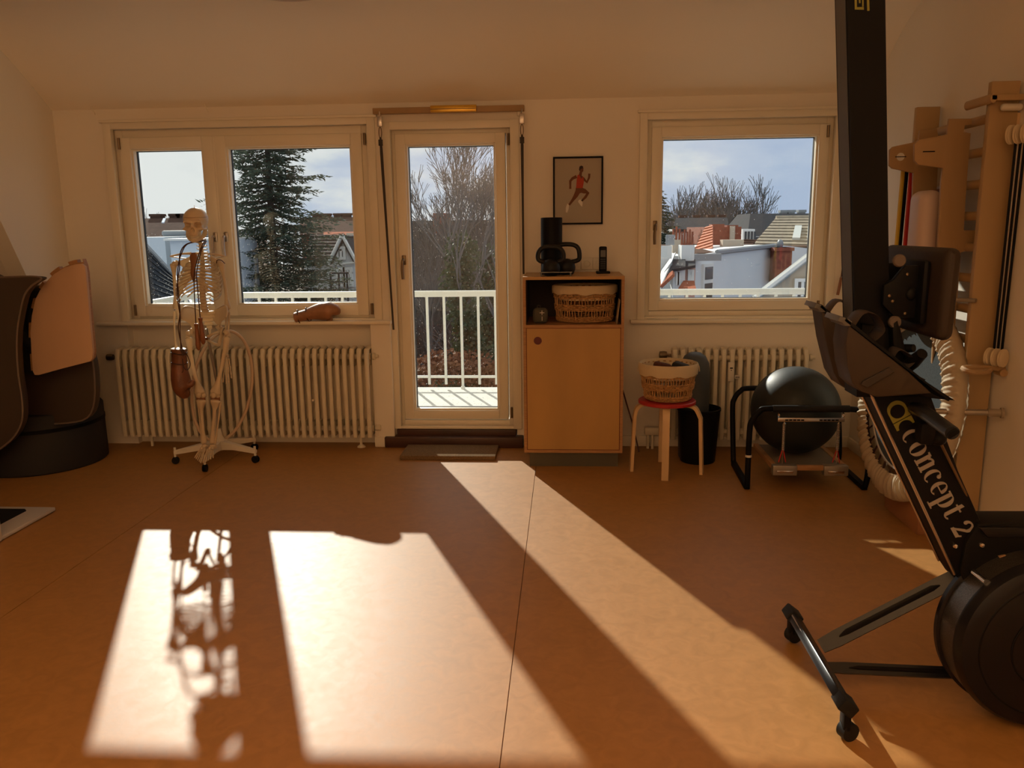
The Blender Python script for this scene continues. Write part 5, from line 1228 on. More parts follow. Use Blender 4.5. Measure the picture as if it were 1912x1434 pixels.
def tq(a, b_): return _tq(a*kx, b_-0.025)
for ch in word:
    g, w_ = glyph(ch, u); lett(g); u += w_
g, w_ = glyph('2', u+0.018); lett(g)
# emblem before the word: olive stadium with black disc, then a split and a second disc
def eq(a, b_): return _tq(a, b_)
m_ = MB(); r = 0.028
P_ = [eq(-0.073+r*math.cos(t), r*math.sin(t)) for t in [PI/2+PI*i/16 for i in range(17)]]+[eq(-0.041, -r), eq(-0.041, r)]
m_.prism(P_, 2.3975, 2.4002); P_ = [eq(-0.038, -r), eq(-0.014, -r), eq(-0.014, r), eq(-0.038, r)]; m_.prism(P_, 2.3975, 2.4002)
m_.build('emblem_plate', M_yellow, beam, smooth=False)
m_ = MB(); m_.prism([eq(-0.068+0.021*math.cos(2*PI*i/28), -0.001+0.021*math.sin(2*PI*i/28)) for i in range(28)], 2.3962, 2.3974)
m_.prism([eq(-0.0135+0.021*math.cos(PI/2+PI*i/16), 0.021*math.sin(PI/2+PI*i/16)) for i in range(17)], 2.3962, 2.3974)
m_.build('emblem_disc', M_black, beam, smooth=False)
# lower housing, chain arm and monitor arm
P_ = [(1.195, 0.470), (1.203, 0.556), (1.232, 0.616), (1.251, 0.618), (1.445, 0.620), (1.467, 0.423), (1.376, 0.464), (1.279, 0.419), (1.217, 0.401)]
hs_ = MB().prism(P_, 2.385, 2.50, bev=-0.006).build('drive_housing', M_blackpl, rw, angle=35)
P_ = [(1.230, 0.609), (1.435, 0.608), (1.438, 0.579), (1.257, 0.580)]
MB().prism(P_, 2.37, 2.39, bev=-0.003).build('housing_lip', M_blackgl, hs_)
for x, y in ((1784,1019), (1834,1019), (1886,1019)):
    pass
for p in ((1.175, 2.390, 0.543), (1.242, 2.370, 0.555)):
    MB().lathe([(0.001, -0.004), (0.006, -0.003), (0.008, 0.0), (0.008, 0.012)], p, axis='Y', n=12).build('bolt', M_chrome, hs_)
P_ = [(1.298, 0.517), (1.317, 0.522), (1.325, 0.492), (1.310, 0.486)]
MB().prism(P_, 2.376, 2.386, bev=-0.001).build('tan_spacer', mat('tan_spacer', (0.35, 0.20, 0.10), 0.5), hs_)
# flywheel
FC = (1.415, 2.34, 0.278)
fw = MB().lathe([(0.05, -0.085), (0.225, -0.082), (0.252, -0.068), (0.264, -0.045), (0.264, -0.036), (0.258, -0.032)], FC, axis='Y', n=96)
fwo = fw.build('flywheel_cover', M_blackgl, rw, angle=30)
MB().lathe([(0.262, -0.034), (0.262, 0.052)], FC, axis='Y', n=96, caps=False).build('perforated_rim', mat('dark_perforated_steel', (0.16, 0.145, 0.13), 0.35, metal=0.8, noise_s=320, noise_a=0.35, detail=0), fwo)
MB().lathe([(0.264, 0.050), (0.272, 0.054), (0.272, 0.072), (0.262, 0.085), (0.20, 0.090), (0.02, 0.090)], FC, axis='Y', n=96).build('rear_cover', M_blackgl, fwo, angle=30)
for rr in (0.12, 0.21):
    MB().ring((FC[0], FC[1]-0.085+(0.004 if rr > 0.2 else 0), FC[2]), rr, 0.003, axis='Y', n=72, k=6).build('cover_rib', M_blackpl, fwo)
MB().tube([(1.220, 2.360, 0.474), (1.228, 2.300, 0.469)], 0.009, n=12).build('air_lever', M_chrome, fwo)
# front legs and crossbar with end wheels
def flatbar(name, a, b_, w, t, mt, parent, up):
    a, b_ = Vector(a), Vector(b_); d = (b_-a).normalized(); up = Vector(up); s_ = (up-d*up.dot(d)).normalized(); n_ = d.cross(s_)
    vs = []; fs = []
    for p, k_ in ((a, 0.85), (a.lerp(b_, 0.12), 1), (a.lerp(b_, 0.88), 1), (b_, 0.95)):
        for q1, q2 in ((1, 1), (1, -1), (-1, -1), (-1, 1)): vs.append(p+s_*w*k_*q1+n_*t*q2)
    for i in range(3):
        for j in range(4): fs.append((i*4+j, i*4+(j+1) % 4, (i+1)*4+(j+1) % 4, (i+1)*4+j))
    fs += [(0, 1, 2, 3), (12, 13, 14, 15)]
    o = MB().add(vs, fs).build(name, mt, parent, smooth=False)
    # pressed groove: a dark raised lozenge along the middle
    g_ = MB().tube([a.lerp(b_, 0.14)+n_*t*gs, a.lerp(b_, 0.20)+n_*t*gs, a.lerp(b_, 0.82)+n_*t*gs, a.lerp(b_, 0.87)+n_*t*gs], [(w*0.1, 0.0015), (w*0.52, 0.004), (w*0.52, 0.004), (w*0.1, 0.0015)], n=10)
    g_.build('pressed_groove', M_black, o)
    return o
gs = 1
flatbar('front_leg', (0.835, 2.500, 0.147), (1.228, 2.460, 0.416), 0.026, 0.008, M_blackgl, rw, (-0.4, 0.75, 0.8))
flatbar('front_leg', (0.860, 2.500, 0.073), (1.323, 2.460, 0.084), 0.018, 0.008, M_blackgl, rw, (0, 0.7, 0.8))
cb0, cb1 = Vector((0.822, 2.795, 0.115)), Vector((0.826, 2.225, 0.110))
cbm = MB(); dd = cb1-cb0
cbm.box(-0.022, 0.022, 0, dd.length-0.06, -0.014, 0.014, 0.004, M=Matrix.Translation(cb0+dd.normalized()*0.03) @ Matrix.Rotation(PI, 4, 'Z') @ Matrix.Rotation(math.radians(-38), 4, 'Y'))
cbo = cbm.build('crossbar', M_blackgl, rw)
MB().tube([cb0+Vector((-0.012, -0.05, 0.017)), cb1+Vector((-0.012, 0.05, 0.017))], 0.0035, n=6).build('crossbar_highlight_bead', M_steel, cbo)  # steel bead added along the bar to imitate its bright highlight
for p, s_ in ((cb0, -1), (cb1, 1)):
    MB().box(-0.027, 0.027, -0.035, 0.035, -0.020, 0.020, 0.006, M=Matrix.Translation(p+Vector((0, s_*-0.0+(-0.01 if s_ < 0 else 0.01), 0))) @ Matrix.Rotation(math.radians(38), 4, 'Y')).build('end_cap', M_rubber, cbo)
    k_ = 0.028
    w_ = MB().tube([p+Vector((0.004, 0.016+0.0*s_, -0.110+k_)), p+Vector((0.016, -0.014, -0.110+k_))], k_, n=24)
    w_.build('transport_wheel', M_rubber, cbo)
    MB().box(-0.010, 0.012, -0.02, 0.02, -0.075, -0.012, 0.004, M=Matrix.Translation(p)).build('wheel_bracket', M_blackpl, cbo)
# foot stretchers: near and far flank, sloped boards, heel cups, straps
M_flank = mat('brown_black_flank_plastic', (0.045, 0.030, 0.020), 0.55, spec=0.25)
def foot(y0, y1, flank, tip):
    f_ = MB().prism(flank, y0, y1, bev=-0.006).build('footrest_flank', M_flank, rw, angle=40)
    a, b_ = Vector(tip[0]), Vector(tip[1]); 
    d = (b_-a).normalized(); n_ = Vector((-d.y, d.x)) if (-d.y) > 0 else Vector((d.y, -d.x))
    n_ = Vector((abs(n_.x), abs(n_.y)))
    P_ = [a-d*0.012, a-d*0.012+n_*0.010, b_+d*0.010+n_*0.004, b_+d*0.010]
    MB().prism([(p.x, p.y) for p in P_], y0-0.004, y1+0.012, bev=-0.0015).build('foot_board', M_blackpl, f_)
    # grey heel clip at the upper end
    P_ = [a+Vector((-0.026, 0.006)), a+Vector((-0.020, 0.020)), a+Vector((0.002, 0.013)), a+Vector((0.014, 0.004)), a+Vector((0.012, -0.009)), a+Vector((-0.006, -0.008)), a+Vector((-0.014, 0.002))]
    MB().prism([(p.x, p.y) for p in P_], y0-0.004, y1, bev=-0.003).build('heel_clip', mat('grey_clip_plastic', (0.10, 0.095, 0.09), 0.4), f_)
    # strap loop above the board
    s0 = a+d*0.03+n_*0.004; s1 = a+d*0.10+n_*0.006
    pts = [(s0.x, s0.y), (s0.x+n_.x*0.045, s0.y+n_.y*0.05), ((s0+s1).x/2+n_.x*0.062, (s0+s1).y/2+n_.y*0.062), (s1.x+n_.x*0.045, s1.y+n_.y*0.04), (s1.x, s1.y)]
    sp2 = smoothpath([(x, (y0+y1)/2, z) for x, z in pts], 5)
    MB().tube(sp2, (0.004, (y1-y0)*0.36), n=8).build('foot_strap', mat('dark_brown_strap', (0.045, 0.030, 0.022), 0.6), f_)
    s0 = a+d*0.175+n_*0.004; s1 = a+d*0.225+n_*0.006
    pts = [(s0.x, s0.y), (s0.x+n_.x*0.03, s0.y+n_.y*0.03), (s1.x+n_.x*0.03, s1.y+n_.y*0.03), (s1.x, s1.y)]
    MB().tube(smoothpath([(x, (y0+y1)/2, z) for x, z in pts], 5), (0.004, (y1-y0)*0.30), n=8).build('toe_strap', M_strap, f_)
    return f_
foot(2.27, 2.385, [(0.777, 1.230), (0.772, 1.176), (0.781, 1.115), (0.796, 1.066), (0.821, 1.043), (0.867, 1.026), (0.969, 1.034), (1.015, 1.037), (0.949, 1.097)], [(0.771, 1.234), (1.051, 1.022)])
foot(2.52, 2.62, [(0.777, 1.246), (0.796, 1.153), (0.826, 1.051), (0.850, 1.013), (0.888, 0.989), (0.988, 0.974), (1.051, 1.008), (0.911, 1.136)], [(0.780, 1.247), (1.068, 1.008)])
g_ = [(0.818, 1.064), (0.823, 1.073), (0.891, 1.112), (0.906, 1.100), (0.836, 1.055)]
MB().prism(g_, 2.262, 2.268, bev=-0.001).build('flank_slot', mat('dark_flank_slot', (0.022, 0.014, 0.010), 0.5), rw, smooth=False)
P_ = [(0.855, 1.219), (0.951, 1.203), (1.007, 1.075), (1.137, 0.991), (1.028, 1.002), (0.903, 1.002), (0.853, 1.059)]
MB().prism(P_, 2.39, 2.515, bev=-0.005).build('footrest_frame', M_blackpl, rw, angle=35)
# black toe pegs sticking out over the handle
for (pa, pb, r_a) in (((0.951, 2.420, 1.139), (0.993, 2.360, 1.151), 0.014), ((0.974, 2.360, 1.089), (0.983, 2.280, 1.148), 0.019)):
    MB().tube([pa, Vector(pa).lerp(Vector(pb), 0.5), pb], [r_a*0.8, r_a, r_a*0.8], n=12).build('foot_peg', M_blackpl, rw)
P_ = [(0.927, 1.224), (0.945, 1.239), (0.969, 1.161), (0.990, 1.082), (1.038, 1.058), (1.009, 1.034), (0.945, 1.082)]
MB().prism(P_, 2.36, 2.50, bev=-0.01).build('rail_foot_hinge', M_blackpl, rw, angle=40)
# seat
SXc = 1.012
se = MB().box(SXc, SXc+0.045, 2.255, 2.70, 1.185, 1.435, 0.035, seg=4, M=Matrix.Translation((SXc, 0, 1.3)) @ Matrix.Rotation(0.02, 4, 'Y') @ Matrix.Translation((-SXc, 0, -1.3))).build('seat_pad', M_brownvinyl, rw, angle=60)
MB().box(SXc-0.022, SXc, 2.33, 2.55, 1.22, 1.40, 0.010).build('seat_plate', M_black, se)
CGP = [(0.90, 1.275), (0.935, 1.24), (SXc-0.01, 1.235), (SXc-0.01, 1.385), (0.955, 1.385), (0.925, 1.345), (0.90, 1.33)]
cgo = MB().prism(CGP, 2.365, 2.385, bev=-0.004).build('carriage_plate', M_black, rw)
MB().prism(CGP, 2.515, 2.535, bev=-0.004).build('carriage_plate', M_black, rw)
for z in (1.398, 1.225):
    MB().lathe([(0.006, -0.008), (0.015, -0.008), (0.018, -0.004), (0.018, 0.004), (0.015, 0.008), (0.006, 0.008)], (0.938, 2.37, z), axis='Y', n=24).build('roller', mat('brown_roller', (0.11, 0.08, 0.06), 0.5), cgo)
for p in ((0.915, 2.362, 1.30), (0.925, 2.362, 1.285), (0.96, 2.362, 1.36), (0.962, 2.362, 1.25)):
    MB().lathe([(0.001, -0.003), (0.004, -0.002), (0.005, 0.0)], p, axis='Y', n=10).build('bolt', M_bronze, cgo)
MB().ball((0.975, 2.362, 1.305), (0.015, 0.008, 0.018), 12).build('carriage_bumper', M_blackpl, cgo)
# handle and chain
ha = [(1.023, 2.400, 0.967), (1.021, 2.350, 0.972), (1.016, 2.280, 0.972), (1.021, 2.220, 0.962), (1.021, 2.150, 0.956)]
hdl = MB().tube(smoothpath(ha, 4), lerp_list([0.018, 0.019, 0.0195, 0.0195, 0.019], 17), n=18).build('handle', mat('blue_black_rubber_grip', (0.022, 0.024, 0.028), 0.4), rw)
MB().tube([(1.021, 2.150, 0.956), (1.023, 2.145, 0.953)], 0.0165, n=18).build('grip_end', M_blackpl, hdl)
MB().ball((1.081, 2.360, 0.887), (0.024, 0.03, 0.022), 14).box((1.044, 2.360, 0.915)[0]-0.02, (1.044, 2.360, 0.915)[0]+0.025, 2.34, 2.39, (1.044, 2.360, 0.915)[2]-0.045, (1.044, 2.360, 0.915)[2]+0.02, 0.01).build('handle_holder', M_blackpl, hdl)
MB().ring((1.021, 2.300, 0.957), 0.007, 0.002, axis='Y', n=16, k=6).build('swivel_ring', M_chrome, hdl)
MB().tube([(1.101, 2.380, 0.865), (1.267, 2.420, 0.584)], 0.0042, n=8).build('drive_chain', M_bronze, rw)

# ================================================================ OUTSIDE: BALCONY
bl = struct(MB().box(-3.42, 4.2, WO-0.02, 7.27, -0.10, 0.075, 0.004).build('balcony_floor', M_concrete, smooth=False))
RY = 7.2; RT_, RB = 0.955, 0.187
rl_ = thing('balcony_railing', 'white painted metal railing with square bars along the balcony edge', 'railing', (0, RY, 0.075))
MB().box(-3.40, 4.2, RY-0.022, RY+0.022, RT_-0.008, RT_+0.008).box(-3.40, 4.2, RY-0.010, RY+0.010, RT_-0.045, RT_-0.008).box(-3.395, -3.355, 6.0, RY+0.02, RT_-0.008, RT_+0.008).box(-3.385, -3.365, 6.0, RY, RT_-0.045, RT_-0.008).build('top_rail', M_railw, rl_, smooth=False)
MB().box(-3.40, 4.2, RY-0.012, RY+0.012, RB-0.012, RB+0.008).box(-3.387, -3.363, 6.0, RY, RB-0.012, RB+0.008).build('bottom_rail', M_railw, rl_, smooth=False)
x = -3.375; i = 0
while x < 4.1:
    post = (i % 8 == 16 % 8)
    main = abs(x-(-0.925)) < 0.07
    if main: x_ = x
    MB().box(x-0.011, x+0.011, RY-0.011, RY+0.011, (0.075 if i % 8 == 0 else 0.115), RT_-0.02).build('bar', M_railw, rl_, smooth=False)
    if i % 8 == 0: MB().lathe([(0.02, 0.075), (0.018, 0.095), (0.012, 0.10)], (x, RY, 0), n=12).build('post_foot', M_railw, rl_)
    x += 0.1531; i += 1
y = 7.05
while y > 6.0:
    MB().box(-3.386, -3.364, y-0.011, y+0.011, 0.115, RT_-0.02).build('bar', M_railw, rl_, smooth=False); y -= 0.153

# ================================================================ OUTSIDE: TOWN
M_grass = mat('winter_ground', (0.10, 0.075, 0.045), 0.95, noise_s=0.4, noise_a=0.5)
gr_ = struct(MB().box(-160, 160, 8.5, 260, -9.6, -9.0).build('ground', M_grass, smooth=False))
M_wht = mat('white_render', (0.72, 0.74, 0.76), 0.85, noise_s=0.8, noise_a=0.08)
M_blu = mat('pale_blue_render', (0.58, 0.65, 0.72), 0.85, noise_s=0.8, noise_a=0.08)
M_tanr = mat('tan_roof_tile', (0.40, 0.34, 0.26), 0.95, spec=0.1, noise_s=6, noise_a=0.25)
M_redr = mat('red_roof_tile', (0.36, 0.12, 0.07), 1.0, spec=0.05, noise_s=4, noise_a=0.3)
M_brnr = mat('brown_roof_tile', (0.10, 0.060, 0.048), 1.0, spec=0.05, noise_s=4, noise_a=0.3)
M_slate = mat('black_slate_tile', (0.045, 0.050, 0.060), 0.9, spec=0.1, noise_s=5, noise_a=0.3)
M_brick = mat('red_brick', (0.30, 0.085, 0.05), 0.85, noise_s=9, noise_a=0.35)
M_win = mat('dark_house_window', (0.04, 0.05, 0.06), 0.15, spec=0.8)
M_wframe = mat('white_house_frame', (0.75, 0.75, 0.72), 0.5)
M_zinc = mat('grey_zinc', (0.24, 0.26, 0.28), 0.5)
M_beigeh = mat('beige_render', (0.45, 0.38, 0.30), 0.85)

def quadroof(m_, a, b_, c, d, th=0.12):
    """thick roof plane through four corners"""
    a, b_, c, d = map(Vector, (a, b_, c, d)); n_ = (b_-a).cross(d-a).normalized()
    if n_.z < 0: n_ = -n_
    m_.add([a, b_, c, d, a-n_*th, b_-n_*th, c-n_*th, d-n_*th], [(0, 1, 2, 3), (7, 6, 5, 4), (0, 4, 5, 1), (1, 5, 6, 2), (2, 6, 7, 3), (3, 7, 4, 0)])
def tilerows(t, a, b_, c, d, n, mt, name='tile_row', th=0.05):
    """roof plane a-b (eave) to d-c (ridge) as overlapping tile courses"""
    a, b_, c, d = map(Vector, (a, b_, c, d)); n_ = (b_-a).cross(d-a).normalized()
    if n_.z < 0: n_ = -n_
    for i in range(n):
        t0, t1 = i/n, (i+1.12)/n
        p0, p1, p2, p3 = a.lerp(d, t0)+n_*th, b_.lerp(c, t0)+n_*th, b_.lerp(c, min(1, t1))+n_*th*0.25, a.lerp(d, min(1, t1))+n_*th*0.25
        MB().add([p0, p1, p2, p3, p0-n_*th*1.2, p1-n_*th*1.2, p2-n_*th, p3-n_*th], [(0, 1, 2, 3), (7, 6, 5, 4), (0, 4, 5, 1), (1, 5, 6, 2), (2, 6, 7, 3), (3, 7, 4, 0)]).build(name, mt, t, smooth=False)
def chimney(parent, x, y, z0, z1, w=0.5, d=0.5, mt=None, pots=2):
    c_ = MB().box(x-w/2, x+w/2, y-d/2, y+d/2, z0, z1).box(x-w/2-0.04, x+w/2+0.04, y-d/2-0.04, y+d/2+0.04, z1-0.12, z1).build('chimney', mt or M_brick, parent, smooth=False)
    for i in range(pots):
        xx = x-w/2+w*(i+0.5)/pots; MB().tube([(xx, y, z1), (xx, y, z1+0.45)], min(0.11, w*0.3/pots+0.05), n=8).build('chimney_pot', M_brick, c_)
    return c_
def hwin(parent, x0, x1, z0, z1, y, mt=None, bars=True):
    f_ = MB(); w = 0.07; frame_ring(f_, x0, x1, z0, z1, w, y-0.06, y+0.02, 0)
    if bars: f_.box((x0+x1)/2-0.03, (x0+x1)/2+0.03, y-0.05, y+0.01, z0, z1); f_.box(x0, x1, y-0.05, y+0.01, z0+(z1-z0)*0.66, z0+(z1-z0)*0.66+0.05)
    o = f_.build('window', mt or M_wframe, parent, smooth=False)
    MB().box(x0+w, x1-w, y-0.025, y-0.015, z0+w, z1-w).build('pane', M_win, o, smooth=False); return o

# --- seen through window 2
Y_ = 24.0
hA_ = thing('white_house', 'big white rendered house with plain side wall and red brick chimney outside the single window', 'house', (11, 24, -9))
A0 = (3.272, 21.000, 0.763); A1 = (3.999, 22.000, 0.771); A2 = (6.510, 26.000, 0.760); A3 = (8.063, 28.000, 0.692)
vs = [(A0[0], 21, -9), (A1[0], 22, -9), (A2[0], 26, -9), (A3[0]+1.5, 28.5, -9), (A3[0]+2, 34, -9), (A0[0], 34, -9)]
tops = [A0[2], A1[2]+0.05, A2[2]+0.15, A2[2]-0.2, A2[2]-0.3, A0[2]]
n = 6; v2 = vs+[(a, b_, t) for (a, b_, c_), t in zip(vs, tops)]
MB().add(v2, [tuple(range(6)), tuple(range(6, 12))]+[(i, (i+1) % 6, 6+(i+1) % 6, 6+i) for i in range(6)]).build('walls', M_wht, hA_, smooth=False)
MB().box(-0.5, 0.2, -0.05, 0.12, -0.12, 0.05, M=Matrix.Translation((A0[0]+0.45, 20.95, A0[2]))).tube([(A1[0], 21.95, A1[2]+0.05), (A2[0], 25.95, A2[2]+0.12)], 0.07, n=6).build('cornice', M_zinc, hA_, smooth=False)
WL = math.hypot(A1[0]-A0[0], 1.0); MW = Matrix.Translation((A0[0], 21.0, 0)) @ Matrix.Rotation(math.atan2(1.0, A1[0]-A0[0]), 4, 'Z')
wz1, wz0 = (3.599, 21.400, 0.542)[2], (3.631, 21.400, -0.452)[2]
ww = MB().box(WL*0.32, WL*0.78, -0.07, 0.02, wz0, wz1, M=MW).build('window_frame', M_wframe, hA_, smooth=False)
for za, zb in ((wz1-0.40, wz1-0.08), (wz0+0.05, wz1-0.50)):
    MB().box(WL*0.38, WL*0.72, -0.085, -0.068, za, zb, M=MW).build('pane', M_win, ww, smooth=False)
CH = (6.528, 25.200, 0.844)
MB().box(CH[0]-0.24, CH[0]+0.24, 25.0, 25.8, CH[2]-1.05, CH[2]).box(CH[0]-0.29, CH[0]+0.29, 24.95, 25.85, CH[2]-0.1, CH[2]).build('chimney', M_brick, hA_, smooth=False)
MB().ball((CH[0]-0.05, 25.3, CH[2]+0.10), (0.10, 0.10, 0.14), 8).build('chimney_pot', M_zinc, hA_)
MB().prism([(A0[0]+0.1, 21.4), (A1[0]+0.1, 22.3), (A2[0]-0.1, 26.2), (A3[0]+1.2, 28.6), (A3[0]+1.8, 33.8), (A0[0]+0.1, 33.8)], A2[2]+0.02, A2[2]+0.06, plane='XY').build('flat_roof', M_brnr, hA_, smooth=False)
# tan tiled house behind
hB_ = thing('tan_roof_house', 'house with sunlit tan tiled roof and two roof windows beyond the white house', 'house', (14, 30, -9))
E0, E1, R1_, R0_ = (6.114, 28.000, 0.642), (8.998, 28.000, 0.541), (10.520, 33.000, 1.752), (8.246, 33.000, 1.761)
tilerows(hB_, E0, E1, R1_, R0_, 11, M_tanr, th=0.07)
MB().box(E0[0]+0.2, E1[0], 28.2, 35, -9, E0[2]-0.05).build('walls', M_wht, hB_, smooth=False)
rt = MB()
rt.tube([R0_, R1_], 0.11, n=8).build('ridge', M_tanr, hB_)
for (px0, py0, px1, py1) in ((1466,450,1486,433), (1490,450,1508,433)):
    def onroof(px, py):
        pass
for (a, b_) in (((0.47, 0.30), (0.60, 0.66)), ((0.66, 0.30), (0.79, 0.66))):
    def rp(u, v, h):
        e = Vector(E0).lerp(Vector(E1), u); r_ = Vector(R0_).lerp(Vector(R1_), u-0.12); p = e.lerp(r_, v); return p+Vector((0, -0.08, 0.13))*h
    q_ = [rp(a[0], a[1], 1), rp(b_[0]-0.03, a[1], 1), rp(b_[0]-0.03, b_[1], 1), rp(a[0], b_[1], 1)]
    m_ = MB(); quadroof(m_, *q_, th=0.12); f_ = m_.build('roof_window', mat('pale_roof_window', (0.62, 0.64, 0.60), 0.3), hB_, smooth=False)
# dark mansard behind
hC_ = thing('dark_roof_house', 'dark slate roofed house with white dormer behind the tan roof', 'house', (14, 38, -9))
C0 = (8.250, 38.000, 0.911); C1 = (12.642, 38.000, 0.861); C2 = (13.562, 41.000, 2.034); C3 = (9.491, 41.000, 2.089); C4 = (9.005, 41.000, 2.070)
MB().box(C0[0]-0.2, C1[0], 38.2, 46, -9, C0[2]+0.1).build('walls', M_wht, hC_, smooth=False)
m_ = MB(); quadroof(m_, C0, C1, C2, C4, 0.2); quadroof(m_, C0, (C0[0], 45, C0[2]), (C4[0], 44, C4[2]), C4, 0.2); m_.build('roof', M_slate, hC_, smooth=False)
for px in (1462, 1475, 1493):
    p = (10.825, 42.000, 2.036); chimney(hC_, p[0]+(px-1462)*0.0285, 42, p[2]-0.3, p[2]+0.20, 0.30, 0.4, M_zinc, 0)
dq = (7.830, 37.000, 1.348); dq2 = (8.361, 37.000, 0.877)
MB().box(dq[0], dq2[0], 37, 38.6, dq2[2]-0.5, dq[2]).build('dormer', M_wht, hC_, smooth=False)
for k_ in range(4): MB().box(dq[0]+0.08+k_*0.135, dq[0]+0.17+k_*0.135, 36.95, 37.0, dq2[2]-0.1, dq[2]-0.1).build('dormer_window', M_win, hC_, smooth=False)
# brown-red lean roof
hD_ = thing('red_brick_house', 'red brick wall with orange tiled roof and chimneys left of the tan roof', 'house', (8, 30, -9))
B0, B1 = (5.093, 29.000, 1.466), (6.091, 29.000, 0.705)
MB().box(B0[0], B1[0], 29, 35, -9, B0[2]).build('brick_wall', M_brick, hD_, smooth=False)
chimney(hD_, B0[0]+0.2, 29.3, B0[2]-0.1, B0[2]+0.10, 0.35, 0.5, M_brick, 0); chimney(hD_, B1[0]-0.3, 29.3, B0[2]-0.1, B0[2]+0.06, 0.3, 0.5, M_brick, 0)
c_ = (5.766, 28.900, 1.494); MB().box(c_[0]-0.08, c_[0]+0.08, 28.85, 29.1, c_[2]-1.1, c_[2]).build('pale_pillar', M_beigeh, hD_, smooth=False)
tilerows(hD_, (3.831, 25.000, 0.623), (4.429, 25.000, 0.808), (5.110, 29.000, 1.521), (4.873, 29.000, 1.469), 9, mat('orange_roof_tile', (0.55, 0.17, 0.08), 0.8, noise_s=5, noise_a=0.25), th=0.06)
tilerows(hD_, (4.966, 26.500, 0.679), (5.837, 26.500, 0.687), (6.494, 28.500, 1.019), (6.135, 28.500, 1.041), 6, M_brnr, th=0.05)
o = (4.984, 26.400, 1.066); MB().box(o[0], o[0]+0.65, 26.4, 26.9, o[2]-0.55, o[2]).build('grey_parapet', M_beigeh, hD_, smooth=False)
# chimney stack and clutter on the left
hE_ = thing('old_town_houses', 'row of old houses with clustered chimney pots at the left of the single window', 'house', (6, 22, -9))
p0, p1 = (2.803, 20.000, 1.056), (3.107, 20.000, 0.671)
st_ = MB().box(p0[0], p1[0], 20, 20.6, p1[2]-0.2, p0[2]).build('chimney_stack', M_wht, hE_, smooth=False)
for i in range(5):
    MB().tube([(p0[0]+0.03+i*0.062, 20.2, p0[2]), (p0[0]+0.03+i*0.062, 20.2, p0[2]+0.32+0.05*(i % 2))], [0.030, 0.024], n=8).build('chimney_pot', M_brick, st_)
q0, q1 = (2.971, 23.000, 1.138), (3.240, 23.000, 0.931)
st2 = MB().box(q0[0], q1[0], 23, 23.5, q1[2]-0.8, q0[2]).build('chimney_stack', M_beigeh, hE_, smooth=False)
for i in range(3): MB().tube([(q0[0]+0.04+i*0.085, 23.2, q0[2]), (q0[0]+0.04+i*0.085, 23.2, q0[2]+0.30+0.06*(i % 2))], 0.032, n=8).build('chimney_pot', M_brick, st2)
d_ = (2.645, 21.000, 1.170); MB().box(d_[0]-0.11, d_[0]+0.11, 20.95, 21.0, d_[2]-0.13, d_[2]+0.13, 0.02).tube([(d_[0], 21.05, d_[2]-0.6), (d_[0], 21.05, d_[2])], 0.02, n=6).build('satellite_dish', M_zinc, hE_)
f0, f1 = (2.227, 20.400, 0.794), (3.249, 20.400, -0.293)
MB().box(f0[0]-1, f1[0]-0.25, 20.6, 24, -9, (2.723, 20.600, 0.782)[2]).build('walls', M_wht, hE_, smooth=False)
g0, g1 = (2.482, 19.000, 0.571), (2.757, 19.000, -0.144)
MB().box(g0[0], g1[0], 19, 20.6, -9, g0[2]+0.0).build('low_wing', M_wht, hE_, smooth=False)
hwin(hE_, (2.544, 19.000, 0.497)[0], (2.654, 19.000, 0.496)[0], (2.553, 19.000, 0.178)[2], (2.545, 19.000, 0.472)[2], 19)
g0, g1 = (2.834, 19.600, 0.614), (3.083, 19.600, -0.197)
MB().box(g0[0], g1[0], 19.6, 20.6, -9, g0[2]).build('low_wing', mat('pink_render', (0.55, 0.32, 0.27), 0.85), hE_, smooth=False)
hwin(hE_, (2.900, 19.600, 0.500)[0], (3.050, 19.600, 0.499)[0], (2.909, 19.600, 0.160)[2], (2.900, 19.600, 0.500)[2], 19.6)
m_ = MB(); quadroof(m_, (2.420, 18.800, 0.544), (2.732, 18.800, 0.590), (2.901, 20.000, 0.724), (2.594, 20.000, 0.727), 0.06); quadroof(m_, (2.705, 19.200, 0.559), (3.010, 19.200, 0.618), (3.162, 20.200, 0.714), (2.879, 20.200, 0.716), 0.06); m_.build('slate_roof', M_slate, hE_, smooth=False)
m_ = MB(); quadroof(m_, (1.892, 17.000, 0.232), (2.213, 17.000, 0.537), (2.393, 18.400, 0.541), (2.044, 18.400, 0.295), 0.06); quadroof(m_, (2.314, 17.200, 0.159), (2.733, 17.200, 0.211), (2.964, 19.000, 0.273), (2.721, 19.000, 0.275), 0.06); m_.build('red_roof', M_redr, hE_, smooth=False)
a_ = (2.045, 19.000, 1.061); MB().box(a_[0], a_[0]+0.45, 19.4, 19.5, a_[2]-0.3, a_[2]+0.0).build('roof_fence', M_wframe, hE_, smooth=False)
m_ = MB(); quadroof(m_, (1.743, 16.000, 0.099), (1.785, 16.000, 0.099), (2.733, 20.500, 0.890), (2.402, 20.500, 0.500), 0.05); m_.build('grey_slope', M_zinc, hE_, smooth=False)
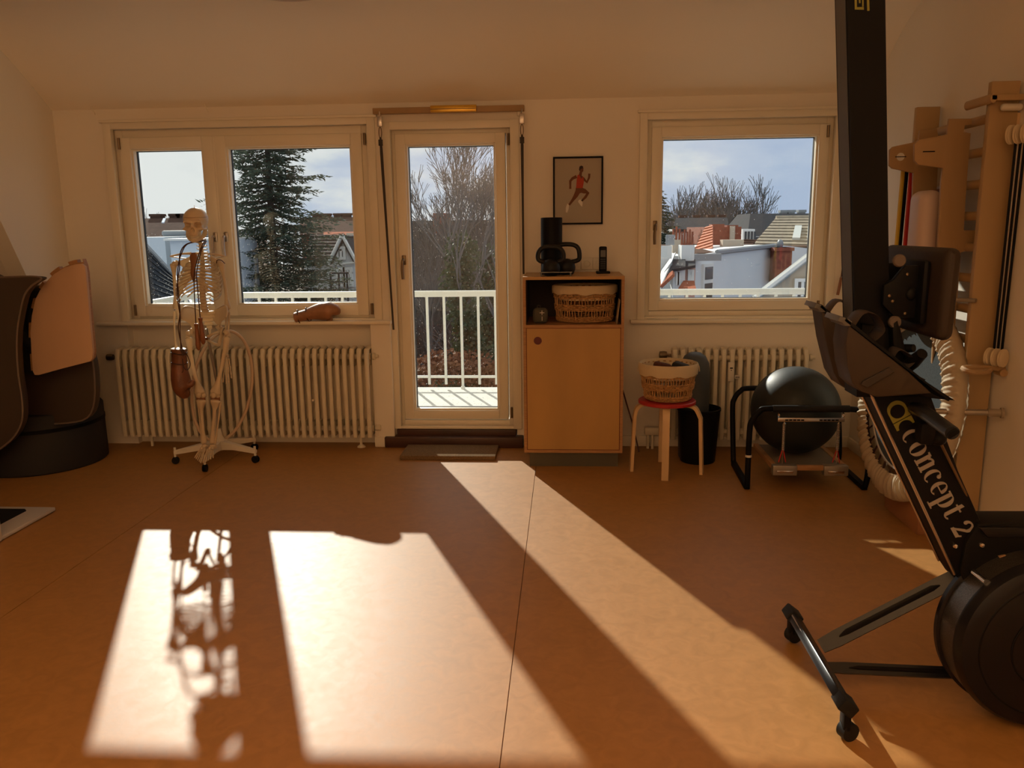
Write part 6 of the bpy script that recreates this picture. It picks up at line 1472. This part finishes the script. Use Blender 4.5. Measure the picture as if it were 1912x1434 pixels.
# long black roof behind
hF_ = thing('long_dark_roof', 'long low black roofed building on the skyline left in the single window', 'house', (6, 48, -9))
u0, u1 = (5.927, 46.000, 1.357), (9.011, 46.000, 1.320); u2, u3 = (9.257, 48.000, 1.975), (6.351, 48.000, 1.983)
m_ = MB(); quadroof(m_, u0, u1, u2, u3, 0.2); m_.build('roof', M_slate, hF_, smooth=False)
MB().box(u0[0], u1[0], 46.2, 52, -9, u0[2]).build('walls', M_wht, hF_, smooth=False)
for px in (1275, 1300, 1326, 1345):
    p = (7.581, 48.500, 2.034); chimney(hF_, p[0]+(px-1300)*0.032, 48.5, p[2]-0.2, p[2]+0.10, 0.35, 0.4, M_brnr, 0)
# lower right: glazed lean-to with slanted white roof edge
hG_ = thing('glazed_annex', 'glazed annex with slanting white verge at the lower right of the single window', 'house', (7, 18, -9))
a0, a1 = (4.018, 17.500, -0.001), (5.445, 17.500, 1.144)
m_ = MB(); quadroof(m_, a0, a1, (a1[0], 17.9, a1[2]), (a0[0], 17.9, a0[2]), 0.08); m_.build('glass_roof', mat('greenish_glass_roof', (0.22, 0.25, 0.24), 0.2, spec=0.8), hG_, smooth=False)
P_ = [(a0[0], a0[2]-0.08), (a1[0], a1[2]-0.08), (a1[0], -9), (a0[0], -9)]
MB().prism(P_, 17.6, 17.85).build('gable_wall', M_beigeh, hG_, smooth=False)
MB().tube([a0, a1], 0.06, n=6).build('verge', M_wframe, hG_)
for k_ in range(3):
    x0 = (4.825, 17.500, 0.285)[0]+k_*0.42; z1 = a0[2]+(x0-a0[0])*(a1[2]-a0[2])/(a1[0]-a0[0])-0.15
    hwin(hG_, x0, x0+0.34, z1-1.1, z1-0.1, 17.56)

# --- seen through window 1
def gh(pts): return pts
hH_ = thing('gabled_white_house', 'white house with dark tiled roof and steep gable right of the fir tree', 'house', (-6, 22, -9))
yg = 21.0
pk = (-5.718, 21.000, 1.395); er = (-5.429, 21.000, 0.700); el = (-6.084, 21.000, 0.638); bl_ = (-6.135, 21.000, -0.282)
MB().prism([(el[0]+0.03, el[2]), (pk[0], pk[2]-0.06), (er[0]-0.03, er[2]), (er[0]-0.03, -9), (el[0]+0.03, -9)], 21.0, 24.5).build('walls', M_wht, hH_, smooth=False)
# left roof slope runs back-left, built in tile courses
La, Lb, Lc, Ld = (el[0]-0.05, 20.9, el[2]), (el[0]-0.05, 26, el[2]), (pk[0], 26, pk[2]), (pk[0], 20.9, pk[2])
m_ = MB(); quadroof(m_, La, Lb, Lc, Ld, 0.08); quadroof(m_, (er[0]+0.05, 20.9, er[2]), (er[0]+0.05, 26, er[2]), (pk[0], 26, pk[2]), (pk[0], 20.9, pk[2]), 0.08)
m_.build('gable_roof', M_slate, hH_, smooth=False)
s0, s1, s2, s3_ = (-6.895, 21.400, 0.628), (-6.171, 21.400, 0.621), (-6.426, 23.600, 1.382), (-7.409, 23.600, 1.386)
tilerows(hH_, s0, s1, s2, s3_, 9, mat('dark_brown_tile', (0.07, 0.06, 0.06), 0.95, spec=0.05, noise_s=5, noise_a=0.3), th=0.05)
MB().tube([(el[0]-0.06, 20.88, el[2]-0.02), (pk[0], 20.88, pk[2])], 0.045, n=6).tube([(er[0]+0.06, 20.88, er[2]-0.02), (pk[0], 20.88, pk[2])], 0.045, n=6).tube([(el[0], 20.92, el[2]-0.02), (er[0], 20.92, el[2]+0.05)], 0.03, n=6).build('barge_board', M_wframe, hH_)
MB().box(el[0]-0.9, el[0]+0.1, 21.5, 25, -9, s0[2]-0.02).build('side_wall', M_wht, hH_, smooth=False)
wq = (-5.793, 20.970, 0.884); hwin(hH_, wq[0]-0.13, wq[0]+0.13, wq[2]-0.12, wq[2]+0.22, 20.98)
for px in (636, 650):
    p = (-5.733, 20.970, 0.415); hwin(hH_, p[0]+(px-643)*0.0135-0.12, p[0]+(px-643)*0.0135+0.12, p[2]-0.35, p[2]+0.15, 20.98)
c0_, c1_ = (-5.674, 19.500, 0.494), (-5.273, 19.500, 0.077)
cg_ = MB()
for t in (0, 0.5, 1): cg_.box(c0_[0]+(c1_[0]-c0_[0])*t-0.02, c0_[0]+(c1_[0]-c0_[0])*t+0.02, 19.48, 19.52, -2.0, c0_[2])
for zz in (c0_[2], (c0_[2]+c1_[2])/2, c1_[2]): cg_.box(c0_[0], c1_[0], 19.48, 19.52, zz-0.02, zz+0.02)
cg_.build('glazed_porch_frame', M_slate, hH_, smooth=False)
hI_ = thing('brown_terrace', 'row of brown tiled terraced houses on the skyline right of the fir tree', 'house', (-12, 46, -9))
u0, u1, u2, u3 = (-14.372, 44.000, 1.352), (-10.243, 44.000, 1.359), (-10.901, 47.000, 2.257), (-15.293, 47.000, 2.285)
m_ = MB(); quadroof(m_, u0, u1, u2, u3, 0.2); m_.build('roof', M_brnr, hI_, smooth=False)
MB().box(u0[0], u1[0], 44.2, 50, -9, u0[2]).build('walls', M_brick, hI_, smooth=False)
for px in (592, 610, 632, 648, 668):
    p = (-14.119, 47.300, 2.334); chimney(hI_, p[0]+(px-600)*0.0315, 47.3, p[2]-0.2, p[2]+0.16, 0.45, 0.4, M_brnr, 0)
hJ_ = thing('red_roof_house', 'low red roofed houses behind the white gable at the right edge of the double window', 'house', (-8, 32, -9))
u0, u1, u2, u3 = (-8.921, 30.000, 1.213), (-6.594, 30.000, 1.186), (-7.021, 32.000, 1.455), (-9.501, 32.000, 1.464)
m_ = MB(); quadroof(m_, u0, u1, u2, u3, 0.15); quadroof(m_, (-7.263, 27.000, -0.077), (-6.171, 27.000, -0.086), (-6.675, 29.500, 1.308), (-8.014, 29.500, 1.324), 0.1); m_.build('roof', M_redr, hJ_, smooth=False)
MB().box((-7.263, 27.000, -0.077)[0], (-6.171, 27.000, -0.086)[0], 27.2, 30, -9, (-7.263, 27.000, -0.077)[2]).build('walls', M_wht, hJ_, smooth=False)
a_ = (-7.757, 29.000, 1.419); MB().box(a_[0], a_[0]+0.9, 28.9, 29.0, a_[2]-0.35, a_[2]).build('pale_panel', M_beigeh, hJ_, smooth=False)
hK_ = thing('brown_skyline_house', 'brown tiled house with skylight on the skyline behind the skull', 'house', (-18, 40, -9))
u0, u1, u2, u3 = (-20.154, 38.000, 1.338), (-16.235, 38.000, 1.318), (-17.440, 41.000, 2.239), (-21.652, 41.000, 2.240)
m_ = MB(); quadroof(m_, u0, u1, u2, u3, 0.2); m_.build('roof', M_brnr, hK_, smooth=False)
MB().box(u0[0], u1[0], 38.2, 44, -9, u0[2]).build('walls', M_beigeh, hK_, smooth=False)
sk0 = [(-19.554, 39.300, 1.757), (-19.419, 39.300, 1.755), (-19.662, 40.000, 1.968), (-19.799, 40.000, 1.970)]
m_ = MB(); quadroof(m_, *[Vector(p)+Vector((0, -0.3, 0.25)) for p in sk0], th=0.05); m_.build('skylight', mat('pale_skylight', (0.5, 0.6, 0.75), 0.2), hK_, smooth=False)
for px in (294, 331, 345):
    p = (-20.721, 41.300, 2.339); chimney(hK_, p[0]+(px-300)*0.0275, 41.3, p[2]-0.3, p[2]+0.12, 0.55, 0.5, M_brnr, 0)
hL_ = thing('pale_blue_flat_house', 'pale blue-white flat roofed building behind the skeleton shoulders', 'house', (-9, 18, -9))
u0, u1 = (-9.283, 17.500, 1.414), (-8.735, 17.500, 0.040)
MB().box(u0[0]-1, u1[0], 17.5, 22, -9, (-8.823, 17.500, 1.409)[2]).build('left_block', M_blu, hL_, smooth=False)
u0, u1 = (-7.887, 16.000, 1.341), (-6.718, 16.000, 0.156)
MB().box(u0[0], u1[0], 16.0, 17.6, -9, (-7.632, 16.000, 1.348)[2]).build('right_block', M_blu, hL_, smooth=False)
MB().box(u0[0]-0.08, u1[0], 15.9, 17.6, (-7.632, 16.000, 1.348)[2], (-7.628, 16.000, 1.390)[2]).build('roof_edge', M_wframe, hL_, smooth=False)
MB().box((-9.316, 19.000, 1.560)[0], (-7.847, 19.000, 1.542)[0], 18.5, 21.5, (-8.816, 18.500, 1.422)[2], (-8.804, 18.500, 1.555)[2], 0.05).build('flat_roof_deck', M_zinc, hL_, smooth=False)
hM_ = thing('black_tiled_roof', 'steep black tiled roof below left in the double window', 'roof', (-6, 12, -9))
q0_, q1_, q2_, q3_ = (-6.491, 11.500, 0.545), (-5.230, 11.500, 0.224), (-6.662, 13.500, 0.791), (-7.169, 13.500, 1.354)
tilerows(hM_, (-6.507, 11.200, -0.045), (-5.002, 11.200, -0.050), (-6.514, 13.200, 0.807), (-7.006, 13.200, 1.392), 16, M_slate, name='slate_course', th=0.03)
MB().tube([(-7.005, 13.200, 1.400), (-6.504, 13.200, 0.816), (-4.986, 11.200, -0.050)], 0.04, n=6).build('verge_flashing', M_zinc, hM_)

# ================================================================ OUTSIDE: TREES
M_wdark = mat('grey_brown_far_wall', (0.075, 0.075, 0.07), 0.95, spec=0.1)
M_bark = mat('dark_bark', (0.055, 0.045, 0.038), 0.9)
M_twig = mat('grey_brown_twig', (0.13, 0.13, 0.13), 0.95, spec=0.1)
M_needle = mat('dark_fir_needles', (0.080, 0.108, 0.080), 0.9, spec=0.15, trans=0.25, noise_s=3, noise_a=0.4)
M_ivy = mat('ivy_green_leaves', (0.055, 0.085, 0.040), 0.7, trans=0.2, noise_s=4, noise_a=0.4)
def fir(name, label, x, y, zb, zt, slope, seed, nbr=420, zlow=-3.0, group=None, sc=1.0):
    """natural fir: branches start anywhere along the trunk and carry drooping sprays"""
    rnd = random.Random(seed); t = thing(name, label, 'tree', (x, y, zb), group=group)
    MB().tube([(x, y, zb), (x, y, zb+(zt-zb)*0.6), (x, y, zt)], [0.20, 0.10, 0.012], n=8).build('trunk', M_bark, t)
    br = MB(); nd = MB()
    for L_ in range(nbr):
        f = ((L_+rnd.random())/nbr)**0.75; z = zt-0.05-(zt-zlow)*f
        R_ = min(1.75*sc, 0.10+slope*(zt-z))
        a = L_*2.39996+rnd.uniform(-0.4, 0.4); r_ = R_*rnd.choice((0.5, 0.7, 0.9, 1.0, 1.22))*rnd.uniform(0.85, 1.1)
        dx, dy = math.cos(a), math.sin(a); dr0 = rnd.uniform(0.10, 0.34); pts = []
        for s_ in range(6):
            q_ = s_/5; pts.append(Vector((x+dx*r_*q_, y+dy*r_*q_, z-r_*dr0*q_*1.5+r_*dr0*1.25*q_*q_)))
        br.tube(pts, [0.020, 0.016, 0.013, 0.010, 0.007, 0.003], n=3, caps=False)
        side = Vector((-dy, dx, 0)); ns = int(r_*9/sc)+4
        for s_ in range(ns):
            q_ = 0.12+0.90*s_/ns; i0 = min(int(q_*5), 4); p = pts[i0].lerp(pts[i0+1], q_*5-i0)
            for sd_ in (-1, 1):
                l = (0.50*(1-q_*0.60)+0.09)*min(1, 0.40+r_*0.35)*rnd.uniform(0.5, 1.15)*sc
                dr = (Vector((dx, dy, 0))*rnd.uniform(0.35, 0.9)+side*sd_*rnd.uniform(0.5, 1.0)).normalized()
                e_ = p+dr*l+Vector((0, 0, -l*rnd.uniform(0.10, 0.60)))
                # a spray: several short needle blades along the side twig
                for u_ in (0.15, 0.4, 0.65, 0.9):
                    c_ = p.lerp(e_, u_); w_ = 0.055*rnd.uniform(0.7, 1.4)*sc
                    up = Vector((rnd.uniform(-1, 1), rnd.uniform(-1, 1), rnd.uniform(-0.3, 1))).normalized()
                    dd_ = ((e_-p).normalized()+up*0.7).normalized(); sdv = dd_.cross(Vector((rnd.uniform(-1, 1), rnd.uniform(-1, 1), 0.5))).normalized()*w_*0.32
                    nd.add([c_-dd_*w_*0.6, c_+sdv, c_+dd_*w_*1.5, c_-sdv], [(0, 1, 2, 3)])
    br.build('branches', M_bark, t, smooth=False)
    tag(nd.build('needles', M_needle, t, smooth=False), None, None, kind='stuff')
    return t
tx = (-6.498, 18.000, 3.028)
fir('fir_tree', 'tall dense dark fir tree filling the right pane of the double window', tx[0], 18, -9, 6.3, 0.265, 5, nbr=430)
tx = (3.959, 34.000, 2.847)
fir('fir_tree', 'distant fir tree at the left edge of the single window', tx[0]-0.2, 34, -9, (3.955, 34.000, 3.016)[2], 0.36, 8, nbr=170, zlow=-1.5, sc=1.3)
def bare(name, label, x, y, zb, H, spread, seed, zc=None, depth=6, r0=0.12, mt=None, group=None, twk=3, lean=0.0, mint=0.004, up=0.55):
    rnd = random.Random(seed); t = thing(name, label, 'tree', (x, y, zb), group=group); tr_ = MB(); tw = MB()
    def grow(p, d, L, r, lv):
        n_ = 3; pts = [p]; q_ = p.copy(); dd_ = d.copy()
        for i in range(n_):
            dd_ = (dd_+Vector((rnd.uniform(-1, 1), rnd.uniform(-1, 1), rnd.uniform(-0.4, 0.7)))*0.17).normalized(); q_ = q_+dd_*L/n_; pts.append(q_.copy())
        (tr_ if lv < 2 else tw).tube(pts, [max(mint, r*(1-0.22*i)) for i in range(n_+1)], n=5 if lv < 2 else 3, caps=False)
        if lv >= depth: return
        k_ = twk+(1 if lv > 1 else 0)
        for i in range(k_):
            a = rnd.uniform(0, 2*PI); sp = spread*rnd.uniform(0.5, 1.2)
            side = dd_.orthogonal().normalized(); side = (Matrix.Rotation(a, 3, dd_) @ side)
            nd_ = (dd_+side*sp+Vector((0, 0, up*0.35))).normalized(); t_ = 1.0 if i < 2 else rnd.uniform(0.4, 0.95)
            i0 = min(int(t_*n_), n_-1); st = pts[i0].lerp(pts[i0+1], t_*n_-i0)
            grow(st, nd_, L*rnd.uniform(0.62, 0.80), r*0.58, lv+1)
    z0_ = zb
    if zc is not None:
        z0_ = zc; tr_.tube([(x, y, zb), (x+0.06, y, (zb+zc)/2), (x, y, zc+0.1)], [r0*2.4, r0*1.9, r0*1.3], n=7)
        for k_ in range(3): grow(Vector((x, y, zc)), Vector((rnd.uniform(-0.6, 0.6), rnd.uniform(-0.5, 0.5), 1)).normalized(), H*0.30, r0*0.8, 1)
    grow(Vector((x, y, z0_)), Vector((lean, 0, 1)).normalized(), H*0.34, r0, 0)
    tr_.build('trunk', mt or M_twig, t, angle=60); tw.build('twigs', mt or M_twig, t, smooth=False)
    return t
# bare crowns seen in the door
p = (-1.886, 15.000, 1.385); bare('bare_tree', 'bare branching tree with wide fan crown in the balcony door', p[0], 15, -9, 3.7, 0.50, 21, zc=-0.1, depth=5, twk=3, r0=0.045, mint=0.0045)
p = (-1.441, 17.000, 1.033); bare('bare_tree', 'thin bare tree at the right edge of the balcony door', p[0], 17, -9, 3.2, 0.45, 5, zc=-0.4, depth=5, r0=0.035, mint=0.006)
p = (-3.177, 19.000, 0.995); bare('bare_tree', 'bare tree with low twiggy crown at the left of the balcony door', p[0], 19, -9, 3.6, 0.6, 9, zc=-1.4, depth=5, r0=0.04, mint=0.006)
# twiggy thicket filling the garden
rnd = random.Random(77); gi = 0
ORD = ['first', 'second', 'third', 'fourth', 'fifth', 'sixth', 'seventh', 'eighth', 'ninth', 'tenth', 'eleventh', 'twelfth', 'thirteenth', 'fourteenth', 'fifteenth', 'sixteenth', 'seventeenth', 'eighteenth', 'nineteenth', 'twentieth', 'twenty-first', 'twenty-second']
pxs = sorted(735+rnd.random()*230 for _ in range(22))
for i in range(22):
    yy = rnd.uniform(20, 32); px = pxs[i]
    base = (-3.391, 25.000, -0.648); xx = (px-1066)/1515*yy*1.0-0.02
    bare('garden_tree', ORD[i]+' twiggy bare tree from the left in the thicket seen through the balcony door', xx, yy, -9, rnd.uniform(7.6, 8.9), 0.62, 100+i, depth=6, r0=0.055, twk=3, group='bare trees of the thicket behind the balcony', mint=0.008)
# ivy-clad trunk
def leafcloud(name, label, cat, pts, n, size, mt, seed, kind=None):
    rnd = random.Random(seed); t = thing(name, label, cat, pts[0][0]); m_ = MB()
    for i in range(n):
        c_, rr = pts[rnd.randrange(len(pts))]; v = Vector((rnd.gauss(0, 1), rnd.gauss(0, 1), rnd.gauss(0, 1))).normalized()*rnd.random()**0.4
        p = Vector(c_)+Vector((v.x*rr[0], v.y*rr[1], v.z*rr[2])); s_ = size*rnd.uniform(0.6, 1.3)
        a = Vector((rnd.uniform(-1, 1), rnd.uniform(-1, 1), rnd.uniform(-1, 1))).normalized(); b_ = a.orthogonal().normalized()
        m_.add([p-a*s_, p+b_*s_*0.7, p+a*s_, p-b_*s_*0.7], [(0, 1, 2, 3)])
    tag(m_.build('leaves', mt, t, smooth=False), None, None, kind='stuff'); return t
pc = (-1.885, 15.000, 0.606); pts = [((pc[0]+rnd.uniform(-0.12, 0.12), 15, z), (0.34, 0.35, 0.5)) for z in [-6+0.5*i for i in range(15)]]+[((pc[0]+0.25, 15.3, -1.0), (0.7, 0.6, 0.7)), ((pc[0]-0.3, 15.3, -1.5), (0.6, 0.6, 0.7))]
iv = leafcloud('ivy_tree', 'dark ivy covered tree trunk in the middle of the balcony door', 'tree', pts, 9000, 0.045, M_ivy, 3)
MB().tube([(pc[0], 15.3, -9), (pc[0], 15.3, 0.8)], [0.16, 0.08], n=8).build('trunk', M_bark, iv)
pc2 = (-1.654, 18.000, 0.422); pts = [((pc2[0], 18, z), (0.40, 0.4, 0.6)) for z in [-6+0.6*i for i in range(12)]]
iv2 = leafcloud('ivy_tree', 'second dark ivy covered trunk at the right side of the balcony door', 'tree', pts, 6000, 0.05, M_ivy, 4)
MB().tube([(pc2[0], 18, -9), (pc2[0], 18, 1.0)], [0.14, 0.07], n=8).build('trunk', M_bark, iv2)
M_rust = mat('rusty_beech_leaves', (0.22, 0.085, 0.035), 0.8, noise_s=3, noise_a=0.4)
pts = [((x_, 14+0.4*math.sin(x_*3), -1.05+0.18*math.sin(x_*2.2)), (0.5, 0.9, 0.30)) for x_ in [-4.5+0.4*i for i in range(12)]]+[((x_, 14, -2.9), (0.6, 0.9, 1.6)) for x_ in [-4.5+0.5*i for i in range(10)]]
leafcloud('beech_hedge', 'rusty brown beech hedge seen low through the balcony door', 'hedge', pts, 14000, 0.040, M_rust, 6)
pts = [((x_, 12.2, -1.75), (0.35, 0.5, 0.35)) for x_ in (-3.6, -3.1, -2.6, -1.5, -1.0, -0.4)]+[((x_, 12.2, -4.2), (0.5, 0.6, 1.8)) for x_ in (-3.6, -2.8, -2.0, -1.2, -0.4)]
leafcloud('green_shrub', 'green evergreen shrubs just below the balcony floor edge', 'shrub', pts, 9000, 0.035, M_ivy, 7)
# distant houses and woods along the skyline
hN_ = thing('brick_skyline_block', 'distant red brown houses on the skyline behind the bare tree', 'house', (-12, 60, -9))
u0, u1 = (-12.380, 60.000, 1.096), (-3.695, 60.000, 0.994)
MB().box(u0[0], u1[0], 60, 70, -9, (-9.961, 60.000, 2.146)[2]).build('walls', M_wdark, hN_, smooth=False)
a_, b2 = (-9.468, 59.000, 2.659), (-8.631, 59.000, 2.120); MB().box(a_[0], b2[0], 59, 62, b2[2]-1, a_[2]).build('roof_block', M_brick, hN_, smooth=False)
def wood(label, px0, px1, Y, n, seed, H, group):
    rnd = random.Random(seed)
    for i in range(n):
        x_ = px0+(px1-px0)*(i+rnd.random()*0.8)/n
        bare('distant_tree', ORD[i]+' '+label, x_, Y+rnd.uniform(-3, 3), -9, H*rnd.uniform(0.85, 1.1), 0.42, seed*50+i, depth=5, r0=0.22, twk=3, group=group, mint=0.016)
p0, p1 = (7.933, 60.000, 2.367), (12.579, 60.000, 2.305)
wood('bare tree from the left on the skyline of the single window', p0[0], p1[0]*0.96, 60, 11, 2, 12.6, 'bare trees on the skyline of the single window')
p0, p1 = (-20.133, 66.000, 2.840), (-15.298, 66.000, 2.775)
wood('thin bare tree from the left on the skyline right of the fir tree', p0[0], p1[0], 66, 5, 3, 11.6, 'bare trees on the skyline right of the fir tree')
p0, p1 = (-31.654, 60.000, 2.897), (-28.855, 60.000, 2.859)
wood('thin bare tree from the left on the skyline left of the skull', p0[0], p1[0], 60, 3, 4, 11.2, 'bare trees on the skyline left of the skull')
